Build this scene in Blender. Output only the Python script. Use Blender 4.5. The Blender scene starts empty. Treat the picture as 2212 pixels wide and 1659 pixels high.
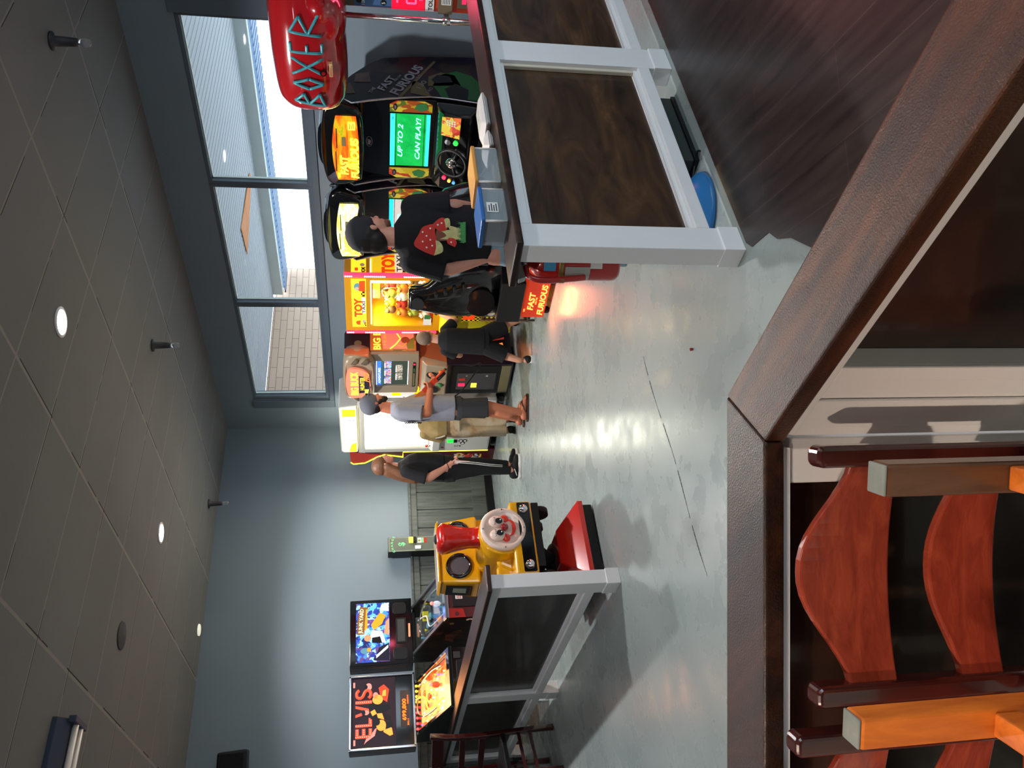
import bpy, bmesh, math, random
from mathutils import Vector, Matrix, Quaternion
R = math.radians
random.seed(7)
S = bpy.context.scene
COL = S.collection
# ---------------------------------------------------------------- camera
F_PX = 1736.46
cam_d = bpy.data.cameras.new('camera'); cam = bpy.data.objects.new('camera', cam_d); COL.objects.link(cam)
_p, _r, _y = R(9.75017749), R(0.50237018), R(37.45375508)
_f0 = Vector((math.sin(_y), math.cos(_y), 0)); _rt = Vector((math.cos(_y), -math.sin(_y), 0))
_fw = _f0 * math.cos(_p) + Vector((0, 0, -math.sin(_p)))
_dn = Vector((0, 0, -1)) * math.cos(_p) - _f0 * math.sin(_p)
_ru = _rt * math.cos(_r) + _dn * math.sin(_r); _dd = -_rt * math.sin(_r) + _dn * math.cos(_r)
# the phone was held upright and the file is stored on its side: the room's up is the picture's left
M = Matrix.Identity(4)
for i, v in enumerate((_dd, _ru, -_fw)):
    for k in range(3): M[k][i] = v[k]
M[2][3] = 1.5
cam.matrix_world = M
cam_d.sensor_fit = 'HORIZONTAL'; cam_d.sensor_width = 36; cam_d.lens = F_PX / 2212 * 36
cam_d.clip_start = 0.02; cam_d.clip_end = 200
S.camera = cam
# ---------------------------------------------------------------- world, view
S.view_settings.view_transform = 'Standard'; S.view_settings.look = 'None'
S.view_settings.exposure = 0.27; S.view_settings.gamma = 1.0; S.view_settings.use_curve_mapping = False
W = bpy.data.worlds.new('sky'); S.world = W; W.use_nodes = True
wb = W.node_tree.nodes['Background']; wb.inputs[0].default_value = (0.74, 0.88, 1.0, 1); wb.inputs[1].default_value = 3.6
S.cycles.max_bounces = 8; S.cycles.diffuse_bounces = 4; S.cycles.glossy_bounces = 4; S.cycles.transparent_max_bounces = 12
S.cycles.sample_clamp_indirect = 6.0
S.cycles.use_denoising = True
CEIL = 3.38; XW = 6.2; YB = 9.0; XL = -3.6; YF = -2.6
DOWNLIGHTS = [(3.54, 3.96), (3.575, 6.80), (3.55, 1.12), (0.72, 3.98), (0.72, 6.82), (0.72, 1.14), (-2.1, 3.98), (-2.1, 1.14), (0.72, -1.7), (3.55, -1.7)]
VISIBLE_LAMPS = 2
DL_POWER = [240, 280, 60, 60, 10, 34, 14, 420, 210, 40]
DL_ANG = [150, 150, 150, 140, 140, 110, 130, 106, 112, 140]
DL_COL = [(1.0, 0.98, 0.97)] * 5 + [(1.0, 0.86, 0.72), (1.0, 0.95, 0.9), (1.0, 0.80, 0.62), (1.0, 0.84, 0.68), (1.0, 0.95, 0.9)]
def spot(x, y, z, power, ang, blend, col, size=0.05):
    l = bpy.data.lights.new('downlight_beam', 'SPOT'); l.energy = power; l.spot_size = R(ang); l.spot_blend = blend
    l.color = col; l.shadow_soft_size = size
    o = bpy.data.objects.new('downlight_beam', l); o.location = (x, y, z); return o
# ---------------------------------------------------------------- colour helpers and materials
def lin(c):
    c = c / 255.0
    return c / 12.92 if c <= 0.04045 else ((c + 0.055) / 1.055) ** 2.4
def rgb(t): return (lin(t[0]), lin(t[1]), lin(t[2]), 1)
MATS = {}
def new_mat(name):
    m = bpy.data.materials.new(name); m.use_nodes = True; nt = m.node_tree
    return m, nt, nt.nodes['Principled BSDF']
def mat(name, c, rough=0.5, metal=0.0, coat=0.0, emis=None, es=0.0, var=0.06, vscale=9.0, bump=0.0, bscale=40.0, trans=0.0, ior=1.45, spec=None, alpha=None):
    if name in MATS: return MATS[name]
    m, nt, b = new_mat(name)
    col = rgb(c)
    if var > 0:
        tc = nt.nodes.new('ShaderNodeTexCoord'); n = nt.nodes.new('ShaderNodeTexNoise'); n.inputs['Scale'].default_value = vscale; n.inputs['Detail'].default_value = 4
        mx = nt.nodes.new('ShaderNodeMixRGB'); mx.inputs[1].default_value = tuple(min(1, k * (1 + var)) for k in col[:3]) + (1,); mx.inputs[2].default_value = tuple(k * (1 - 1.6 * var) for k in col[:3]) + (1,)
        nt.links.new(tc.outputs['Object'], n.inputs['Vector']); nt.links.new(n.outputs['Fac'], mx.inputs[0]); nt.links.new(mx.outputs[0], b.inputs['Base Color'])
    else: b.inputs['Base Color'].default_value = col
    b.inputs['Roughness'].default_value = rough; b.inputs['Metallic'].default_value = metal
    b.inputs['Coat Weight'].default_value = coat; b.inputs['Coat Roughness'].default_value = 0.05
    b.inputs['Transmission Weight'].default_value = trans; b.inputs['IOR'].default_value = ior
    if spec is not None: b.inputs['Specular IOR Level'].default_value = spec
    if alpha is not None: b.inputs['Alpha'].default_value = alpha
    if emis: b.inputs['Emission Color'].default_value = rgb(emis); b.inputs['Emission Strength'].default_value = es
    if bump:
        tc = nt.nodes.new('ShaderNodeTexCoord'); n2 = nt.nodes.new('ShaderNodeTexNoise'); n2.inputs['Scale'].default_value = bscale; n2.inputs['Detail'].default_value = 5
        bp = nt.nodes.new('ShaderNodeBump'); bp.inputs['Strength'].default_value = bump; bp.inputs['Distance'].default_value = 0.01
        nt.links.new(tc.outputs['Object'], n2.inputs['Vector']); nt.links.new(n2.outputs['Fac'], bp.inputs['Height']); nt.links.new(bp.outputs[0], b.inputs['Normal'])
    MATS[name] = m; return m
def ramp(nt, stops, interp='LINEAR'):
    r = nt.nodes.new('ShaderNodeValToRGB'); r.color_ramp.interpolation = interp; e = r.color_ramp.elements
    e[0].position, e[0].color = stops[0][0], rgb(stops[0][1]); e[1].position, e[1].color = stops[-1][0], rgb(stops[-1][1])
    for p, c in stops[1:-1]:
        k = e.new(p); k.color = rgb(c)
    return r
def noise_mat(name, stops, scale=(1, 1, 1), nscale=3.0, detail=8, rough=0.35, coat=0.0, dist=0.4, bump=0.0, rrange=None, bscale=None, interp='LINEAR', emis=0.0):
    """colour from stretched noise through a ramp: stained wood, plywood, wear"""
    if name in MATS: return MATS[name]
    m, nt, b = new_mat(name)
    tc = nt.nodes.new('ShaderNodeTexCoord'); mp = nt.nodes.new('ShaderNodeMapping'); mp.inputs['Scale'].default_value = scale
    n = nt.nodes.new('ShaderNodeTexNoise'); n.inputs['Scale'].default_value = nscale; n.inputs['Detail'].default_value = detail; n.inputs['Distortion'].default_value = dist; n.inputs['Roughness'].default_value = 0.62
    r = ramp(nt, stops, interp)
    L = nt.links.new
    L(tc.outputs['Object'], mp.inputs[0]); L(mp.outputs[0], n.inputs['Vector']); L(n.outputs['Fac'], r.inputs[0]); L(r.outputs[0], b.inputs['Base Color'])
    b.inputs['Roughness'].default_value = rough; b.inputs['Coat Weight'].default_value = coat; b.inputs['Coat Roughness'].default_value = 0.08
    if emis: L(r.outputs[0], b.inputs['Emission Color']); b.inputs['Emission Strength'].default_value = emis
    if bump:
        n2 = nt.nodes.new('ShaderNodeTexNoise'); n2.inputs['Scale'].default_value = bscale or nscale * 8; n2.inputs['Detail'].default_value = 3
        bp = nt.nodes.new('ShaderNodeBump'); bp.inputs['Strength'].default_value = bump; bp.inputs['Distance'].default_value = 0.004
        L(tc.outputs['Object'], n2.inputs['Vector']); L(n2.outputs['Fac'], bp.inputs['Height']); L(bp.outputs[0], b.inputs['Normal']); L(bp.outputs[0], b.inputs['Coat Normal'])
    MATS[name] = m; return m
def art_mat(name, cols, scale=6.0, emis=0.0, rough=0.35, stretch=(1, 1, 1), dist=0.25):
    """busy printed artwork: distorted voronoi patches in a limited palette"""
    if name in MATS: return MATS[name]
    m, nt, b = new_mat(name); L = nt.links.new
    tc = nt.nodes.new('ShaderNodeTexCoord'); mp = nt.nodes.new('ShaderNodeMapping'); mp.inputs['Scale'].default_value = stretch
    n = nt.nodes.new('ShaderNodeTexNoise'); n.inputs['Scale'].default_value = scale * 0.8; n.inputs['Detail'].default_value = 3
    ad = nt.nodes.new('ShaderNodeMixRGB'); ad.blend_type = 'ADD'; ad.inputs[0].default_value = dist
    v = nt.nodes.new('ShaderNodeTexVoronoi'); v.inputs['Scale'].default_value = scale
    sp = nt.nodes.new('ShaderNodeSeparateColor')
    st = [(i / len(cols), c) for i, c in enumerate(cols)]
    r = ramp(nt, st + [(1.0, cols[-1])], 'CONSTANT')
    L(tc.outputs['Object'], mp.inputs[0]); L(mp.outputs[0], n.inputs['Vector']); L(mp.outputs[0], ad.inputs[1]); L(n.outputs['Color'], ad.inputs[2])
    L(ad.outputs[0], v.inputs['Vector']); L(v.outputs['Color'], sp.inputs[0]); L(sp.outputs[0], r.inputs[0]); L(r.outputs[0], b.inputs['Base Color'])
    b.inputs['Roughness'].default_value = rough
    if emis: L(r.outputs[0], b.inputs['Emission Color']); b.inputs['Emission Strength'].default_value = emis
    MATS[name] = m; return m
def check_mat(name, c1, c2, scale, emis=0.0):
    if name in MATS: return MATS[name]
    m, nt, b = new_mat(name); L = nt.links.new
    tc = nt.nodes.new('ShaderNodeTexCoord'); ck = nt.nodes.new('ShaderNodeTexChecker'); ck.inputs['Scale'].default_value = scale
    mp = nt.nodes.new('ShaderNodeMapping'); mp.inputs['Location'].default_value = (0.013, 0.017, 0.011)
    ck.inputs[1].default_value = rgb(c1); ck.inputs[2].default_value = rgb(c2)
    L(tc.outputs['Object'], mp.inputs[0]); L(mp.outputs[0], ck.inputs[0]); L(ck.outputs[0], b.inputs['Base Color']); b.inputs['Roughness'].default_value = 0.4
    if emis: L(ck.outputs[0], b.inputs['Emission Color']); b.inputs['Emission Strength'].default_value = emis
    MATS[name] = m; return m
def glow(name, c, s): return mat(name, c, rough=0.4, emis=c, es=s, var=0)
# ---------------------------------------------------------------- mesh builder
_glyph = {}
class MB:
    def __init__(s): s.v = []; s.f = []; s.m = []; s.sm = []; s.mats = []
    def mi(s, m):
        if m not in s.mats: s.mats.append(m)
        return s.mats.index(m)
    def add(s, vs, fs, m, smooth=False):
        o = len(s.v); s.v += [tuple(p) for p in vs]; k = s.mi(m)
        for f in fs: s.f.append(tuple(i + o for i in f)); s.m.append(k); s.sm.append(smooth)
        return s
    def box(s, x0, x1, y0, y1, z0, z1, m):
        v = [(x0, y0, z0), (x1, y0, z0), (x1, y1, z0), (x0, y1, z0), (x0, y0, z1), (x1, y0, z1), (x1, y1, z1), (x0, y1, z1)]
        return s.add(v, [(0, 3, 2, 1), (4, 5, 6, 7), (0, 1, 5, 4), (1, 2, 6, 5), (2, 3, 7, 6), (3, 0, 4, 7)], m)
    def prism(s, poly, ax, a, b, m):
        """poly in the plane across ax ('x': (y,z), 'y': (x,z), 'z': (x,y)), from a to b"""
        def P(p, t): return {'x': (t, p[0], p[1]), 'y': (p[0], t, p[1]), 'z': (p[0], p[1], t)}[ax]
        n = len(poly); v = [P(p, a) for p in poly] + [P(p, b) for p in poly]
        fs = [tuple(range(n)), tuple(range(2 * n - 1, n - 1, -1))] + [(i, (i + 1) % n, n + (i + 1) % n, n + i) for i in range(n)]
        return s.add(v, fs, m)
    def frust(s, lo, hi, m):
        """four-sided solid between two rectangles (x0,x1,y0,y1,z)"""
        v = []
        for q in (lo, hi): v += [(q[0], q[2], q[4]), (q[1], q[2], q[4]), (q[1], q[3], q[4]), (q[0], q[3], q[4])]
        return s.add(v, [(0, 3, 2, 1), (4, 5, 6, 7), (0, 1, 5, 4), (1, 2, 6, 5), (2, 3, 7, 6), (3, 0, 4, 7)], m)
    def hexa(s, v, m):
        return s.add(v, [(0, 3, 2, 1), (4, 5, 6, 7), (0, 1, 5, 4), (1, 2, 6, 5), (2, 3, 7, 6), (3, 0, 4, 7)], m)
    def rings(s, rings, m, cap=True, closed=False, smooth=True):
        n = len(rings[0]); v = [p for r_ in rings for p in r_]; fs = []
        k = len(rings)
        for i in range(k if closed else k - 1):
            a, b = i * n, ((i + 1) % k) * n
            for j in range(n): fs.append((a + j, a + (j + 1) % n, b + (j + 1) % n, b + j))
        s.add(v, fs, m, smooth)
        if cap and not closed:
            s.add(rings[0], [tuple(range(n - 1, -1, -1))], m); s.add(rings[-1], [tuple(range(n))], m)
        return s
    def cyl(s, p0, p1, r0, r1, m, n=16, smooth=True):
        p0, p1 = Vector(p0), Vector(p1); d = (p1 - p0).normalized(); u = d.orthogonal().normalized(); w = d.cross(u)
        ring = lambda c, r_: [c + (u * math.cos(2 * math.pi * i / n) + w * math.sin(2 * math.pi * i / n)) * r_ for i in range(n)]
        return s.rings([ring(p0, r0), ring(p1, r1)], m, True, False, smooth)
    def lathe(s, c, d, prof, m, n=24):
        """prof: (radius, distance along d) pairs"""
        c = Vector(c); d = Vector(d).normalized(); u = d.orthogonal().normalized(); w = d.cross(u)
        return s.rings([[c + d * h + (u * math.cos(2 * math.pi * i / n) + w * math.sin(2 * math.pi * i / n)) * max(r_, 1e-4) for i in range(n)] for r_, h in prof], m)
    def tube(s, pts, r_, m, n=8, closed=False):
        pts = [Vector(p) for p in pts]; k = len(pts); rr = []
        up = None
        for i, p in enumerate(pts):
            a = pts[i - 1] if (i > 0 or closed) else p; b = pts[(i + 1) % k] if (i < k - 1 or closed) else p
            d = (b - a).normalized()
            if up is None: up = d.orthogonal().normalized()
            up = (up - d * up.dot(d)).normalized(); w = d.cross(up)
            q = r_[i] if isinstance(r_, (list, tuple)) else r_
            rr.append([p + (up * math.cos(2 * math.pi * j / n) + w * math.sin(2 * math.pi * j / n)) * q for j in range(n)])
        return s.rings(rr, m, True, closed)
    def ell(s, c, r_, m, rot=None, nu=14, nv=9):
        c = Vector(c); v = []; fs = []
        for i in range(nv + 1):
            t = math.pi * i / nv
            for j in range(nu):
                a = 2 * math.pi * j / nu
                p = Vector((r_[0] * math.sin(t) * math.cos(a), r_[1] * math.sin(t) * math.sin(a), r_[2] * math.cos(t)))
                if rot is not None: p = rot @ p
                v.append(c + p)
        for i in range(nv):
            for j in range(nu): fs.append((i * nu + j, i * nu + (j + 1) % nu, (i + 1) * nu + (j + 1) % nu, (i + 1) * nu + j))
        return s.add(v, fs, m, True)
    def disc(s, c, n_, r_, m, t=0.004, n=24, ry=None, up=None):
        """flat raised disc (ellipse) with normal n_"""
        c = Vector(c); d = Vector(n_).normalized(); u = Vector(up).normalized() if up else Vector((0, 0, 1)); u = (u - d * u.dot(d)).normalized(); w = u.cross(d)
        ry = ry or r_
        ring = lambda h: [c + d * h + w * math.cos(2 * math.pi * i / n) * r_ + u * math.sin(2 * math.pi * i / n) * ry for i in range(n)]
        return s.rings([ring(0), ring(t)], m, True, False, False)
    def flat(s, poly, y, m, t=0.004):
        """raised flat shape on a face looking to -y; poly in (x,z)"""
        return s.prism(poly, 'y', y - t, y, m)
    def scribble(s, x0, x1, z0, z1, n, y, m):
        """rows of tiny unreadable print on a -y face"""
        h = (z1 - z0) / n
        for k in range(n):
            w_ = (x1 - x0) * (0.95 if k % 2 == 0 else 0.75); s.box(x0, x0 + w_, y - 0.0008, y, z0 + h * k + h * 0.3, z0 + h * k + h * 0.7, m)
        return s
    def text(s, txt, size, o, m, right=(1, 0, 0), up=(0, 0, 1), depth=0.003, bold=0.0, width=None, align='LEFT', shear=0.0):
        key = (txt, bold, shear)
        if key not in _glyph:
            cu = bpy.data.curves.new('lettering', 'FONT'); cu.body = txt; cu.size = 1.0; cu.offset = bold; cu.shear = shear; cu.resolution_u = 3; cu.extrude = 0.0
            ob = bpy.data.objects.new('lettering', cu); COL.objects.link(ob); bpy.context.view_layer.update()
            dg = bpy.context.evaluated_depsgraph_get(); me = bpy.data.meshes.new_from_object(ob.evaluated_get(dg))
            _glyph[key] = ([tuple(v.co) for v in me.vertices], [tuple(p.vertices) for p in me.polygons])
            bpy.data.objects.remove(ob); bpy.data.curves.remove(cu); bpy.data.meshes.remove(me)
        vs, fs = _glyph[key]
        if not vs: return s
        x0 = min(v[0] for v in vs); x1 = max(v[0] for v in vs)
        kx = (width / (x1 - x0)) if width else size
        r_ = Vector(right).normalized(); u = Vector(up).normalized(); n = r_.cross(u); o = Vector(o)
        sh = {'LEFT': -x0, 'CENTER': -(x0 + x1) / 2, 'RIGHT': -x1}[align]
        top = [o + r_ * ((v[0] + sh) * kx) + u * (v[1] * size) + n * depth for v in vs]
        return s.add(top, fs, m)
    def build(s, name, parent=None, bevel=0.0, seg=2, sub=0, remesh=0.0, smooth_it=0, loc=None):
        me = bpy.data.meshes.new(name); me.from_pydata(s.v, [], s.f); me.update()
        for m in s.mats: me.materials.append(MATS[m] if isinstance(m, str) else m)
        me.polygons.foreach_set('material_index', s.m); me.polygons.foreach_set('use_smooth', s.sm)
        bm = bmesh.new(); bm.from_mesh(me); bmesh.ops.remove_doubles(bm, verts=bm.verts, dist=1e-5)
        if not remesh: bmesh.ops.recalc_face_normals(bm, faces=bm.faces)
        bm.to_mesh(me); bm.free()
        o = bpy.data.objects.new(name, me); COL.objects.link(o)
        if parent: o.parent = parent
        if loc: o.location = loc
        if remesh:
            r_ = o.modifiers.new('remesh', 'REMESH'); r_.mode = 'VOXEL'; r_.voxel_size = remesh; r_.use_smooth_shade = True
        if smooth_it:
            q = o.modifiers.new('smooth', 'SMOOTH'); q.factor = 0.5; q.iterations = smooth_it
        if sub:
            q = o.modifiers.new('sub', 'SUBSURF'); q.levels = sub; q.render_levels = sub
        if bevel:
            q = o.modifiers.new('bevel', 'BEVEL'); q.width = bevel; q.segments = seg; q.limit_method = 'ANGLE'; q.angle_limit = R(40); q.harden_normals = False
        return o
def tag(o, label, cat, group=None, kind=None):
    if label: o['label'] = label
    if cat: o['category'] = cat
    if group: o['group'] = group
    if kind: o['kind'] = kind
    return o
def thing(name, label, cat, loc=(0, 0, 0), rz=0.0, group=None):
    o = bpy.data.objects.new(name, None); COL.objects.link(o); o.empty_display_size = 0.1
    o.location = loc; o.rotation_euler = (0, 0, rz); return tag(o, label, cat, group)
def struct(o): o['kind'] = 'structure'; return o
def dup(o, parent=None):
    c = o.copy(); COL.objects.link(c); c.parent = parent
    for ch in o.children: dup(ch, c)
    return c
def rrect(x0, x1, z0, z1, r_, n=5):
    pts = []
    for cx, cz, a0 in ((x1 - r_, z0 + r_, -90), (x1 - r_, z1 - r_, 0), (x0 + r_, z1 - r_, 90), (x0 + r_, z0 + r_, 180)):
        for i in range(n): a = R(a0 + 90 * i / (n - 1)); pts.append((cx + r_ * math.cos(a), cz + r_ * math.sin(a)))
    return pts
def spline(pts, n=8):
    """Catmull-Rom through 2-d or 3-d points"""
    P = [Vector(p) for p in pts]; out = []
    for i in range(len(P) - 1):
        a = P[max(i - 1, 0)]; b = P[i]; c = P[i + 1]; d = P[min(i + 2, len(P) - 1)]
        for k in range(n):
            t = k / n; out.append(0.5 * ((2 * b) + (c - a) * t + (2 * a - 5 * b + 4 * c - d) * t * t + (-a + 3 * b - 3 * c + d) * t ** 3))
    out.append(P[-1]); return [tuple(p) for p in out]
# ---------------------------------------------------------------- surfaces of the room
def floor_mat():
    m, nt, b = new_mat('painted_concrete'); L = nt.links.new
    tc = nt.nodes.new('ShaderNodeTexCoord')
    n = nt.nodes.new('ShaderNodeTexNoise'); n.inputs['Scale'].default_value = 1.3; n.inputs['Detail'].default_value = 6
    r = ramp(nt, [(0.25, (138, 149, 149)), (0.5, (150, 161, 160)), (0.75, (159, 169, 167))])
    n2 = nt.nodes.new('ShaderNodeTexNoise'); n2.inputs['Scale'].default_value = 38; n2.inputs['Detail'].default_value = 6; n2.inputs['Roughness'].default_value = 0.75
    r2 = ramp(nt, [(0.0, (70, 70, 66)), (0.27, (235, 235, 235)), (1.0, (255, 255, 255))])
    mx = nt.nodes.new('ShaderNodeMixRGB'); mx.blend_type = 'MULTIPLY'; mx.inputs[0].default_value = 0.8
    L(tc.outputs['Object'], n.inputs['Vector']); L(tc.outputs['Object'], n2.inputs['Vector']); L(n.outputs['Fac'], r.inputs[0]); L(n2.outputs['Fac'], r2.inputs[0])
    L(r.outputs[0], mx.inputs[1]); L(r2.outputs[0], mx.inputs[2]); L(mx.outputs[0], b.inputs['Base Color'])
    mr = nt.nodes.new('ShaderNodeMapRange'); mr.inputs[1].default_value = 0.3; mr.inputs[2].default_value = 0.7; mr.inputs[3].default_value = 0.2; mr.inputs[4].default_value = 0.38
    n3 = nt.nodes.new('ShaderNodeTexNoise'); n3.inputs['Scale'].default_value = 5; n3.inputs['Detail'].default_value = 8
    L(tc.outputs['Object'], n3.inputs['Vector']); L(n3.outputs['Fac'], mr.inputs[0]); L(mr.outputs[0], b.inputs['Roughness'])
    bp = nt.nodes.new('ShaderNodeBump'); bp.inputs['Strength'].default_value = 0.05; bp.inputs['Distance'].default_value = 0.003
    n4 = nt.nodes.new('ShaderNodeTexNoise'); n4.inputs['Scale'].default_value = 14; n4.inputs['Detail'].default_value = 6
    L(tc.outputs['Object'], n4.inputs['Vector']); L(n4.outputs['Fac'], bp.inputs['Height']); L(bp.outputs[0], b.inputs['Normal'])
    MATS['painted_concrete'] = m
def ceiling_mat():
    m, nt, b = new_mat('ceiling_tiles'); L = nt.links.new
    tc = nt.nodes.new('ShaderNodeTexCoord'); sp = nt.nodes.new('ShaderNodeSeparateXYZ'); L(tc.outputs['Object'], sp.inputs[0])
    def math_(op, a, bb=None, c=None):
        q = nt.nodes.new('ShaderNodeMath'); q.operation = op
        for i, v in enumerate((a, bb, c)):
            if v is None: continue
            if isinstance(v, (int, float)): q.inputs[i].default_value = v
            else: L(v, q.inputs[i])
        return q.outputs[0]
    def lines(o, off, pitch, half):
        a = math_('SUBTRACT', o, off); a = math_('DIVIDE', a, pitch); a = math_('ADD', a, 100.5); a = math_('FRACT', a); a = math_('SUBTRACT', a, 0.5); a = math_('ABSOLUTE', a); a = math_('MULTIPLY', a, pitch)
        return math_('LESS_THAN', a, half)
    lx = lines(sp.outputs[0], 2.982, 1.115, 0.011); ly = lines(sp.outputs[1], 4.176, 0.574, 0.006)
    ex = lines(sp.outputs[0], 2.998, 1.115, 0.005); ey = lines(sp.outputs[1], 4.187, 0.574, 0.0035)
    g = math_('MAXIMUM', lx, ly); e = math_('MAXIMUM', ex, ey)
    n = nt.nodes.new('ShaderNodeTexNoise'); n.inputs['Scale'].default_value = 0.9; n.inputs['Detail'].default_value = 3; L(tc.outputs['Object'], n.inputs['Vector'])
    r = ramp(nt, [(0.3, (112, 113, 112)), (0.7, (121, 121, 121))]); L(n.outputs['Fac'], r.inputs[0])
    n2 = nt.nodes.new('ShaderNodeTexNoise'); n2.inputs['Scale'].default_value = 2.1; L(tc.outputs['Object'], n2.inputs['Vector'])
    gap = math_('MULTIPLY', e, math_('GREATER_THAN', n2.outputs['Fac'], 0.5))
    m1 = nt.nodes.new('ShaderNodeMixRGB'); m1.inputs[2].default_value = rgb((138, 136, 130)); L(g, m1.inputs[0]); L(r.outputs[0], m1.inputs[1])
    m2 = nt.nodes.new('ShaderNodeMixRGB'); m2.inputs[2].default_value = rgb((52, 52, 50)); L(gap, m2.inputs[0]); L(m1.outputs[0], m2.inputs[1]); L(m2.outputs[0], b.inputs['Base Color'])
    b.inputs['Roughness'].default_value = 0.85; b.inputs['Specular IOR Level'].default_value = 0.2
    MATS['ceiling_tiles'] = m
def plank_mat():
    m, nt, b = new_mat('dark_planks'); L = nt.links.new
    tc = nt.nodes.new('ShaderNodeTexCoord'); mp = nt.nodes.new('ShaderNodeMapping'); mp.inputs['Rotation'].default_value = (0, 0, R(-62)); L(tc.outputs['Object'], mp.inputs[0])
    br = nt.nodes.new('ShaderNodeTexBrick'); br.inputs['Scale'].default_value = 1.0; br.inputs['Brick Width'].default_value = 1.1; br.inputs['Row Height'].default_value = 0.165; br.inputs['Mortar Size'].default_value = 0.0012; br.inputs['Mortar Smooth'].default_value = 0.3
    br.inputs['Color1'].default_value = rgb((70, 55, 52)); br.inputs['Color2'].default_value = rgb((62, 48, 46)); br.inputs['Mortar'].default_value = rgb((104, 84, 80))
    L(mp.outputs[0], br.inputs[0])
    mp2 = nt.nodes.new('ShaderNodeMapping'); mp2.inputs['Scale'].default_value = (1.5, 14, 1); L(mp.outputs[0], mp2.inputs[0])
    n = nt.nodes.new('ShaderNodeTexNoise'); n.inputs['Scale'].default_value = 1.6; n.inputs['Detail'].default_value = 7; L(mp2.outputs[0], n.inputs['Vector'])
    r = ramp(nt, [(0.3, (150, 150, 150)), (0.7, (245, 245, 245))]); L(n.outputs['Fac'], r.inputs[0])
    mx = nt.nodes.new('ShaderNodeMixRGB'); mx.blend_type = 'MULTIPLY'; mx.inputs[0].default_value = 1; L(br.outputs[0], mx.inputs[1]); L(r.outputs[0], mx.inputs[2]); L(mx.outputs[0], b.inputs['Base Color'])
    b.inputs['Roughness'].default_value = 0.33
    MATS['dark_planks'] = m
def brick_mat():
    m, nt, b = new_mat('tan_brick'); L = nt.links.new
    tc = nt.nodes.new('ShaderNodeTexCoord'); mp = nt.nodes.new('ShaderNodeMapping'); mp.inputs['Rotation'].default_value = (R(90), 0, 0); L(tc.outputs['Object'], mp.inputs[0])
    br = nt.nodes.new('ShaderNodeTexBrick'); br.inputs['Scale'].default_value = 1.0; br.inputs['Brick Width'].default_value = 0.36; br.inputs['Row Height'].default_value = 0.092; br.inputs['Mortar Size'].default_value = 0.005; br.inputs['Mortar Smooth'].default_value = 0.6
    br.inputs['Color1'].default_value = rgb((236, 204, 180)); br.inputs['Color2'].default_value = rgb((228, 196, 174)); br.inputs['Mortar'].default_value = rgb((150, 126, 112))
    L(mp.outputs[0], br.inputs[0]); L(br.outputs[0], b.inputs['Base Color']); b.inputs['Roughness'].default_value = 0.9
    MATS['tan_brick'] = m
def pane_mat(name, tint=(1, 1, 1), fac=1.0):
    m = bpy.data.materials.new(name); m.use_nodes = True; nt = m.node_tree; L = nt.links.new
    for n in list(nt.nodes): nt.nodes.remove(n)
    o = nt.nodes.new('ShaderNodeOutputMaterial'); t = nt.nodes.new('ShaderNodeBsdfTransparent'); g = nt.nodes.new('ShaderNodeBsdfGlossy'); x = nt.nodes.new('ShaderNodeMixShader'); f = nt.nodes.new('ShaderNodeMapRange'); lw = nt.nodes.new('ShaderNodeLayerWeight'); lw.inputs[0].default_value = 0.5; pw = nt.nodes.new('ShaderNodeMath'); pw.operation = 'POWER'; pw.inputs[1].default_value = 4.0; L(lw.outputs['Facing'], pw.inputs[0]); L(pw.outputs[0], f.inputs[0]); f.inputs[3].default_value = 0.04; f.inputs[4].default_value = 0.8
    t.inputs[0].default_value = tuple(tint) + (1,); g.inputs['Roughness'].default_value = 0.03
    L(f.outputs[0], x.inputs[0]); L(t.outputs[0], x.inputs[1]); L(g.outputs[0], x.inputs[2]); L(x.outputs[0], o.inputs[0])
    MATS[name] = m
floor_mat(); ceiling_mat(); plank_mat(); brick_mat(); pane_mat('clear_glass', (0.96, 0.98, 0.98)); pane_mat('smoky_glass', (0.75, 0.78, 0.78))
m = bpy.data.materials.new('frosted_plastic'); m.use_nodes = True; nt_ = m.node_tree; pb = nt_.nodes['Principled BSDF']; pb.inputs['Base Color'].default_value = rgb((206, 216, 222)); pb.inputs['Roughness'].default_value = 0.15; tb = nt_.nodes.new('ShaderNodeBsdfTransparent'); tb.inputs[0].default_value = (0.93, 0.95, 0.97, 1); mxs = nt_.nodes.new('ShaderNodeMixShader'); mxs.inputs[0].default_value = 0.26
nt_.links.new(tb.outputs[0], mxs.inputs[1]); nt_.links.new(pb.outputs[0], mxs.inputs[2]); nt_.links.new(mxs.outputs[0], nt_.nodes['Material Output'].inputs[0]); MATS['frosted_plastic'] = m
mat('wall_paint', (124, 138, 149), rough=0.5, var=0.03, vscale=1.5, bump=0.12, bscale=6)
mat('window_paint', (92, 104, 116), rough=0.45, var=0.04)
mat('soffit_paint', (196, 200, 206), rough=0.7, var=0.03, vscale=3)
mat('fascia_paint', (214, 220, 214), rough=0.6, var=0.08, vscale=5)
mat('asphalt', (205, 203, 200), rough=0.9)
mat('awning_metal', (150, 172, 205), rough=0.5)
mat('sunlit_orange_wood', (235, 150, 90), rough=0.7, var=0.25, vscale=6, emis=(255, 165, 100), es=0.0)
noise_mat('wainscot_paint', [(0.3, (58, 63, 61)), (0.5, (80, 86, 82)), (0.7, (96, 101, 96))], scale=(9, 9, 0.6), nscale=3, rough=0.5, bump=0.3)
mat('white_paint', (236, 235, 236), rough=0.42, var=0.05, vscale=4, bump=0.06, bscale=30)
mat('cream_paint', (214, 204, 186), rough=0.45, var=0.05, vscale=4)
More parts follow.
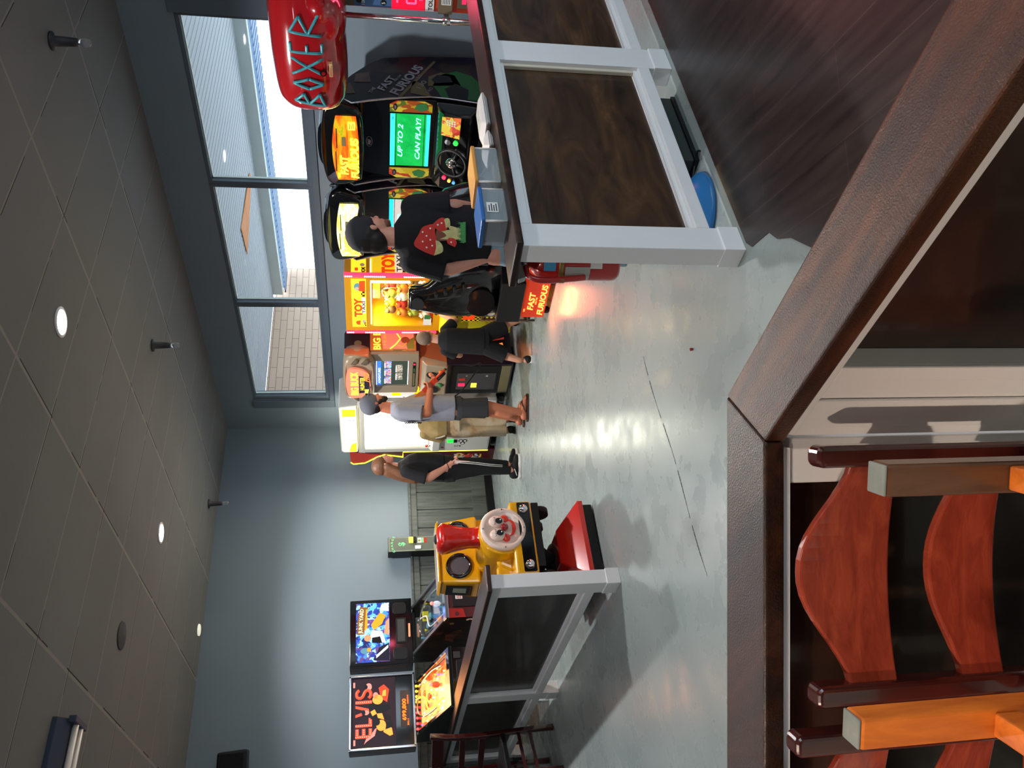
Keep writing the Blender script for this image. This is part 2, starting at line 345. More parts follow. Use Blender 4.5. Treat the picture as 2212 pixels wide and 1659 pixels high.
noise_mat('stained_board', [(0.25, (22, 10, 5)), (0.45, (54, 27, 13)), (0.62, (88, 48, 22)), (0.8, (136, 82, 38))], scale=(9, 1.2, 6), nscale=2.2, rough=0.36, coat=0.12, bump=0.4, bscale=300)
noise_mat('stained_board_long', [(0.3, (20, 9, 5)), (0.5, (40, 20, 11)), (0.7, (66, 36, 20))], scale=(9, 1.0, 6), nscale=2.2, rough=0.36, coat=0.12, bump=0.35, bscale=300)
noise_mat('plywood_panel', [(0.3, (34, 23, 16)), (0.46, (62, 43, 29)), (0.6, (84, 59, 38)), (0.78, (130, 92, 58))], scale=(1.2, 1.2, 4.2), nscale=1.7, dist=1.2, rough=0.33, coat=0.3)
noise_mat('plywood_dark', [(0.3, (16, 10, 7)), (0.5, (34, 21, 13)), (0.62, (44, 28, 17)), (0.74, (96, 56, 30))], scale=(1.2, 1.2, 3.2), nscale=1.6, dist=1.5, rough=0.35, coat=0.3)
noise_mat('plywood_swirl', [(0.3, (24, 18, 12)), (0.5, (38, 29, 19)), (0.58, (58, 45, 30)), (0.62, (36, 27, 18)), (0.8, (52, 40, 26))], scale=(1, 1, 2.6), nscale=1.3, dist=2.4, detail=3, rough=0.35, coat=0.3)
for _n in ('stained_board', 'stained_board_long'): MATS[_n].node_tree.nodes['Principled BSDF'].inputs['Specular IOR Level'].default_value = 0.3
mat('black_gloss', (10, 10, 12), rough=0.12, coat=1.0, var=0)
mat('black_satin', (16, 16, 18), rough=0.4, var=0)
mat('black_matte', (12, 12, 13), rough=0.75, var=0)
mat('chrome', (225, 225, 230), rough=0.12, metal=1.0, var=0)
mat('steel', (150, 150, 152), rough=0.35, metal=1.0, var=0)
# ---------------------------------------------------------------- floor, ceiling, walls
MB().box(XL, XW + 0.15, YF, YB + 0.15, -0.12, 0, 'painted_concrete').build('floor'); struct(bpy.data.objects['floor'])
def rail_edge(x): return 2.085
pl_poly = [(4.9, 2.06), (2.31, 2.085), (2.26, 2.06), (2.20, 1.93), (2.13, 1.90), (2.06, 1.83), (1.90, 1.74), (1.5, 1.3), (1.2, 0.9), (1.0, -2.55), (6.15, -2.55), (6.15, 2.05)]
struct(MB().prism(pl_poly, 'z', 0.0, 0.004, 'dark_planks').build('floor_planks'))
struct(MB().box(XL, XW + 0.15, YF, YB + 0.15, CEIL, CEIL + 0.1, 'ceiling_tiles').build('ceiling'))
struct(MB().box(XL, XW + 0.15, YB, YB + 0.15, 0, CEIL, 'wall_paint').build('wall_back'))
struct(MB().box(XL - 0.15, XL, YF - 0.15, YB + 0.15, 0, CEIL, 'wall_paint').build('wall_left'))
w = MB(); w.box(XL, 0.8, YF - 0.15, YF, 0, CEIL, 'wall_paint').box(5.8, XW + 0.15, YF - 0.15, YF, 0, CEIL, 'wall_paint').box(0.8, 5.8, YF - 0.15, YF, 0, 0.7, 'wall_paint').box(0.8, 5.8, YF - 0.15, YF, 2.85, CEIL, 'wall_paint'); struct(w.build('wall_front'))
for k in range(3):
    a_, b_ = 0.8 + 5.0 * k / 3, 0.8 + 5.0 * (k + 1) / 3
    f = struct(MB().box(a_, a_ + 0.04, YF - 0.1, YF - 0.02, 0.7, 2.85, 'window_paint').box(b_ - 0.04, b_, YF - 0.1, YF - 0.02, 0.7, 2.85, 'window_paint').box(a_ + 0.04, b_ - 0.04, YF - 0.1, YF - 0.02, 0.7, 0.75, 'window_paint').box(a_ + 0.04, b_ - 0.04, YF - 0.1, YF - 0.02, 2.8, 2.85, 'window_paint').build('window_%d' % (k + 4)))
    MB().box(a_ + 0.04, b_ - 0.04, YF - 0.063, YF - 0.057, 0.75, 2.8, 'clear_glass').build('pane', f)
def portal(loc, rot, sx, sy):
    l = bpy.data.lights.new('window_daylight', 'AREA'); l.shape = 'RECTANGLE'; l.size = sx; l.size_y = sy; l.cycles.is_portal = True
    o = bpy.data.objects.new('window_daylight', l); COL.objects.link(o); o.location = loc; o.rotation_euler = rot
portal((3.3, YF - 0.01, 1.78), (R(90), 0, 0), 5.0, 2.15); portal((XW + 0.01, 5.88, 2.52), (0, R(90), 0), 0.9, 4.9)
struct(MB().box(-20, 30, -30, YF - 0.15, -0.3, -0.12, 'asphalt').build('ground_outside'))
WZ0, WZ1 = 2.09, 2.955; WY0, WY1 = 3.43, 8.33
w = MB(); w.box(XW, XW + 0.15, YF, YB, 0, WZ0 - 0.04, 'wall_paint'); w.box(XW, XW + 0.15, YF, YB, WZ1 + 0.03, CEIL, 'wall_paint')
w.box(XW, XW + 0.15, YF, WY0 - 0.04, WZ0 - 0.04, WZ1 + 0.03, 'wall_paint'); w.box(XW, XW + 0.15, WY1 + 0.05, YB, WZ0 - 0.04, WZ1 + 0.03, 'wall_paint')
struct(w.build('wall_right'))
# flat painted band round the windows
t = MB(); t.box(XW - 0.02, XW, 3.0, WY0 - 0.04, WZ0 - 0.1, CEIL - 0.36, 'window_paint'); t.box(XW - 0.02, XW, WY1 + 0.05, WY1 + 0.2, WZ0 - 0.1, WZ1 + 0.03, 'window_paint'); t.box(XW - 0.015, XW, 3.0, WY1 + 0.2, WZ0 - 0.1, WZ0 - 0.04, 'window_paint')
struct(t.build('trim_1', bevel=0.004))
mul = [WY0, 5.04, 6.665, WY1]
for i in range(3):
    a, b = mul[i], mul[i + 1]; fr = MB(); q = 0.036
    x0, x1 = XW + 0.02, XW + 0.10
    fr.box(x0, x1, a - (0.04 if i == 0 else 0), b + (0.05 if i == 2 else 0), WZ0 - 0.04, WZ0, 'window_paint'); fr.box(x0, x1, a - (0.04 if i == 0 else 0), b + (0.05 if i == 2 else 0), WZ1, WZ1 + 0.03, 'window_paint')
    fr.box(x0, x1, a - (0.04 if i == 0 else 0.0), a + (0 if i == 0 else q), WZ0, WZ1, 'window_paint'); fr.box(x0, x1, b - (0 if i == 2 else q), b + (0.05 if i == 2 else 0), WZ0, WZ1, 'window_paint')
    f = struct(fr.build('window_%d' % (i + 1), bevel=0.004))
    ya, yb = a + (0 if i == 0 else q), b - (0 if i == 2 else q)
    MB().box(XW + 0.06, XW + 0.066, ya, yb, WZ0, WZ1, 'clear_glass').build('pane', f)
    g = MB()
    for (p0, p1, z0, z1) in ((ya, yb, WZ0, WZ0 + 0.012), (ya, yb, WZ1 - 0.01, WZ1), (ya, ya + 0.01, WZ0, WZ1), (yb - 0.01, yb, WZ0, WZ1)): g.box(XW + 0.066, XW + 0.09, p0, p1, z0, z1, 'fascia_paint')
    g.build('glazing_bead', f)
# wainscot on the back wall
w = MB(); x = XL
w.box(XL, 5.35, YB - 0.02, YB, 0.0, 1.06, 'wainscot_paint')
while x < 5.3:
    x2 = min(x + 0.245, 5.35); w.box(x + 0.006, x2 - 0.006, YB - 0.032, YB - 0.02, 0.27, 0.985, 'wainscot_paint'); x += 0.25
w.box(XL, 5.36, YB - 0.05, YB - 0.02, 0.985, 1.06, 'wainscot_paint'); w.box(XL, 5.36, YB - 0.045, YB - 0.02, 0.10, 0.28, 'wainscot_paint'); w.box(XL, 5.37, YB - 0.065, YB, 1.06, 1.085, 'wainscot_paint')
struct(w.build('trim_2', bevel=0.003))
struct(MB().box(XL, 5.36, YB - 0.06, YB - 0.02, 0.0, 0.10, 'black_satin').build('baseboard_back', bevel=0.003))
# outside the windows
struct(MB().box(XW + 0.15, 40, -20, 40, -0.3, -0.12, 'asphalt').build('ground_outside'))
so = MB(); so.box(XW + 0.15, 8.7, 0.5, 9.2, 2.98, 3.05, 'soffit_paint')
y = 0.5
while y < 9.15: so.box(XW + 0.2, 8.7, y, y + 0.012, 2.974, 2.981, 'soffit_paint'); y += 0.09
so.prism([(7.2, 6.45), (8.25, 6.5), (8.3, 6.62), (7.3, 6.95)], 'z', 2.966, 2.972, 'sunlit_orange_wood')  # flat panel for a soffit opening; sunlight on bare wood put into its orange
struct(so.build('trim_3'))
struct(MB().box(8.7, 8.78, 0.5, 9.1, 2.84, 3.05, 'fascia_paint').build('trim_4', bevel=0.004))
a = MB()
for k in range(92): a.box(8.85, 9.3, 0.3 + k * 0.1, 0.36 + k * 0.1, 2.81, 2.83, 'awning_metal')
a.box(8.85, 9.3, 0.3, 9.1, 2.83, 2.85, 'awning_metal'); struct(a.build('trim_5'))
struct(MB().box(XW + 0.15, 9.37, 9.2, 9.45, -0.12, 2.975, 'tan_brick').build('wall_outside'))
# ---------------------------------------------------------------- things on the ceiling
glow('lamp_disc', (255, 250, 255), 30.0)
def downlight(x, y, power, label, group, lit=True, r=0.075, col=(1, 0.98, 0.97), ang_=150):
    t = thing('recessed_downlight', label, 'ceiling light', (x, y, CEIL), 0, group)
    MB().lathe((0, 0, 0), (0, 0, -1), [(r * 1.28, 0), (r * 1.28, 0.006), (r * 1.05, 0.010), (r, 0.004), (r, 0.0)], 'white_paint', 28).build('trim_ring', t)
    MB().disc((0, 0, -0.0065), (0, 0, 1), r, 'lamp_disc', 0.004, 28, up=(0, 1, 0)).build('lamp', t)
    s_ = spot(0, 0, -0.03, power, ang_, 0.35, col, 0.06); COL.objects.link(s_); s_.parent = t
    return t
LN = ['lit recessed ceiling light above the racing cabinets', 'lit recessed ceiling light above the middle of the floor, nearer the back wall']
for i, (x, y) in enumerate(DOWNLIGHTS):
    downlight(x, y, DL_POWER[i], LN[i] if i < 2 else 'recessed ceiling light over the room, outside the picture', 'recessed ceiling lights' if i >= 2 else None, col=DL_COL[i], ang_=DL_ANG[i])
mat('dark_fixture', (58, 56, 62), rough=0.5)
mat('clear_bulb', (230, 230, 235), rough=0.05, trans=0.85, var=0)
for (x, y, lb) in ((4.80, 2.86, 'dark ceiling lamp holder with clear bulb, nearest to the camera'), (4.76, 5.62, 'dark ceiling lamp holder with clear bulb in front of the middle window'), (4.82, 8.50, 'dark ceiling lamp holder with clear bulb close to the far corner')):
    t = thing('lamp_holder', lb, 'ceiling lamp', (x, y, CEIL), 0)
    MB().lathe((0, 0, 0), (0, 0, -1), [(0.055, 0), (0.055, 0.012), (0.032, 0.02), (0.026, 0.12), (0.024, 0.15), (0.001, 0.15)], 'dark_fixture', 20).build('socket', t)
    MB().lathe((0, 0, -0.148), (0, 0, -1), [(0.012, 0), (0.022, 0.02), (0.027, 0.045), (0.02, 0.07), (0.001, 0.078)], 'clear_bulb', 16).build('bulb', t)
mat('grille_dark', (62, 62, 62), rough=0.7)
t = thing('ceiling_speaker', 'round dark grey speaker grille set in the ceiling', 'ceiling speaker', (2.435, 6.234, CEIL))
MB().lathe((0, 0, 0), (0, 0, -1), [(0.105, 0), (0.105, 0.006), (0.095, 0.009), (0.001, 0.012)], 'grille_dark', 32).build('grille', t)
glow('pale_trim', (235, 235, 215), 0.55)
t = thing('disc_light', 'small flat pale disc light on the ceiling against the back wall', 'ceiling light', (3.45, 8.80, CEIL))
MB().lathe((0, 0, 0), (0, 0, -1), [(0.062, 0), (0.062, 0.012), (0.055, 0.016), (0.001, 0.016)], 'pale_trim', 28).build('diffuser', t)
# fluorescent fitting
mat('fluoro_case', (62, 70, 90), rough=0.5); mat('fluoro_tube', (236, 228, 222), rough=0.25, var=0)
t = thing('tube_light', 'blue-grey double tube light fitting, its white tubes unlit', 'ceiling light', (1.58, 5.37, CEIL - 0.0), 0)
c = MB(); c.prism([(-0.13, 0), (-0.13, -0.03), (-0.07, -0.085), (0.07, -0.085), (0.13, -0.03), (0.13, 0)], 'x', -1.25, 0.0, 'fluoro_case'); c.build('housing', t, bevel=0.004)
for yy in (0.12, 0.21):
    MB().cyl((-1.2, yy - 0.165 + 0.02, -0.105), (-0.03, yy - 0.165 + 0.02, -0.105), 0.019, 0.019, 'fluoro_tube', 14).build('tube', t)
for e0, e1 in ((-0.03, 0.012), (-1.25, -1.21)): MB().box(e0, e1, -0.1, 0.12, -0.125, -0.08, 'fluoro_case').build('end_bracket', t, bevel=0.006)
# wall speaker
t = thing('wall_speaker', 'black box loudspeaker high on the back wall', 'speaker', (2.08, 8.86, 2.76), R(-12))
MB().prism([(-0.13, 0.0), (0.13, 0.0), (0.115, 0.28), (-0.115, 0.28)], 'y', -0.14, 0.06, 'black_satin').build('case', t, bevel=0.02)
MB().box(-0.1, 0.1, -0.148, -0.14, 0.03, 0.25, 'black_matte').build('grille', t, bevel=0.006)
MB().box(-0.03, 0.03, 0.06, 0.12, 0.1, 0.18, 'steel').build('bracket', t)
# ---------------------------------------------------------------- half-height partitions
def partition(name, label, loc, rz, x0, x1, posts, H, pm, board, zlo=0.12, endcap=None, t=0.09, foot=0.0):
    """frame of white posts and rails with dark plywood panels, under a dark wooden ledge.
    local x runs along it to the viewer's right, local y away from the viewer; posts = [(xa, xb)]"""
    g = thing(name, label, 'partition', loc, rz)
    for i, (a, b) in enumerate(posts):
        p = MB().box(a, b, 0, t, 0.0, H - 0.03, 'white_paint').box(a - 0.004, b + 0.004, -0.006, t + 0.006, 0.0, 0.09, 'white_paint')
        p.build('post', g, bevel=0.003)
        if foot: MB().cyl(((a + b) / 2, t / 2, 0), ((a + b) / 2, t / 2, 0.02), 0.03, 0.02, 'white_paint').build('foot', g)
    for i in range(len(posts) - 1):
        a, b = posts[i][1], posts[i + 1][0]
        MB().box(a, b, 0.0, t, zlo, zlo + 0.06, 'white_paint').build('bottom_rail', g, bevel=0.003)
        MB().box(a, b, 0.0, t, H - 0.075, H - 0.03, 'white_paint').build('top_rail', g, bevel=0.003)
        q = 0.022
        tr = MB()
        z0, z1 = zlo + 0.06, H - 0.075
        tr.box(a, b, 0.018, 0.04, z0, z0 + q, 'white_paint').box(a, b, 0.018, 0.04, z1 - q * .6, z1, 'white_paint').box(b - q, b, 0.018, 0.04, z0 + q, z1 - q * .6, 'cream_paint').box(a, a + q * .5, 0.018, 0.04, z0 + q, z1 - q * .6, 'white_paint')
        tr.build('panel_beading', g, bevel=0.004)
        MB().box(a, b, 0.04, 0.05, z0, z1, pm).build('panel', g)
    bx0, bx1, by0, by1 = board
    MB().box(bx0, bx1, by0, by1, H - 0.03, H, 'stained_board_long').build('ledge', g, bevel=0.008, seg=3)
    return g
mat('ledge_wood', (52, 34, 26), rough=0.2, coat=1.0, var=0.2)
partition('partition', 'low white framed partition with brown plywood panels and blue-lidded boxes on its ledge', (2.294, 2.11, 0), 0, 0, 2.45,
          [(0.0, 0.13), (1.32, 1.495), (2.3, 2.45)], 0.955, 'plywood_panel', (-0.02, 2.47, -0.03, 0.215))
partition('partition', 'low white framed partition with dark swirled plywood panels beside the train ride', (1.94, 4.56, 0), R(-90), -4.4, 0,
          [(-4.4, -4.28), (-2.36, -2.20), (-0.15, 0.0)], 0.84, 'plywood_swirl', (-4.4, 0.02, -0.03, 0.15), zlo=0.14)
# near partition, bent at the corner in front of the camera
g = thing('partition', 'nearest partition with glossy dark brown ledge bending at a mitred corner', 'partition', (0.70, 1.084, 0), 0)
ang = math.atan2(-0.623, 0.782)
O = Vector((0.70, 1.084, 0)); dL = Vector((-0.782, 0.623, 0)); nL = Vector((0.623, 0.782, 0)); oc = Vector((0.854, 1.158, 0)) - O
Lh = 2.6
def P2(v): return (v.x, v.y)
MB().prism([(0, 0), P2(oc), P2(oc + dL * Lh), P2(dL * Lh)], 'z', 0.802, 0.84, 'stained_board_long').build('ledge', g, bevel=0.006, seg=3)
MB().prism([(0, 0), (0.0, -3.2), (0.154, -3.2), P2(oc)], 'z', 0.802, 0.84, 'stained_board').build('ledge', g, bevel=0.006, seg=3)
# frame under the left run (in its own turned frame)
def turned(o): o.rotation_euler = (0, 0, ang); return o
f = MB().box(-2.6, -0.012, 0.012, 0.10, 0.785, 0.802, 'white_paint'); turned(f.build('apron', g, bevel=0.002))
f = MB().box(-0.075, 0.005, 0.018, 0.11, 0.0, 0.785, 'white_paint'); turned(f.build('corner_post', g, bevel=0.003))
turned(MB().box(-1.35, -0.075, 0.06, 0.07, 0.2, 0.785, 'plywood_dark').build('panel', g))
turned(MB().box(-1.35, -0.075, 0.02, 0.11, 0.12, 0.2, 'white_paint').build('bottom_rail', g, bevel=0.003))
turned(MB().box(-1.5, -1.35, 0.012, 0.11, 0.0, 0.785, 'white_paint').build('post', g, bevel=0.003))
turned(MB().box(-2.6, -1.5, 0.06, 0.07, 0.2, 0.785, 'plywood_dark').build('panel', g))
MB().box(0.018, 0.11, -0.19, 0.01, 0.0, 0.785, 'white_paint').box(0.010, 0.018, -0.19, -0.155, 0.0, 0.785, 'white_paint').box(0.012, 0.018, -0.10, -0.02, 0.0, 0.785, 'white_paint').build('corner_post', g, bevel=0.003)
MB().box(0.008, 0.10, -3.2, -0.008, 0.785, 0.802, 'white_paint').build('apron', g, bevel=0.002)
MB().box(0.05, 0.06, -1.5, -0.19, 0.12, 0.785, 'plywood_dark').build('panel', g)
MB().box(0.02, 0.10, -1.5, -0.19, 0.0, 0.12, 'white_paint').build('bottom_rail', g, bevel=0.003)
MB().box(0.015, 0.11, -1.66, -1.5, 0.0, 0.785, 'white_paint').build('post', g, bevel=0.003)
MB().box(0.05, 0.06, -3.2, -1.66, 0.12, 0.785, 'plywood_dark').build('panel', g)
# ---------------------------------------------------------------- chairs
noise_mat('cherry_wood', [(0.3, (112, 40, 27)), (0.5, (142, 56, 38)), (0.75, (168, 76, 50))], scale=(8, 8, 30), nscale=1.2, rough=0.22, coat=0.6, dist=0.6, bump=0.05)
noise_mat('cherry_dark', [(0.3, (44, 14, 14)), (0.7, (72, 26, 22))], scale=(30, 30, 3), nscale=1.2, rough=0.2, coat=0.7)
noise_mat('amber_wood', [(0.3, (176, 84, 22)), (0.7, (228, 124, 36))], scale=(20, 20, 4), nscale=1.5, rough=0.5, coat=0.0)
noise_mat('brown_wood', [(0.3, (70, 44, 30)), (0.7, (112, 74, 48))], scale=(20, 20, 3), nscale=1.5, rough=0.35, coat=0.3)
mat('worn_tip', (120, 124, 118), rough=0.8, var=0.25, vscale=40)
def ladder_chair(name, label, loc, rz, H=0.80, slats=((0.65, 0.735, 0.812), (0.45, 0.53, 0.575)), mm='cherry_wood', pm='cherry_dark', w=0.195):
    t = thing(name, label, 'chair', loc, rz)
    for s_ in (-1, 1):
        MB().prism(rrect(s_ * w - 0.018, s_ * w + 0.018, 0.0, H, 0.012), 'y', -0.02, 0.02, pm).build('back_leg', t, bevel=0.008, seg=3)
        MB().frust((s_ * w - 0.016, s_ * w + 0.016, -0.40, -0.368, 0.0), (s_ * w - 0.02, s_ * w + 0.02, -0.405, -0.365, 0.405), pm).build('front_leg', t, bevel=0.004)
        MB().box(s_ * w - 0.01, s_ * w + 0.01, -0.37, -0.02, 0.17, 0.2, pm).build('side_stretcher', t, bevel=0.003)
    for (zb, ze, zm) in slats:
        m = MB(); n = 18; a, b = [], []
        for k in range(n + 1):
            u = -1 + 2 * k / n; x = u * (w - 0.01); yb = 0.028 * (1 - u * u) + 0.0
            top = ze + (zm - ze) * (0.5 + 0.5 * math.cos(math.pi * min(1, abs(u) ** 1.15)))
            m_ = [(x, yb - 0.009, zb), (x, yb + 0.009, zb), (x, yb + 0.009, top), (x, yb - 0.009, top)]; a.append(m_)
        m.rings(a, mm, True, False, False); m.build('slat', t, bevel=0.004, seg=2)
    MB().prism(rrect(-w - 0.02, w + 0.02, -0.42, -0.025, 0.03), 'z', 0.405, 0.43, mm).build('seat', t, bevel=0.006, seg=2)
    MB().box(-w + 0.01, w - 0.01, -0.395, -0.375, 0.2, 0.225, pm).build('front_stretcher', t, bevel=0.003)
    return t
ladder_chair('ladder_back_chair', 'glossy cherry ladder-back chair against the near partition, whole back in view', (0.482, 1.15, 0), ang)
ladder_chair('ladder_back_chair', 'cherry ladder-back chair cut off at the corner, one post and slat end in view', (0.118, 1.446, 0), ang, H=0.835, slats=((0.66, 0.745, 0.825), (0.46, 0.54, 0.585)))
# chair upside down on the first chair's seat
t = thing('upturned_chair', 'wooden chair upside down, legs up with worn grey tips and amber stretchers', 'chair', (0.345, 0.925, 0.433), ang - R(4))
wq = 0.165
MB().prism(rrect(-0.19, 0.19, -0.36, 0.02, 0.03), 'z', 0.0, 0.025, 'brown_wood').build('seat', t, bevel=0.005)
for s_, hm in ((-1, 'amber_wood'), (1, 'brown_wood')):
    for yy in (0.0, -0.33):
        lg = MB().frust((s_ * wq - 0.021, s_ * wq + 0.021, yy - 0.02, yy + 0.02, 0.025), (s_ * wq - 0.021, s_ * wq + 0.021, yy - 0.019, yy + 0.019, 0.435 + (0.02 if s_ < 0 else 0)), hm).build('leg', t, bevel=0.004)
        MB().box(s_ * wq - 0.020, s_ * wq + 0.020, yy - 0.018, yy + 0.018, 0.435 + (0.02 if s_ < 0 else 0), 0.439 + (0.02 if s_ < 0 else 0), 'worn_tip').build('worn_tip', lg, bevel=0.002)
    o = MB().box(s_ * wq - 0.016, s_ * wq + 0.016, -0.31, -0.02, 0.225, 0.265, 'amber_wood').build('side_stretcher', t, bevel=0.003)
# chair at the left edge by the far partition
def far_chair():
    t = thing('wooden_chair', 'dark brown wooden chair by the left partition, at the lower left corner', 'chair', (1.66, 7.35, 0), R(-62))
    for s_ in (-1, 1):
        pts = [(s_ * 0.2, 0.05 * math.cos(k / 9 * math.pi * 1.0) - 0.03 + 0.10 * (k / 9) ** 2, 1.06 * k / 9) for k in range(10)]
        m = MB(); rr = []
        for x, y, z in pts: rr.append([(x - 0.018, y - 0.022, z), (x + 0.018, y - 0.022, z), (x + 0.018, y + 0.022, z), (x - 0.018, y + 0.022, z)])
        m.rings(rr, 'cherry_dark', True, False, True); m.build('back_leg', t, bevel=0.004)
        MB().box(s_ * 0.2 - 0.018, s_ * 0.2 + 0.018, -0.42, -0.385, 0, 0.43, 'cherry_dark').build('front_leg', t, bevel=0.004)
        MB().box(s_ * 0.2 - 0.01, s_ * 0.2 + 0.01, -0.4, 0.0, 0.2, 0.225, 'cherry_dark').build('side_stretcher', t)
        MB().box(s_ * 0.2 - 0.01, s_ * 0.2 + 0.01, -0.4, 0.0, 0.3, 0.325, 'cherry_dark').build('side_stretcher', t)
    MB().prism(rrect(-0.22, 0.22, -0.43, 0.0, 0.03), 'z', 0.43, 0.47, 'black_satin').build('seat', t, bevel=0.008)
    for z0, z1, d in ((0.94, 1.04, 0.035), (0.76, 0.81, 0.0), (0.6, 0.65, -0.03)):
        MB().box(-0.2, 0.2, d - 0.012, d + 0.012, z0, z1, 'cherry_dark').build('slat', t, bevel=0.003)
far_chair()
# ---------------------------------------------------------------- things on and under the right-hand partition
pane_mat('clear_plastic', (0.82, 0.86, 0.9))
mat('blue_lid', (52, 108, 180), rough=0.35, var=0.03); mat('amber_lid', (226, 158, 80), rough=0.4, var=0.03)
mat('paper_white', (232, 232, 230), rough=0.7, var=0.02); mat('grey_insert', (96, 100, 104), rough=0.6)
def tub(label, x, y, w, d, h, lidm, insert=False):
    t = thing('storage_box', label, 'storage box', (x, y, 0.955))
    m = MB(); k = 0.003
    m.box(-w/2, w/2, -d/2, d/2, 0, k, 'frosted_plastic'); m.box(-w/2, w/2, -d/2, -d/2 + k, k, h, 'frosted_plastic'); m.box(-w/2, w/2, d/2 - k, d/2, k, h, 'frosted_plastic')
    m.box(-w/2, -w/2 + k, -d/2 + k, d/2 - k, k, h, 'frosted_plastic'); m.box(w/2 - k, w/2, -d/2 + k, d/2 - k, k, h, 'frosted_plastic'); m.build('tub', t)
    for sx in (-1, 1): MB().cyl((sx * (w/2 + 0.004), -d/2 + 0.002, 0.004), (sx * (w/2 + 0.004), -d/2 + 0.002, h), 0.005, 0.005, 'fluoro_tube', 8).build('corner_rib', t)
    MB().prism(rrect(-w/2 - 0.012, w/2 + 0.012, -d/2 - 0.012, d/2 + 0.012, 0.015), 'z', h, h + 0.016, lidm).build('lid', t, bevel=0.004)
    if insert:
        q = MB().box(-w/2 + 0.008, w/2 - 0.008, d/2 - 0.02, d/2 - 0.012, 0.004, h - 0.006, 'grey_insert').build('insert', t)
        MB().box(-0.05, 0.01, -d/2 - 0.0035, -d/2 - 0.001, h - 0.06, h - 0.012, 'paper_white').scribble(-0.044, 0.004, h - 0.057, h - 0.018, 4, -d/2 - 0.0035, 'black_satin').build('sticker', t)
    return t
tub('clear storage box with blue lid and white sticker, left end of the partition ledge', 2.585, 2.225, 0.19, 0.14, 0.095, 'blue_lid', True)
tub('clear storage box with a blue-rimmed amber lid, second from the ledge end', 2.86, 2.235, 0.22, 0.14, 0.10, 'amber_lid')
for (x, z, lb, ww) in ((3.30, 0.955, 'white tray with a small dark mark, farther right of the two on the ledge', 0.26), (3.07, 0.955, 'white tray touching the amber-lidded box', 0.12)):
    t = thing('white_tray', lb, 'tray', (x, 2.24, z))
    m = MB(); m.frust((-ww/2 + 0.03, ww/2 - 0.03, -0.05, 0.05, 0.0), (-ww/2, ww/2, -0.07, 0.07, 0.022), 'fluoro_tube'); m.build('base', t, bevel=0.006)
    m = MB(); m.frust((-ww/2, ww/2, -0.07, 0.07, 0.024), (-ww/2 + 0.04, ww/2 - 0.04, -0.045, 0.045, 0.045), 'fluoro_tube'); lid = m.build('lid', t, bevel=0.006)
    if ww > 0.2: MB().text('APT', 0.02, (-0.03, -0.012, 0.0462), 'black_satin', right=(1, 0, 0), up=(0, 1, 0), depth=0.0006).build('mark', lid)
# fire extinguisher
mat('extinguisher_red', (176, 30, 26), rough=0.3, coat=0.6, var=0.02); mat('brass_strap', (158, 128, 78), rough=0.4, metal=0.6)
mat('label_blue', (70, 160, 210), rough=0.5, var=0); mat('label_grey', (180, 182, 178), rough=0.5, var=0.05)
t = thing('fire_extinguisher', 'red fire extinguisher strapped to the end post of the partition', 'fire extinguisher', (2.375, 2.285, 0.49))
MB().lathe((0, 0, 0), (0, 0, 1), [(0.001, 0), (0.055, 0.0), (0.064, 0.012), (0.066, 0.03), (0.066, 0.30), (0.058, 0.335), (0.035, 0.36), (0.018, 0.37), (0.016, 0.385), (0.001, 0.385)], 'extinguisher_red', 28).build('cylinder', t)
MB().cyl((0, 0, 0.38), (0, 0, 0.41), 0.016, 0.018, 'steel').build('valve', t)
MB().prism([(-0.09, 0.40), (0.03, 0.41), (0.03, 0.425), (-0.09, 0.44), (-0.105, 0.43)], 'y', -0.012, 0.012, 'steel').build('lever', t, bevel=0.003)
MB().tube(spline([(-0.02, 0, 0.39), (-0.07, 0, 0.385), (-0.095, 0.0, 0.33), (-0.085, 0.0, 0.22), (-0.075, 0, 0.15)]), 0.013, 'extinguisher_red').build('hose', t)
MB().lathe((0, 0, 0.24), (0, 0, 1), [(0.069, 0), (0.069, 0.022), (0.066, 0.022), (0.066, 0)], 'brass_strap', 24).box(-0.10, -0.066, -0.01, 0.01, 0.24, 0.262, 'brass_strap').build('strap', t)
def curved(name, z0, z1, a0, a1, m_, r_=0.0675, txt=None):
    m = MB(); rr = []
    for k in range(7):
        a = R(a0 + (a1 - a0) * k / 6); rr.append([(r_ * math.cos(a), r_ * math.sin(a), z0), (r_ * math.cos(a), r_ * math.sin(a), z1)])
    for k in range(6): m.add([rr[k][0], rr[k + 1][0], rr[k + 1][1], rr[k][1]], [(0, 1, 2, 3)], m_)
    m.build(name, t)
curved('blue_label', 0.275, 0.325, -160, -120, 'label_blue'); curved('grey_label', 0.13, 0.235, 150, 215, 'label_grey'); curved('paper_tag', 0.08, 0.13, -150, -125, 'paper_white')
# under the partition
mat('dark_green_box', (44, 50, 46), rough=0.6)
t = thing('dark_box', 'flat dark green box on the floor under the right partition', 'box', (3.22, 2.34, 0))
MB().box(-0.25, 0.25, -0.16, 0.18, 0.02, 0.13, 'dark_green_box').build('body', t, bevel=0.008)
MB().box(-0.255, 0.255, -0.165, 0.185, 0.0, 0.02, 'black_satin').build('base', t)
mat('blue_plastic', (44, 112, 172), rough=0.3, var=0.03)
t = thing('blue_base', 'round blue plastic base on the floor near the partition end', 'base', (2.77, 2.33, 0)); t.scale = (0.78, 0.78, 0.78)
MB().lathe((0, 0, 0), (0, 0, 1), [(0.001, 0), (0.235, 0.0), (0.245, 0.012), (0.235, 0.03), (0.15, 0.085), (0.10, 0.10), (0.045, 0.105), (0.04, 0.16), (0.001, 0.16)], 'blue_plastic', 40).build('body', t)
MB().cyl((0.14, -0.06, 0.09), (0.17, -0.09, 0.10), 0.02, 0.016, 'black_satin').build('plug', t)
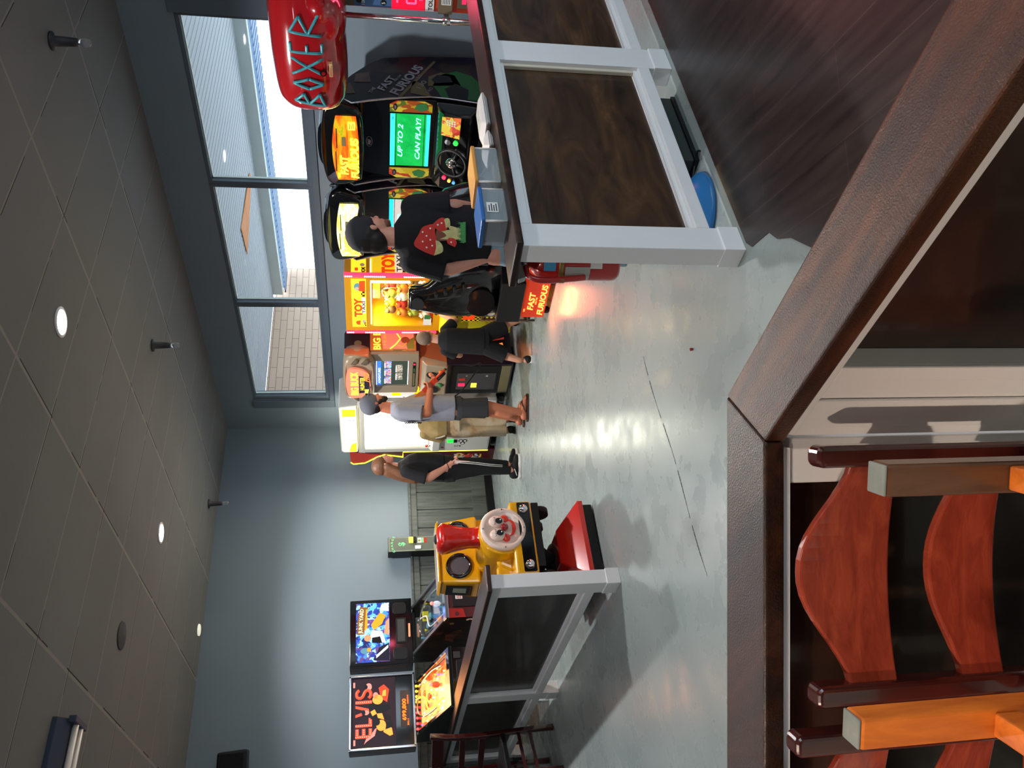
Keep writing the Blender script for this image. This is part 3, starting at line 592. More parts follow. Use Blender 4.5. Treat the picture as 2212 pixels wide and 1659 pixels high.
MB().tube(spline([(0.2, -0.12, 0.03), (0.26, -0.16, 0.015), (0.3, -0.22, 0.01), (0.27, -0.25, 0.01)]), 0.006, 'black_satin').build('cable', t)
tag(MB().ell((2.335, 2.789, 0.008), (0.008, 0.008, 0.008), 'extinguisher_red').build('red_bead'), 'tiny red bead lying on the grey floor', 'bead')
# long hairline crack in the floor
m = MB(); pts = [(2.86, 3.36, 0)] ; n = 40
for k in range(n):
    u = k / n; x = 2.76 - 1.35 * u; y = 3.36 - 0.06 * u + 0.012 * math.sin(9 * u); wd = 0.0016 + 0.0028 * abs(math.sin(13 * u))
    x2 = 2.76 - 1.35 * (u + 0.92 / n); y2 = 3.36 - 0.06 * (u + 0.92 / n) + 0.012 * math.sin(9 * (u + 1 / n))
    if k % 9 != 4: m.add([(x, y - wd, 0.0006), (x2, y2 - wd, 0.0006), (x2, y2 + wd, 0.0006), (x, y + wd, 0.0006)], [(0, 1, 2, 3)], 'black_matte')
struct(m.build('floor_crack'))
# ---------------------------------------------------------------- arcade machines
def lamp(parent, loc, energy, col, size=0.3, sy=None, rot=(0, 0, 0), name='glow_light'):
    l = bpy.data.lights.new(name, 'AREA'); l.energy = energy; l.color = col; l.size = size
    if sy: l.shape = 'RECTANGLE'; l.size_y = sy
    o = bpy.data.objects.new(name, l); COL.objects.link(o); o.location = loc; o.rotation_euler = rot; o.parent = parent; return o
# --- racing cabinets
art_mat('race_side_art', [(24, 18, 34), (40, 24, 40), (70, 26, 34), (20, 20, 28), (34, 24, 48), (58, 44, 40)], 5.0, rough=0.3)
art_mat('race_speaker_art', [(196, 170, 40), (210, 190, 60), (170, 80, 30), (190, 60, 40), (90, 110, 40)], 16.0, rough=0.35, stretch=(1, 1, 0.35))
art_mat('keypad_art', [(220, 190, 40), (230, 110, 40), (200, 60, 40), (210, 200, 60)], 18.0, rough=0.3, emis=0.12)
noise_mat('race_marquee', [(0.30, (90, 30, 5)), (0.42, (225, 84, 10)), (0.52, (236, 140, 18)), (0.62, (190, 176, 20)), (0.8, (80, 70, 10))], scale=(2.0, 1, 9), nscale=1.6, detail=3, rough=0.3, emis=0.5)
noise_mat('race_marquee_pale', [(0.25, (120, 120, 30)), (0.42, (226, 216, 90)), (0.55, (250, 245, 180)), (0.7, (150, 170, 100)), (0.85, (60, 60, 20))], scale=(2.0, 1, 9), nscale=1.6, detail=3, rough=0.3, emis=1.15)
noise_mat('screen_green', [(0.3, (0, 132, 52)), (0.7, (24, 166, 74))], nscale=6, rough=0.2, emis=1.0)
glow('screen_cyan', (50, 210, 225), 1.0); glow('letters_cyan', (150, 255, 245), 1.2); glow('letters_yellow', (255, 244, 60), 1.9); glow('letters_orange', (255, 150, 40), 1.4)
mat('car_green', (52, 120, 66), rough=0.4); mat('car_glass', (24, 26, 34), rough=0.3); mat('tan_print', (120, 112, 80), rough=0.4); mat('letters_silver', (168, 170, 182), rough=0.35, var=0)
mat('speedo_white', (150, 146, 140), rough=0.4, var=0); mat('face_print', (104, 84, 78), rough=0.4, var=0.25, vscale=20)
glow('button_green', (30, 235, 60), 1.4); glow('button_red', (255, 30, 70), 1.5); glow('button_amber', (255, 170, 70), 1.4); glow('button_blue', (70, 150, 220), 0.9)
glow('neon_orange', (255, 96, 40), 6.0); mat('neon_plate', (150, 40, 22), rough=0.3, emis=(255, 70, 30), es=0.35, var=0)
mat('seat_black', (13, 12, 14), rough=0.2, coat=0.6, var=0)
SIDE = [(0.05, 0.08), (0.70, 0.08), (0.714, 0.75), (0.686, 1.13), (0.637, 1.395), (0.551, 1.506), (0.372, 1.649), (0.22, 1.75), (0.084, 1.852), (0.064, 1.732), (0.0, 1.645), (0.045, 1.52), (0.085, 1.368), (0.115, 1.2), (0.132, 1.047), (0.12, 0.9), (0.083, 0.69), (0.05, 0.55)]
def racing(label, yc, pale, scr):
    t = thing('racing_cabinet', label, 'arcade machine', (5.45, yc, 0), R(-90), None)
    sidepoly = spline(SIDE[:9], 4) + SIDE[9:]
    for s_ in (1, -1):
        a, b = (0.37, 0.385) if s_ > 0 else (-0.385, -0.37)
        p = MB().prism(SIDE, 'x', a, b, 'race_side_art')
        if s_ > 0:
            X = 0.3865
            def sh(poly, m_): p.prism(poly, 'x', X - 0.001, X + 0.0008, m_)
            sh([(0.10, 0.62), (0.30, 0.62), (0.44, 0.70), (0.50, 0.82), (0.42, 0.98), (0.28, 1.02), (0.12, 0.96)], 'car_green')
            sh([(0.30, 0.80), (0.44, 0.84), (0.47, 0.95), (0.40, 1.05), (0.27, 1.06)], 'tan_print')
            X += 0.001
            sh([(0.34, 0.86), (0.42, 0.88), (0.43, 0.98), (0.36, 1.03), (0.31, 1.0)], 'car_glass')
            sh([(0.10, 0.76), (0.24, 0.74), (0.32, 0.84), (0.24, 0.93), (0.11, 0.90)], 'car_glass')
            sh([(0.12, 1.04), (0.30, 1.10), (0.33, 1.18), (0.16, 1.20)], 'tan_print')
            sh([(0.10, 1.27), (0.62, 0.98), (0.63, 1.0), (0.10, 1.30)], 'tan_print')
            sh([(0.12, 1.62), (0.26, 1.66), (0.20, 1.74), (0.10, 1.72)], 'face_print'); sh([(0.28, 1.50), (0.42, 1.52), (0.38, 1.62), (0.27, 1.63)], 'face_print')
            X += 0.001
            rt = Vector((0, 0.88, -0.47)); up = Vector((0, 0.47, 0.88))
            def tx(w, z_, y_, zz_, wd, m_='letters_silver', bo=0.035): p.text(w, z_, (X, y_, zz_), m_, right=rt, up=up, depth=0.0008, bold=bo, width=wd)
            tx('THE', 0.04, 0.13, 1.50, 0.08, bo=0.02); tx('FAST', 0.085, 0.17, 1.405, 0.21); tx('AND THE', 0.022, 0.30, 1.315, 0.11, bo=0.02); tx('FURIOUS', 0.105, 0.12, 1.30, 0.46)
            tx('130', 0.06, 0.22, 1.12, 0.12, 'speedo_white', 0.02); tx('140', 0.045, 0.16, 1.06, 0.09, 'speedo_white', 0.0); tx('120', 0.045, 0.33, 1.14, 0.09, 'speedo_white', 0.0)
        side = p.build('side_panel', t)
        fr = [(yy, zz) for yy, zz in SIDE[8:]]
        MB().tube([((a + b) / 2 + (0.006 if s_ > 0 else -0.006), yy - 0.008, zz) for yy, zz in fr], 0.0075, 'chrome', 8).build('chrome_trim', side)
    MB().prism([(0.12, 0.1), (0.68, 0.1), (0.69, 0.75), (0.62, 1.37), (0.36, 1.62), (0.12, 1.8), (0.1, 1.4), (0.15, 1.05), (0.13, 0.7)], 'x', -0.37, 0.37, 'black_gloss').build('body', t)
    # marquee pod
    m = MB(); n = 9; rr = []
    for yy, k in ((-0.075, 0.93), (-0.06, 0.99), (0.0, 1.0), (0.12, 0.96), (0.30, 0.80)):
        zc = 1.715
        pts = []
        for (x_, z_) in spline([(-0.37, -0.02), (-0.385, 0.09), (-0.30, 0.15), (0.0, 0.175), (0.30, 0.15), (0.395, 0.09), (0.38, -0.02), (0.31, -0.135), (0.0, -0.155), (-0.31, -0.135)], 4)[:-1] + [(-0.31, -0.135), (-0.345, -0.08)]:
            pts.append((x_ * k, yy + 0.05 * (x_ / 0.4) ** 2, zc + z_ * k))
        rr.append(pts)
    m.rings(rr, 'black_gloss', True); pod = m.build('marquee_pod', t)
    m = MB()
    def cur(x): return -0.073 + 0.05 * (x / 0.4) ** 2 + (0.0)
    cols = 14; zt = lambda x: 1.805 - 0.035 * (x / 0.3) ** 2; zb = lambda x: 1.598 + 0.02 * (x / 0.3) ** 2
    for k in range(cols):
        xa = -0.30 + 0.60 * k / cols; xb = -0.30 + 0.60 * (k + 1) / cols
        m.add([(xa, cur(xa) - 0.006, zb(xa)), (xb, cur(xb) - 0.006, zb(xb)), (xb, cur(xb) - 0.006, zt(xb)), (xa, cur(xa) - 0.006, zt(xa))], [(0, 1, 2, 3)], 'race_marquee_pale' if pale else 'race_marquee', True)
    ty = -0.083; lt = 'letters_yellow'; nb = len(m.v)
    m.text('THE', 0.032, (-0.275, ty + 0.026, 1.748), lt, depth=0, bold=0.02); m.text('FAST', 0.078, (-0.235, ty + 0.012, 1.69), lt, depth=0, bold=0.05, shear=0.15, width=0.20)
    m.text('AND THE', 0.026, (-0.17, ty + 0.012, 1.668), lt, depth=0, bold=0.03); m.text('FURIOUS', 0.082, (-0.275, ty + 0.016, 1.606), lt, depth=0, bold=0.05, shear=0.15, width=0.40)
    m.box(-0.2, 0.0, ty + 0.022, ty + 0.026, 1.775, 1.782, 'black_satin').box(0.05, 0.13, ty + 0.004, ty + 0.006, 1.70, 1.73, 'tan_print').box(0.03, 0.2, ty + 0.006, ty + 0.008, 1.765, 1.772, 'black_satin')
    m.v[nb:] = [(v[0], cur(v[0]) - 0.012, v[2]) for i, v in enumerate(m.v[nb:])]
    m.build('lit_marquee', pod)
    if not pale: MB().box(0.185, 0.255, -0.068, -0.06, 1.625, 1.68, 'letters_yellow').scribble(0.195, 0.248, 1.632, 1.673, 3, -0.068, 'black_satin').build('yellow_sticker', pod)
    MB().prism(spline([(-0.22, 1.865), (-0.15, 1.905), (0.0, 1.918), (0.15, 1.905), (0.22, 1.865)], 4), 'y', 0.0, 0.2, 'black_gloss').build('spoiler', t)
    # bezel, badge, screen
    MB().prism([(-0.37, 1.0), (0.37, 1.0), (0.37, 1.60), (-0.37, 1.60)], 'y', 0.095, 0.13, 'black_gloss').build('bezel', t, bevel=0.01)
    m = MB().disc((-0.02, 0.094, 1.52), (0, -1, 0), 0.05, 'chrome', 0.006, 24, ry=0.026); m.disc((-0.02, 0.0875, 1.52), (0, -1, 0), 0.044, 'black_satin', 0.003, 24, ry=0.02); m.text('F&F', 0.032, (-0.02, 0.083, 1.509), 'fluoro_tube', depth=0, bold=0.02, align='CENTER'); m.build('badge', t)
    s = MB(); yz = 0.092
    s.box(-0.245, 0.245, yz, yz + 0.003, 1.04, 1.355, 'screen_green'); s.box(-0.245, 0.245, yz - 0.002, yz, 1.318, 1.355, 'screen_cyan').box(-0.245, 0.245, yz - 0.002, yz, 1.04, 1.07, 'screen_cyan').box(-0.245, 0.245, yz - 0.0025, yz, 1.083, 1.087, 'car_glass').box(-0.245, 0.245, yz - 0.0025, yz, 1.308, 1.312, 'car_glass')
    if scr:
        s.text('UP TO 2', 0.055, (0.0, yz - 0.003, 1.255), 'letters_cyan', depth=0, bold=0.02, shear=0.3, align='CENTER', width=0.31); s.text('CAN PLAY!', 0.055, (0.02, yz - 0.003, 1.115), 'letters_cyan', depth=0, bold=0.02, shear=0.3, align='CENTER', width=0.39); s.text('F&F', 0.022, (0.19, yz - 0.003, 1.328), 'car_glass', depth=0)
    else: s.box(-0.2, 0.245, yz - 0.002, yz, 1.25, 1.355, 'fluoro_tube').box(0.02, 0.08, yz - 0.004, yz - 0.002, 1.18, 1.28, 'letters_cyan')
    s.build('screen', t)
    for s_ in (1, -1):
        m = MB().prism([(s_ * 0.265, 1.36), (s_ * 0.33, 1.36), (s_ * 0.365, 1.30), (s_ * 0.365, 1.09), (s_ * 0.335, 1.03), (s_ * 0.265, 1.03)], 'y', 0.086, 0.094, 'race_speaker_art')
        m.disc((s_ * 0.31, 0.085, 1.318), (0, -1, 0), 0.03, 'black_satin', 0.002, 18, ry=0.016).text('F&F', 0.02, (s_ * 0.31, 0.082, 1.311), 'letters_silver', depth=0, align='CENTER')
        m.prism([(s_ * 0.275, 1.12), (s_ * 0.30, 1.06), (s_ * 0.35, 1.08), (s_ * 0.34, 1.15), (s_ * 0.30, 1.17)], 'y', 0.082, 0.086, 'car_green'); m.build('speaker_art', t)
    # dash
    m = MB(); m.prism([(0.14, 1.02), (0.02, 0.985), (-0.04, 0.95), (-0.085, 0.83), (-0.07, 0.74), (0.10, 0.62), (0.14, 0.62)], 'x', -0.365, 0.365, 'black_gloss'); dash = m.build('dashboard', t, bevel=0.02, seg=3)
    dn = Vector((0, -0.94, -0.35)) * -1; dn = Vector((0, -0.936, 0.352)); du = Vector((0, 0.352, 0.936))
    kc = Vector((0.26, -0.066, 0.89)); m = MB(); w_, h_ = 0.095, 0.075
    def on_dash(u, v, e): return kc + Vector((1, 0, 0)) * u + du * v + dn * e
    m.hexa([on_dash(-w_, -h_, 0), on_dash(w_, -h_, 0), on_dash(w_, -h_, 0.006), on_dash(-w_, -h_, 0.006), on_dash(-w_, h_, 0), on_dash(w_ * .7, h_, 0), on_dash(w_ * .7, h_, 0.006), on_dash(-w_, h_, 0.006)], 'keypad_art')
    kp = m.build('keypad_plate', dash)
    kk = MB()
    for r_ in range(4):
        for c_ in range(3):
            p_ = on_dash(0.012 + c_ * 0.019, 0.028 - r_ * 0.019, 0.006); kk.disc(p_, dn, 0.007, 'fluoro_tube', 0.004, 8)
    kk.build('keypad', kp)
    for (x_, z_, m_, rr_, nm) in ((0.12, 0.845, 'button_green', 0.02, 'green_button'), (0.115, 0.905, 'steel', 0.024, 'dial'), (-0.235, 0.915, 'button_red', 0.017, 'red_button'), (-0.255, 0.872, 'button_amber', 0.014, 'amber_button'), (-0.262, 0.835, 'button_blue', 0.013, 'blue_button')):
        yy = -0.04 - (0.95 - z_) * 0.375 - 0.002; MB().disc((x_, yy, z_), dn, rr_, m_, 0.012, 18).build(nm, dash)
    wc = Vector((0.0, -0.18, 0.877)); wn = Vector((0, -0.92, 0.39)).normalized(); wu = Vector((0, 0.39, 0.92)).normalized()
    m = MB(); m.tube([wc + (Vector((1, 0, 0)) * math.cos(a) + wu * math.sin(a)) * 0.118 for a in [2 * math.pi * i / 36 for i in range(36)]], 0.0125, 'black_satin', 10, closed=True)
    for a in (-20, 200, 270): m.tube([wc, wc + (Vector((1, 0, 0)) * math.cos(R(a)) + wu * math.sin(R(a))) * 0.115], 0.012, 'black_satin', 8)
    wheel = m.build('steering_wheel', dash)
    MB().lathe(wc - wn * 0.01, wn, [(0.045, 0), (0.045, 0.02), (0.03, 0.034), (0.001, 0.038)], 'chrome', 24).build('hub', wheel); MB().cyl(wc - wn * 0.01, wc - wn * 0.12, 0.025, 0.03, 'black_satin').build('column', wheel)
    MB().prism([(-0.03, 0.66), (0.12, 0.66), (0.12, 0.08), (0.04, 0.08)], 'x', -0.36, 0.36, 'black_satin').build('lower_front', t)
    # seat on its rail
    MB().box(-0.16, 0.16, -0.66, 0.06, 0.05, 0.17, 'black_satin').build('floor_rail', t, bevel=0.01)
    ns = MB().box(-0.235, 0.235, -0.84, -0.66, 0.045, 0.245, 'neon_plate')
    ns.build('seat_base', t, bevel=0.012)
    ns = MB(); ns.text('THE', 0.02, (-0.16, -0.842, 0.222), 'neon_orange', depth=0.0, bold=0.03); ns.text('FAST', 0.07, (-0.14, -0.842, 0.157), 'neon_orange', depth=0.0, bold=0.04, shear=0.2, width=0.22); ns.text('AND THE', 0.02, (-0.07, -0.842, 0.134), 'neon_orange', depth=0, bold=0.03); ns.text('FURIOUS', 0.068, (-0.20, -0.842, 0.066), 'neon_orange', depth=0.0, bold=0.04, shear=0.2, width=0.37); ns.build('neon_sign', t)
    for sx in (-1, 1): MB().cyl((sx * 0.19, -0.80, 0.028), (sx * 0.155, -0.80, 0.028), 0.028, 0.028, 'black_matte', 14).build('wheel', t)
    MB().box(-0.23, 0.23, -0.90, -0.55, 0.265, 0.47, 'black_satin').build('seat_box', t, bevel=0.008)
    m = MB(); rr = []
    for z, hw, yc_, th in ((0.46, 0.27, -0.74, 0.20), (0.6, 0.28, -0.76, 0.19), (0.75, 0.275, -0.79, 0.17), (0.88, 0.25, -0.81, 0.15), (0.98, 0.215, -0.825, 0.14), (1.06, 0.15, -0.835, 0.13), (1.12, 0.125, -0.84, 0.12), (1.19, 0.12, -0.845, 0.11), (1.215, 0.10, -0.845, 0.08)):
        ring = []
        for k in range(20):
            a = 2 * math.pi * k / 20; cx, cy = math.cos(a), math.sin(a)
            ring.append((hw * math.copysign(abs(cx) ** 0.6, cx), yc_ + th / 2 * math.copysign(abs(cy) ** 0.7, cy) + (0.05 * (abs(cx) ** 3) if z < 1.0 else 0), z))
        rr.append(ring)
    m.rings(rr, 'seat_black'); seat = m.build('seat_back', t)
    m = MB(); m.disc((0.0, -0.905, 1.14), (0, -1, 0.05), 0.07, 'black_matte', 0.012, 24, ry=0.05); m.build('headrest_disc', seat)
    m = MB(); m.disc((-0.02, -0.86, 0.62), (0, -1, 0.1), 0.16, 'seat_black', 0.02, 30, ry=0.12); m.build('lumbar_disc', seat)
    for k in range(4): MB().prism(rrect(0.085 + 0.028 * k, 0.125 + 0.028 * k, 0.985 - 0.075 * k, 1.01 - 0.075 * k, 0.008), 'y', -0.925, -0.885, 'black_matte').build('belt_slot', seat)
    for s_ in (-1, 1):
        MB().tube(spline([(s_ * 0.27, -0.74, 0.70), (s_ * 0.31, -0.58, 0.60), (s_ * 0.31, -0.40, 0.55), (s_ * 0.26, -0.28, 0.50)]), [0.05] * 25, 'seat_black', 12).build('side_bolster', seat)
    MB().prism(rrect(-0.28, 0.28, -0.74, -0.26, 0.1), 'z', 0.44, 0.54, 'seat_black').build('seat_cushion', t, bevel=0.03, seg=3)
    lamp(t, (0, -0.86, 0.14), 3.2, (1.0, 0.22, 0.08), 0.35, 0.1, (R(-50), 0, 0))
    lamp(t, (0, -0.12, 1.7), 1.2, (1.0, 0.75, 0.25), 0.5, 0.15, (R(-90), 0, 0))
    return t
racing('black racing cabinet with green screen reading UP TO 2 CAN PLAY!, nearest of the pair', 3.99, False, True)
racing('black racing cabinet partly hidden behind the person in the black mushroom shirt', 4.84, True, False)
# --- toy crane
mat('taxi_yellow', (214, 152, 8), rough=0.35, coat=0.4, var=0.03, emis=(214, 150, 6), es=0.0); mat('taxi_lemon', (226, 212, 36), rough=0.4, var=0.03)
glow('taxi_panel', (255, 215, 40), 0.85); glow('taxi_poster', (250, 205, 30), 0.6); glow('taxi_red', (228, 66, 20), 0.8); glow('taxi_white', (235, 215, 190), 0.75); glow('tube_white', (255, 250, 205), 2.2)
check_mat('taxi_checks', (250, 215, 40), (28, 26, 24), 44.0, emis=0.25); mat('cartoon_blue', (84, 138, 156), rough=0.5, emis=(84, 138, 156), es=0.4); mat('cartoon_skin', (222, 196, 170), rough=0.5)
glow('led_pink', (255, 48, 78), 2.0); glow('led_dot', (255, 235, 240), 7.0)
art_mat('prize_pile', [(214, 170, 40), (196, 60, 30), (190, 180, 60), (230, 200, 160), (90, 100, 50), (120, 84, 40)], 12.0)
mat('plush_white', (232, 222, 206), rough=0.9); mat('plush_green', (150, 160, 60), rough=0.9); mat('plush_orange', (226, 130, 50), rough=0.9); mat('plush_brown', (130, 96, 60), rough=0.9); mat('plush_red', (190, 50, 36), rough=0.9)
t = thing('toy_crane', 'yellow lit toy crane machine with LED strips and a checkered lower door', 'arcade machine', (5.5, 5.88, 0), R(-90))
D = 0.64
b = MB(); b.box(-0.38, 0.38, 0.0, D, 1.53, 1.77, 'taxi_yellow').box(-0.38, 0.38, 0.0, D, 0.12, 0.90, 'taxi_yellow').box(-0.38, 0.38, D - 0.03, D, 0.9, 1.53, 'taxi_yellow').box(-0.38, -0.315, 0.0, D, 0.9, 1.53, 'taxi_yellow').box(0.335, 0.38, 0.0, 0.045, 0.9, 1.53, 'taxi_yellow').box(0.345, 0.38, D - 0.08, D - 0.03, 0.9, 1.53, 'taxi_yellow').build('body', t, bevel=0.004)
m = MB().box(-0.32, 0.355, -0.006, 0, 1.565, 1.705, 'taxi_panel'); y_ = -0.0065
m.text('TOY', 0.10, (-0.17, y_, 1.61), 'taxi_red', depth=0.001, bold=0.055, width=0.27); m.box(-0.12, 0.11, y_ - 0.0005, y_, 1.573, 1.612, 'taxi_white').text('TAXI', 0.042, (-0.115, y_ - 0.001, 1.577), 'black_satin', depth=0.0006, bold=0.02, width=0.17)
m.disc((0.255, y_, 1.645), (0, -1, 0), 0.05, 'cartoon_blue', 0.002, 18, ry=0.036).prism([(0.19, 1.575), (0.34, 1.575), (0.33, 1.63), (0.2, 1.635)], 'y', y_ - 0.003, y_, 'taxi_red').disc((0.235, y_ - 0.002, 1.652), (0, -1, 0), 0.02, 'cartoon_skin', 0.002)
m.prism([(-0.29, 1.63), (-0.22, 1.625), (-0.23, 1.66), (-0.25, 1.672), (-0.28, 1.66)], 'y', y_ - 0.002, y_, 'taxi_red').disc((-0.24, y_, 1.59), (0, -1, 0), 0.03, 'cartoon_skin', 0.001, 16, ry=0.018).prism([(0.12, 1.575), (0.19, 1.575), (0.19, 1.615), (0.12, 1.615)], 'y', y_ - 0.001, y_, 'taxi_checks').prism([(-0.31, 1.57), (-0.26, 1.57), (-0.24, 1.585), (-0.3, 1.59)], 'y', y_ - 0.001, y_, 'taxi_checks')
m.build('marquee', t)
m = MB().box(0.38, 0.384, 0.045, D - 0.03, 1.565, 1.705, 'taxi_panel').box(0.3835, 0.386, 0.06, 0.13, 1.57, 1.61, 'taxi_checks').box(0.3835, 0.386, 0.08, 0.12, 1.64, 1.67, 'taxi_red'); m.disc((0.3845, 0.16, 1.60), (1, 0, 0), 0.022, 'cartoon_skin', 0.001, 16); m.build('side_marquee', t)
MB().box(-0.315, 0.335, 0.008, 0.014, 0.9, 1.53, 'clear_glass').build('front_glass', t); MB().box(0.36, 0.366, 0.045, D - 0.08, 0.9, 1.53, 'clear_glass').build('side_glass', t)
# posters seen through the glass
m = MB().box(-0.31, 0.345, D - 0.036, D - 0.03, 1.0, 1.53, 'taxi_poster'); m.box(0.28, 0.34, D - 0.04, D - 0.036, 1.0, 1.44, 'taxi_checks').disc((-0.02, D - 0.037, 1.32), (0, -1, 0), 0.11, 'plush_white', 0.002, 20, ry=0.085).disc((0.05, D - 0.039, 1.27), (0, -1, 0), 0.10, 'cartoon_blue', 0.002, 20, ry=0.07).disc((-0.12, D - 0.037, 1.30), (0, -1, 0), 0.05, 'taxi_red', 0.002, 20).box(-0.15, 0.2, D - 0.042, D - 0.038, 1.05, 1.1, 'taxi_checks'); m.build('back_poster', t)
m = MB().prism([(0.06, 0.92), (D - 0.09, 0.92), (D - 0.09, 1.5), (0.06, 1.5)], 'x', 0.350, 0.354, 'taxi_poster')
rt = Vector((0, 1, 0)); up = Vector((0, 0, 1))
m.text('TOY', 0.16, (0.356, 0.07, 1.30), 'taxi_red', right=rt, up=up, depth=0, bold=0.055, width=0.30); m.box(0.355, 0.357, 0.09, 0.36, 1.22, 1.29, 'taxi_white').text('TAXI', 0.065, (0.3585, 0.10, 1.228), 'black_satin', right=rt, up=up, depth=0, bold=0.02, width=0.22); m.box(0.355, 0.3565, 0.07, 0.4, 1.19, 1.22, 'taxi_checks')
m.disc((0.355, 0.2, 1.12), (1, 0, 0), 0.07, 'plush_white', 0.002, 20); m.disc((0.356, 0.14, 1.10), (1, 0, 0), 0.05, 'plush_orange', 0.002, 20); m.build('side_poster', t)
MB().cyl((0.22, 0.10, 0.95), (0.22, 0.10, 1.52), 0.014, 0.014, 'tube_white', 10).build('light_tube', t)
MB().box(-0.31, 0.33, 0.02, 0.3, 1.515, 1.528, 'tube_white').build('ceiling_lamp', t)
cl = MB().box(-0.12, 0.0, 0.20, 0.32, 1.43, 1.5, 'taxi_lemon').build('crane_carriage', t, bevel=0.01)
m = MB()
for a in (90, 210, 330):
    u = Vector((math.cos(R(a)), math.sin(R(a)), 0)); c0 = Vector((-0.06, 0.26, 1.42)); m.tube(spline([c0, c0 + u * 0.07 + Vector((0, 0, -0.04)), c0 + u * 0.09 + Vector((0, 0, -0.13)), c0 + u * 0.02 + Vector((0, 0, -0.2))]), 0.008, 'chrome', 8)
m.cyl((-0.06, 0.26, 1.44), (-0.06, 0.26, 1.36), 0.03, 0.022, 'steel').build('claw', t)
random.seed(3); PL = ['plush_white', 'plush_green', 'plush_orange', 'plush_brown', 'plush_red', 'taxi_lemon']
def plush(pm_):
    r_ = 0.048; return MB().ell((0, 0, r_), (r_, r_ * .92, r_), pm_).ell((0.0, -0.02, r_ * 1.75), (r_ * .62, r_ * .6, r_ * .55), pm_).ell((-r_ * .5, -0.01, r_ * 2.15), (0.016, 0.01, 0.016), pm_).ell((r_ * .5, -0.01, r_ * 2.15), (0.016, 0.01, 0.016), pm_).ell((0, -0.052, r_ * 1.7), (0.008, 0.006, 0.006), 'black_satin')
protos = {}
for lay in range(4):
    for iy in range(3):
        for ix in range(5):
            if lay >= 1 and ix > 5 - lay: continue
            x_ = -0.25 + 0.112 * ix + 0.03 * (iy % 2) + 0.02 * (lay % 2); yy_ = 0.11 + 0.115 * iy + 0.015 * lay; zz = 0.922 + 0.115 * lay
            pm_ = PL[(ix * 2 + iy * 3 + lay) % 6]
            if pm_ not in protos: o = plush(pm_).build('plush_toy'); protos[pm_] = o
            else: o = protos[pm_].copy(); COL.objects.link(o)
            tag(o, 'small plush toy in the pile inside the yellow toy crane', 'plush toy', 'plush toys in the yellow crane'); o.location = (5.5 + yy_, 5.88 - x_, zz); o.rotation_euler = (0, 0, R(-90) + random.uniform(-.5, .5))
MB().box(-0.31, 0.345, 0.05, D - 0.03, 0.895, 0.92, 'prize_pile').build('prize_floor', t)
for sx in (-1, 1):
    X0, X1 = (0.382, 0.415) if sx > 0 else (-0.415, -0.382); st = MB().box(X0, X1, -0.012, 0.03, 0.86, 1.77, 'led_pink').build('led_strip', t, bevel=0.004)
    m = MB()
    for (za, n_) in ((1.70, 4), (1.39, 11), (1.02, 11)):
        for k in range(n_): m.disc(((X0 + X1) / 2, -0.012, za + 0.0185 * k), (0, -1, 0), 0.0065, 'led_dot', 0.003, 8)
    m.build('led_dots', st)
m = MB().prism([(0.0, 0.84), (-0.10, 0.82), (-0.16, 0.79), (-0.16, 0.70), (0.0, 0.66)], 'x', -0.375, 0.375, 'taxi_lemon'); m.build('control_shelf', t, bevel=0.01)
j = MB().cyl((-0.02, -0.09, 0.80), (-0.02, -0.09, 0.87), 0.008, 0.008, 'steel').ell((-0.02, -0.09, 0.885), (0.02, 0.02, 0.02), 'black_gloss').build('joystick', t)
MB().cyl((0.12, -0.09, 0.80), (0.12, -0.09, 0.825), 0.02, 0.018, 'button_red').build('button', t)
m = MB().box(-0.36, 0.36, -0.05, 0.0, 0.10, 0.66, 'taxi_lemon').build('lower_door', t, bevel=0.006)
a = MB().box(-0.18, 0.06, -0.056, -0.05, 0.16, 0.62, 'taxi_checks').box(-0.10, 0.05, -0.058, -0.056, 0.27, 0.42, 'grey_insert').prism([(-0.15, 0.5), (-0.06, 0.48), (0.04, 0.52), (0.05, 0.6), (-0.05, 0.58), (-0.14, 0.62)], 'y', -0.059, -0.056, 'taxi_red').disc((-0.05, -0.0565, 0.33), (0, -1, 0), 0.04, 'plush_white', 0.003).disc((0.0, -0.0565, 0.24), (0, -1, 0), 0.035, 'cartoon_skin', 0.003).box(-0.12, -0.02, -0.059, -0.056, 0.185, 0.2, 'taxi_red').build('door_art', m)
MB().box(0.08, 0.18, -0.06, -0.05, 0.47, 0.56, 'steel').build('coin_slot', m, bevel=0.003)
MB().box(0.2, 0.34, -0.056, -0.05, 0.3, 0.38, 'taxi_checks').build('check_band', m)
for sx in (-1, 1):
    for yy in (0.05, D - 0.08): MB().cyl((sx * 0.3 - 0.015, yy, 0.045), (sx * 0.3 + 0.015, yy, 0.045), 0.045, 0.045, 'black_matte', 16).box(sx * 0.3 - 0.025, sx * 0.3 + 0.025, yy - 0.03, yy + 0.03, 0.085, 0.12, 'steel').build('caster', t)
MB().box(-0.30, -0.2, 0.002, 0.006, 0.92, 1.0, 'paper_white').box(-0.21, -0.15, 0.001, 0.005, 0.93, 0.99, 'car_green').build('price_sticker', t)
lamp(t, (0, 0.12, 1.5), 9, (1.0, 0.86, 0.5), 0.5, 0.2)
lamp(t, (0, -0.03, 1.64), 2.0, (1.0, 0.8, 0.3), 0.6, 0.15, (R(-90), 0, 0))
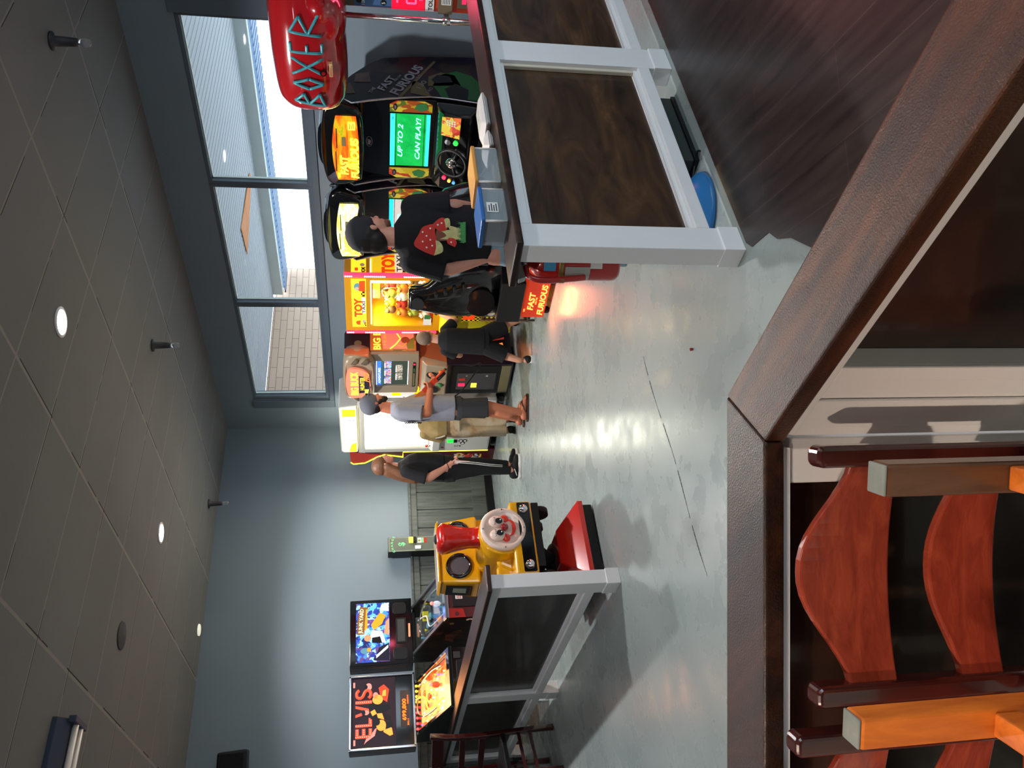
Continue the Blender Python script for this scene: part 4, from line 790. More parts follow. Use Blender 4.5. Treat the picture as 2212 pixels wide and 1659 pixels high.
# --- hunting game
mat('buck_tan', (150, 134, 112), rough=0.3, coat=0.5, var=0.03); mat('buck_copper', (176, 100, 62), rough=0.35, coat=0.5); mat('buck_dark', (34, 22, 40), rough=0.35, coat=0.4); mat('buck_recess', (92, 80, 64), rough=0.5)
art_mat('buck_side_art', [(150, 120, 60), (206, 130, 66), (226, 150, 80), (120, 92, 44), (190, 100, 60)], 6.0, emis=0.05); glow('buck_sunset', (226, 128, 100), 0.5); glow('buck_yellow', (255, 206, 60), 1.5); glow('buck_orange', (255, 130, 50), 1.0)
glow('game_blue', (70, 130, 230), 1.0); glow('game_white', (235, 240, 255), 1.3); art_mat('game_tile', [(60, 120, 220), (220, 150, 60), (120, 200, 235), (200, 90, 40), (70, 70, 160)], 42.0, emis=1.1); art_mat('game_tile_dark', [(60, 80, 60), (160, 140, 120), (40, 50, 44), (210, 200, 190)], 50.0, emis=0.8); glow('game_bg', (48, 58, 50), 0.7)
t = thing('hunting_game', 'tan and purple hunting video game cabinet with a five-tile menu on screen', 'arcade machine', (5.3, 6.83, 0), R(-90))
uf = 0.1
pr = [(0.1, 1.09), (0.72, 1.09), (0.72, 1.52), (0.50, 1.62), (0.36, 1.80), (0.1, 1.80)]
m = MB().prism([(0.12, 1.02), (0.7, 1.02), (0.7, 1.66), (0.36, 1.80), (0.12, 1.80)], 'x', -0.34, 0.34, 'buck_dark'); m.build('cabinet', t, bevel=0.006)
m = MB().prism([(0.12, 1.06), (0.55, 1.06), (0.55, 1.535), (0.12, 1.535)], 'x', 0.34, 0.346, 'buck_side_art'); X = 0.347
rt = Vector((0, 1, 0)); m.prism([(0.14, 1.08), (0.46, 1.08), (0.46, 1.44), (0.14, 1.40)], 'x', 0.3455, 0.3475, 'buck_sunset')
m.text('BIG BUCK', 0.10, (0.3485, 0.13, 1.43), 'buck_yellow', right=rt, up=(0, 0, 1), depth=0.001, bold=0.03, width=0.48).text('HUNTER', 0.05, (0.3485, 0.19, 1.365), 'buck_orange', right=rt, up=(0, 0, 1), depth=0.001, bold=0.02, width=0.3)
m.tube([(0.349, 0.14, 1.33), (0.349, 0.20, 1.27), (0.349, 0.28, 1.22), (0.349, 0.36, 1.26)], 0.007, 'buck_yellow', 6).tube([(0.349, 0.20, 1.27), (0.349, 0.17, 1.20), (0.349, 0.22, 1.16)], 0.006, 'buck_orange', 6).disc((0.3475, 0.26, 1.17), (1, 0, 0), 0.045, 'buck_copper', 0.002, 18).prism([(0.14, 1.08), (0.3, 1.08), (0.24, 1.17), (0.14, 1.15)], 'x', 0.3475, 0.3485, 'plush_green'); m.build('side_art', t)
MB().disc((0.3405, 0.22, 1.66), (1, 0, 0), 0.04, 'tan_print', 0.004, 8).build('side_emblem', t)
# marquee hood
m = MB(); rr = []
for yy, k in ((-0.035, 0.86), (-0.01, 0.97), (0.06, 1.0), (0.13, 1.0)):
    rr.append([(x_ * k, yy + 0.04 * abs(x_ / 0.37) ** 2, 1.645 + z_ * k) for x_, z_ in spline([(-0.365, -0.05), (-0.37, 0.08), (-0.30, 0.155), (0, 0.175), (0.30, 0.155), (0.37, 0.08), (0.365, -0.05), (0.27, -0.15), (0.0, -0.16), (-0.27, -0.15)], 4)[:-1] + [(-0.27, -0.15), (-0.33, -0.11)]])
m.rings(rr, 'buck_tan'); hood = m.build('marquee_hood', t)
MB().prism([(0.02, 1.545), (0.13, 1.545), (0.13, 1.80), (0.05, 1.80)], 'x', 0.35, 0.375, 'buck_copper').build('hood_trim', t, bevel=0.01)
m = MB(); ov = [(x_, z_) for x_, z_ in spline([(-0.24, 1.62), (-0.25, 1.74), (-0.1, 1.785), (0.1, 1.785), (0.24, 1.74), (0.22, 1.62), (0.12, 1.55), (-0.12, 1.53)], 4)]
m.prism(ov, 'y', -0.045, -0.02, 'buck_sunset'); m.prism([(-0.15, 1.54), (0.1, 1.55), (0.13, 1.655), (-0.17, 1.655)], 'y', -0.047, -0.045, 'buck_dark'); m.text('BIG BUCK', 0.105, (0, -0.048, 1.665), 'buck_yellow', depth=0, bold=0.035, align='CENTER', width=0.40).text('HUNTER', 0.06, (0.0, -0.049, 1.60), 'buck_yellow', depth=0, bold=0.02, align='CENTER', width=0.22).text('PRO', 0.07, (0.03, -0.05, 1.55), 'buck_orange', depth=0, bold=0.03, shear=0.4, width=0.16).box(-0.17, -0.10, -0.05, -0.047, 1.545, 1.595, 'letters_yellow'); m.build('lit_marquee', hood)
for sx in (-1, 1):
    for k in range(2): MB().prism([(sx * 0.27, 1.57 + k * 0.11), (sx * 0.34, 1.545 + k * 0.11), (sx * 0.345, 1.57 + k * 0.11), (sx * 0.28, 1.63 + k * 0.10)], 'y', -0.022, 0.02, 'buck_recess').build('hood_slot', hood, bevel=0.006)
# monitor
m = MB(); ox, ix, oz0, oz1, iz0, iz1 = 0.335, 0.215, 1.03, 1.535, 1.135, 1.475
for q in ((-ox, -ix, oz0, oz1), (ix, ox, oz0, oz1), (-ix, ix, oz0, iz0), (-ix, ix, iz1, oz1)): m.box(q[0], q[1], uf - 0.02, uf + 0.03, q[2], q[3], 'buck_tan')
bz = m.build('monitor_bezel', t, bevel=0.008)
m = MB().box(-ix, ix, uf + 0.006, uf + 0.01, iz0, iz1, 'game_bg').box(-ix, ix, uf + 0.004, uf + 0.006, iz1 - 0.055, iz1 - 0.01, 'game_blue').text('ADVENTURES', 0.035, (-0.19, uf + 0.0035, iz1 - 0.046), 'game_white', depth=0, bold=0.02, width=0.27)
m.box(-ix, ix, uf + 0.003, uf + 0.006, iz1 - 0.008, iz1, 'game_white').box(-ix, ix, uf + 0.003, uf + 0.006, iz0, iz0 + 0.006, 'game_white').box(-ix, ix, uf + 0.004, uf + 0.006, iz1 - 0.078, iz1 - 0.06, 'cartoon_blue')
for k in range(3): m.box(-0.195 + 0.135 * k, -0.075 + 0.135 * k, uf + 0.004, uf + 0.006, 1.315, 1.39, 'game_tile').box(-0.195 + 0.135 * k, -0.11 + 0.135 * k, uf + 0.003, uf + 0.004, 1.378, 1.388, 'game_white')
for k in range(2): m.box(-0.13 + 0.135 * k, -0.01 + 0.135 * k, uf + 0.004, uf + 0.006, 1.195, 1.27, 'game_tile_dark').box(-0.13 + 0.135 * k, -0.03 + 0.135 * k, uf + 0.003, uf + 0.004, 1.26, 1.268, 'game_white')
m.build('screen', bz)
m = MB().prism(rrect(-0.22, 0.2, 1.06, 1.09, 0.012), 'y', uf - 0.026, uf - 0.018, 'black_satin').box(-0.2, 0.02, uf - 0.028, uf - 0.026, 1.066, 1.084, 'tan_print').disc((0.17, uf - 0.026, 1.075), (0, -1, 0), 0.012, 'button_red', 0.003).box(0.04, 0.1, uf - 0.028, uf - 0.026, 1.068, 1.082, 'car_green'); m.build('card_strip', t)
# neck and gun station
MB().prism([(0.0, 0.72), (0.45, 0.72), (0.62, 1.03), (0.12, 1.03), (0.06, 1.0), (-0.02, 0.86)], 'x', -0.25, 0.25, 'buck_copper').build('neck', t, bevel=0.008)
m = MB().prism([(-0.06, 0.74), (0.02, 0.74), (0.10, 1.0), (0.03, 1.0), (-0.03, 0.96)], 'x', -0.28, 0.28, 'buck_tan'); gs = m.build('gun_station', t, bevel=0.01)
gn = Vector((0, -0.95, 0.3)).normalized()
for sx in (-0.1, 0.13): MB().disc((sx, -0.050, 0.885), gn, 0.055, 'black_matte', 0.006, 24, ry=0.07).build('speaker_grille', gs)
for sx, m_ in ((0.2, 'plush_orange'), (-0.02, 'car_green')): MB().lathe((sx, -0.055, 0.80), gn, [(0.027, 0), (0.027, 0.012), (0.02, 0.02), (0.001, 0.022)], m_, 18).build('button', gs)
m = MB().box(-0.255, 0.255, 0.0, 0.45, 0.03, 0.74, 'buck_dark'); m.build('pedestal', t, bevel=0.006)
m = MB().box(-0.225, 0.235, -0.008, 0.0, 0.16, 0.69, 'black_satin').build('coin_door', t, bevel=0.004)
MB().box(-0.16, 0.12, -0.014, -0.008, 0.2, 0.62, 'grille_dark').box(-0.10, -0.05, -0.018, -0.014, 0.53, 0.60, 'button_red').box(0.0, 0.04, -0.018, -0.014, 0.53, 0.60, 'plush_red').box(-0.12, -0.05, -0.018, -0.014, 0.40, 0.46, 'letters_yellow').build('coin_slots', m)
for z in (0.3, 0.52): MB().cyl((0.08, -0.02, z), (0.08, -0.008, z), 0.013, 0.015, 'chrome').build('lock', m)
MB().box(-0.225, 0.235, -0.007, 0.0, 0.05, 0.15, 'tan_print').build('kick_plate', t)
m = MB().box(0.255, 0.259, 0.02, 0.43, 0.06, 0.7, 'buck_dark').prism([(0.05, 0.1), (0.3, 0.12), (0.26, 0.25), (0.1, 0.22)], 'x', 0.259, 0.261, 'buck_orange').disc((0.259, 0.2, 0.4), (1, 0, 0), 0.06, 'game_blue', 0.001, 12); m.build('pedestal_art', t)
lamp(t, (0, -0.08, 1.68), 1.2, (1.0, 0.65, 0.35), 0.5, 0.2, (R(-90), 0, 0))
# --- white crane
mat('crane_white', (214, 212, 206), rough=0.35, coat=0.3, var=0.02); glow('crane_marquee', (255, 248, 200), 1.8); glow('crane_lamp', (255, 255, 240), 3.0); glow('marquee_amber', (255, 196, 20), 1.6); mat('crane_red', (206, 54, 38), rough=0.4); mat('crane_maroon', (78, 18, 22), rough=0.35, coat=0.4)
glow('crane_back', (255, 252, 240), 0.55); glow('text_violet', (120, 110, 230), 1.0)
t = thing('prize_crane', 'white prize crane machine with dazzling white window and glowing marquee', 'arcade machine', (5.43, 7.915, 0), R(-90))
D = 0.70
m = MB().box(-0.53, 0.52, 0.0, D, 0.10, 0.72, 'crane_white').box(-0.53, 0.52, 0.0, D, 1.62, 1.69, 'crane_white').box(-0.53, -0.46, 0.0, D, 0.72, 1.62, 'crane_white').box(0.42, 0.52, 0.0, 0.06, 0.72, 1.62, 'crane_white').box(0.42, 0.52, D - 0.06, D, 0.72, 1.62, 'crane_white').box(-0.46, 0.42, D - 0.04, D, 0.72, 1.62, 'crane_white').box(-0.46, 0.42, 0.0, 0.05, 0.72, 0.80, 'crane_white')
m.build('body', t, bevel=0.006)
m = MB().frust((-0.48, 0.45, 0.0, 0.5, 1.69), (-0.47, 0.44, -0.02, 0.40, 1.895), 'crane_white'); m.build('marquee_box', t, bevel=0.012)
m = MB().prism(rrect(-0.455, 0.43, 1.70, 1.875, 0.02), 'y', -0.032, -0.018, 'crane_marquee'); m.box(0.28, 0.42, -0.034, -0.032, 1.71, 1.86, 'marquee_amber').prism([(-0.45, 1.71), (-0.25, 1.71), (-0.30, 1.77), (-0.44, 1.80)], 'y', -0.034, -0.032, 'marquee_amber').text('3', 0.09, (0.19, -0.034, 1.73), 'text_violet', depth=0, bold=0.01); m.build('lit_marquee', t)
MB().box(-0.46, 0.42, 0.012, 0.018, 0.80, 1.62, 'clear_glass').build('front_glass', t); MB().box(0.50, 0.506, 0.06, D - 0.06, 0.72, 1.62, 'clear_glass').build('side_glass', t)
m = MB().box(-0.455, 0.415, D - 0.046, D - 0.04, 0.76, 1.60, 'crane_back').box(0.1, 0.3, D - 0.05, D - 0.046, 0.9, 1.5, 'crane_red').box(0.0, 0.05, D - 0.05, D - 0.046, 0.85, 1.55, 'marquee_amber').box(0.3, 0.36, D - 0.05, D - 0.046, 1.35, 1.5, 'car_green'); m.build('back_panel', t)
MB().box(-0.44, 0.40, 0.02, D - 0.06, 1.60, 1.618, 'crane_lamp').build('ceiling_lamp', t)
MB().box(-0.458, -0.45, 0.05, D - 0.08, 0.82, 1.60, 'crane_lamp').build('side_lamp', t)
m = MB()
for k in range(4): m.cyl((-0.16 + 0.07 * k, 0.35, 0.82), (-0.16 + 0.07 * k, 0.35, 1.58), 0.006, 0.006, 'chrome', 8)
m.box(-0.2, 0.1, 0.3, 0.4, 1.13, 1.16, 'steel').build('prize_rack', t)
MB().box(-0.40, 0.38, 0.06, D - 0.08, 0.745, 0.80, 'prize_pile').build('prize_bed', t)
m = MB().prism([(0.0, 0.86), (-0.06, 0.80), (-0.06, 0.72), (0.0, 0.70)], 'x', -0.45, 0.40, 'crane_white'); cs = m.build('control_shelf', t, bevel=0.006)
MB().cyl((-0.36, -0.03, 0.82), (-0.36, -0.03, 0.86), 0.006, 0.006, 'steel').ell((-0.36, -0.03, 0.875), (0.018, 0.018, 0.018), 'plush_red').build('joystick', cs)
m = MB().box(-0.45, -0.2, -0.006, 0, 0.12, 0.69, 'crane_white').build('coin_door', t, bevel=0.004)
MB().box(-0.33, -0.27, -0.012, -0.006, 0.545, 0.62, 'button_green').box(-0.33, -0.27, -0.013, -0.006, 0.50, 0.545, 'black_satin').build('bill_slot', m)
rg = MB()
for (x_, z_) in ((-0.30, 0.455), (-0.30, 0.405), (-0.35, 0.43)): rg.disc((x_, -0.006, z_), (0, -1, 0), 0.03, 'black_satin', 0.003, 20).disc((x_, -0.009, z_), (0, -1, 0), 0.017, 'paper_white', 0.002, 20)
rg.build('ring_decal', m); MB().disc((-0.41, -0.006, 0.46), (0, -1, 0), 0.014, 'steel', 0.003, 12).scribble(-0.43, -0.39, 0.48, 0.53, 3, -0.006, 'black_satin').box(-0.45, -0.43, -0.009, -0.006, 0.66, 0.69, 'plush_red').build('door_decal', m)
MB().box(-0.15, 0.3, -0.012, 0.0, 0.22, 0.56, 'crane_white').box(-0.12, 0.27, -0.014, -0.012, 0.25, 0.53, 'grey_insert').build('prize_door', t, bevel=0.004)
m = MB().box(0.52, 0.524, 0.07, 0.5, 0.75, 1.58, 'crane_back').box(0.524, 0.526, 0.08, 0.14, 1.2, 1.3, 'marquee_amber').prism([(0.02, 0.78), (0.24, 0.80), (0.24, 1.0), (0.1, 1.05), (0.02, 0.95)], 'x', 0.524, 0.528, 'marquee_amber').disc((0.527, 0.1, 0.88), (1, 0, 0), 0.05, 'plush_orange', 0.002).disc((0.527, 0.16, 0.95), (1, 0, 0), 0.04, 'crane_white', 0.002); m.build('side_decal', t)
for sx in (-0.45, 0.45):
    for yy in (0.06, D - 0.08): MB().cyl((sx - 0.015, yy, 0.04), (sx + 0.015, yy, 0.04), 0.04, 0.04, 'steel', 16).box(sx - 0.025, sx + 0.025, yy - 0.03, yy + 0.03, 0.078, 0.10, 'black_satin').build('caster', t)
MB().box(-0.53, 0.52, 0.02, D, 0.075, 0.10, 'black_satin').build('base', t)
lamp(t, (-0.05, -0.02, 1.2), 15, (1.0, 0.97, 0.85), 0.8, 0.7, (R(-90), 0, 0)); lamp(t, (0, -0.04, 1.79), 8, (1.0, 0.95, 0.72), 0.8, 0.15, (R(-90), 0, 0)); lamp(t, (-0.49, 0.15, 1.79), 11, (1.0, 0.95, 0.75), 0.15, 0.3, (R(90), R(-90), 0))
# --- red cabinet beside it
t = thing('red_cabinet', 'red arcade cabinet with yellow edging between the white crane and the back wall', 'arcade machine', (5.47, 8.5, 0), R(-90))
prof = [(0.015, 0.0), (-0.35, 0.0), (-0.35, 0.95), (-0.12, 1.15), (-0.06, 1.38), (-0.10, 1.46), (-0.20, 1.57), (-0.24, 1.62), (-0.26, 1.76), (-0.22, 1.79), (0.015, 1.80)]
MB().prism(prof, 'y', 0.0, 0.62, 'crane_maroon').build('body', t)
MB().prism([(x_ * .96, z_) for x_, z_ in prof[3:]] , 'y', -0.003, 0.0, 'crane_red').build('upper_panel', t)
MB().tube([(x_, -0.004, z_) for x_, z_ in prof[3:-1]], 0.008, 'letters_yellow', 8).tube([(0.0, -0.006, 0.09), (0.0, -0.006, 1.15), (-0.12, -0.006, 1.15)], 0.007, 'letters_yellow', 8).build('yellow_edging', t)
art_mat('red_cab_art', [(226, 190, 40), (200, 60, 40), (90, 20, 24), (210, 200, 190), (60, 30, 90), (40, 24, 22)], 16.0)
MB().prism([(-0.30, 0.16), (-0.10, 0.16), (-0.06, 0.5), (-0.28, 0.56)], 'y', -0.006, 0.0, 'red_cab_art').build('side_art', t)
# --- boxing machine at the right edge
mat('glove_red', (150, 14, 22), rough=0.14, coat=1.0, var=0.04); mat('glove_teal', (58, 140, 150), rough=0.3, var=0.15, vscale=20); mat('glove_tan', (190, 160, 110), rough=0.4)
t = thing('boxing_machine', 'boxing strength machine with big glossy red glove reading BOXER and red digit display', 'arcade machine', (5.0, 2.45, 0), R(-90))
glow('digit_red', (255, 40, 70), 5.0); glow('display_red', (190, 8, 40), 1.2); mat('panel_blue', (70, 100, 140), rough=0.3); mat('panel_orange', (196, 66, 36), rough=0.35); mat('bronze_strip', (132, 116, 92), rough=0.4, metal=0.4)
g = MB(); rr = []
for x_, ry_, rz_, zc_ in ((-0.855, 0.05, 0.06, 1.88), (-0.85, 0.11, 0.13, 1.88), (-0.82, 0.17, 0.19, 1.88), (-0.76, 0.205, 0.222, 1.885), (-0.65, 0.225, 0.235, 1.885), (-0.45, 0.235, 0.24, 1.89), (-0.2, 0.235, 0.235, 1.895), (-0.05, 0.22, 0.225, 1.90), (0.1, 0.2, 0.21, 1.9), (0.4, 0.19, 0.2, 1.9)):
    rr.append([(x_, ry_ * math.copysign(abs(math.cos(2 * math.pi * k / 32)) ** 0.8, math.cos(2 * math.pi * k / 32)), zc_ + rz_ * math.copysign(abs(math.sin(2 * math.pi * k / 32)) ** 0.8, math.sin(2 * math.pi * k / 32))) for k in range(32)])
g.rings(rr, 'glove_red').ell((-0.55, -0.03, 1.73), (0.22, 0.17, 0.08), 'glove_red', nu=20).ell((-0.2, -0.05, 1.73), (0.2, 0.17, 0.085), 'glove_red', nu=20).ell((-0.08, -0.13, 1.80), (0.13, 0.12, 0.09), 'glove_red', nu=20)
glv = g.build('glove', t, remesh=0.02, smooth_it=5)
d = MB(); zc = 1.945
def gl(p0, p1, w=0.0095):
    # stroke laid on the glove's front
    pts = []
    for k in range(7):
        u = k / 6; x_ = p0[0] + (p1[0] - p0[0]) * u; z_ = p0[1] + (p1[1] - p0[1]) * u
        ex = max(0.0, (-0.62 - x_) / 0.24); ez = (z_ - 1.885) / 0.24; q = max(0.0, 1 - abs(ex) ** 2.4 - abs(ez) ** 2.5); pts.append((x_, -0.233 * q ** 0.42 - 0.002, z_))
    d.tube(pts, w, 'glove_teal', 6)
zb_, zt_ = 1.80, 1.99; ZM = lambda z: 1.892 + (z - 1.892) * 1.35
for s_ in ([(-0.76, zb_), (-0.72, zt_)], [(-0.72, zt_), (-0.66, 1.93)], [(-0.66, 1.93), (-0.74, 1.90)], [(-0.74, 1.90), (-0.66, 1.83)], [(-0.66, 1.83), (-0.76, zb_)],
           [(-0.62, 1.892), (-0.585, zt_)], [(-0.585, zt_), (-0.55, 1.892)], [(-0.55, 1.892), (-0.585, zb_)], [(-0.585, zb_), (-0.62, 1.892)],
           [(-0.52, zt_), (-0.41, zb_)], [(-0.52, zb_), (-0.41, zt_)], [(-0.37, zb_), (-0.37, zt_)], [(-0.37, zt_), (-0.31, zt_)], [(-0.37, 1.892), (-0.32, 1.892)], [(-0.37, zb_), (-0.31, zb_)],
           [(-0.26, zb_), (-0.24, zt_)], [(-0.24, zt_), (-0.14, 1.93)], [(-0.14, 1.93), (-0.25, 1.88)], [(-0.25, 1.88), (-0.10, zb_)]): gl(*s_)
d.build('boxer_lettering', glv)
MB().disc((-0.50, -0.235, 1.80), (0, -1, -0.2), 0.022, 'black_gloss', 0.006, 20).disc((-0.50, -0.241, 1.799), (0, -1, -0.2), 0.012, 'glove_red', 0.004, 16).build('round_sticker', glv)
MB().box(-0.525, -0.435, -0.236, -0.20, 1.742, 1.762, 'glove_tan').scribble(-0.52, -0.44, 1.744, 1.760, 2, -0.236, 'glove_red').build('small_label', glv)
px0 = -0.175
m = MB().box(px0, 0.5, 0.0, 0.5, 0.1, 1.68, 'panel_orange'); m.build('cabinet', t, bevel=0.01)
m = MB().box(px0 + 0.01, 0.48, -0.006, 0, 1.50, 1.60, 'panel_blue').box(px0 + 0.01, 0.48, -0.006, 0, 1.60, 1.66, 'buck_recess').disc((px0 + 0.05, -0.006, 1.57), (0, -1, 0), 0.02, 'black_satin', 0.002).disc((px0 + 0.11, -0.006, 1.57), (0, -1, 0), 0.022, 'black_satin', 0.002).text('500', 0.03, (px0 + 0.09, -0.0085, 1.535), 'paper_white', depth=0).text('100', 0.03, (px0 + 0.02, -0.0085, 1.535), 'paper_white', depth=0); m.box(px0 + 0.01, 0.48, -0.006, 0, 1.37, 1.50, 'panel_blue').disc((px0 + 0.04, -0.006, 1.42), (0, -1, 0), 0.018, 'black_satin', 0.002).text('5', 0.03, (px0 + 0.032, -0.0085, 1.41), 'paper_white', depth=0); m.build('score_panel', t)
m = MB().box(px0 + 0.005, 0.48, -0.006, 0, 1.165, 1.37, 'display_red'); 
def seg(x_, z_, w, h, s): m.tube([(x_, -0.008, z_), (x_ + w, -0.008, z_ + h)], s, 'digit_red', 6)
X_ = px0 + 0.05
for q in (((X_, 1.335), (X_ + 0.055, 1.335)), ((X_ + 0.055, 1.335), (X_ + 0.055, 1.28)), ((X_ + 0.055, 1.28), (X_, 1.275)), ((X_, 1.275), (X_, 1.22)), ((X_, 1.22), (X_ + 0.055, 1.22)), ((X_ + 0.1, 1.335), (X_ + 0.1, 1.22))): m.tube([(q[0][0], -0.009, q[0][1]), (q[1][0], -0.009, q[1][1])], 0.0065, 'digit_red', 6)
m.text('S', 0.028, (X_ + 0.02, -0.0095, 1.18), 'digit_red', depth=0, bold=0.03); m.build('digit_display', t)
MB().box(px0 + 0.005, 0.48, -0.007, 0, 1.105, 1.16, 'paper_white').text('TOURNAMENT', 0.036, (px0 + 0.012, -0.0085, 1.115), 'black_satin', depth=0, bold=0.02).build('tournament_strip', t)
MB().box(px0, 0.5, -0.02, 0, 0.99, 1.08, 'bronze_strip').box(px0 + 0.06, px0 + 0.14, -0.0215, -0.02, 1.0, 1.06, 'paper_white').scribble(px0 + 0.065, px0 + 0.135, 1.004, 1.056, 5, -0.0215, 'black_satin').build('bronze_band', t)
MB().box(px0 + 0.04, px0 + 0.16, -0.012, 0, 0.88, 0.96, 'buck_recess').box(px0 + 0.07, px0 + 0.11, -0.016, -0.012, 0.905, 0.93, 'button_red').box(px0 + 0.13, px0 + 0.15, -0.016, -0.012, 0.89, 0.95, 'black_satin').build('coin_slot', t); MB().text('ST', 0.04, (px0 + 0.13, -0.003, 0.965), 'paper_white', depth=0).build('start_label', t)
m = MB().cyl((px0 - 0.035, -0.04, 0.0), (px0 - 0.035, -0.04, 1.78), 0.017, 0.017, 'chrome', 16); m.build('chrome_post', t)
MB().cyl((px0 - 0.035, -0.04, 1.0), (px0 - 0.035, -0.04, 1.05), 0.024, 0.024, 'chrome', 16).box(px0 - 0.035, px0, -0.05, -0.01, 1.01, 1.04, 'steel').build('clamp', t)
MB().box(px0 - 0.06, 0.5, -0.06, 0.5, 0.0, 0.1, 'black_satin').build('base', t, bevel=0.01)
lamp(t, (0.0, -0.05, 1.27), 1.6, (1.0, 0.1, 0.2), 0.25, 0.15, (R(-90), 0, 0))
# ---------------------------------------------------------------- pinball machines
art_mat('pin_back_blue', [(30, 50, 140), (60, 130, 220), (20, 30, 90), (90, 170, 235), (40, 70, 170), (150, 190, 230), (90, 60, 120)], 12.0, emis=0.7, dist=0.6)
mat('pin_logo_brown', (120, 78, 30), rough=0.4, emis=(130, 84, 30), es=0.5); glow('pin_logo_pale', (220, 200, 160), 0.7); glow('pin_orange', (240, 140, 30), 0.8); glow('pin_white', (215, 215, 230), 0.8); glow('pin_skin', (210, 130, 90), 0.8); glow('pin_dark', (20, 18, 40), 0.2)
noise_mat('rope_art', [(0.35, (18, 12, 12)), (0.5, (70, 40, 26)), (0.65, (120, 76, 48))], scale=(4, 4, 1), nscale=3, rough=0.4)
art_mat('pin_side_dark', [(22, 12, 14), (16, 12, 18), (46, 18, 16), (14, 12, 14), (60, 36, 24), (30, 26, 32)], 9.0, stretch=(1, 1.6, 1), dist=0.5)
mat('pin_maroon', (82, 24, 28), rough=0.35, coat=0.4); mat('playfield_dim', (52, 58, 62), rough=0.4); art_mat('playfield_dim_art', [(40, 46, 50), (70, 84, 96), (36, 38, 44), (96, 90, 60), (54, 60, 66)], 16.0, emis=0.03)
noise_mat('playfield_lit', [(0.3, (150, 40, 10)), (0.45, (230, 90, 30)), (0.6, (255, 150, 70)), (0.75, (255, 200, 130))], nscale=12, rough=0.4, emis=0.75)
glow('bulb_warm', (255, 220, 130), 6.0); glow('bulb_red', (255, 50, 50), 4.0); glow('bulb_gold', (255, 190, 40), 4.0); glow('bulb_violet', (120, 90, 255), 4.0); glow('elvis_red', (226, 74, 50), 1.1); glow('elvis_dot', (255, 190, 150), 1.6); glow('dmd_orange', (255, 96, 10), 2.6); glow('fig_amber', (250, 150, 60), 1.0); glow('fig_pink', (226, 130, 120), 0.9); glow('fig_red', (214, 60, 30), 0.9); mat('fig_black', (16, 12, 14), rough=0.3); glow('button_orange', (240, 130, 50), 1.0); glow('pin_back_dark', (34, 18, 30), 0.4)
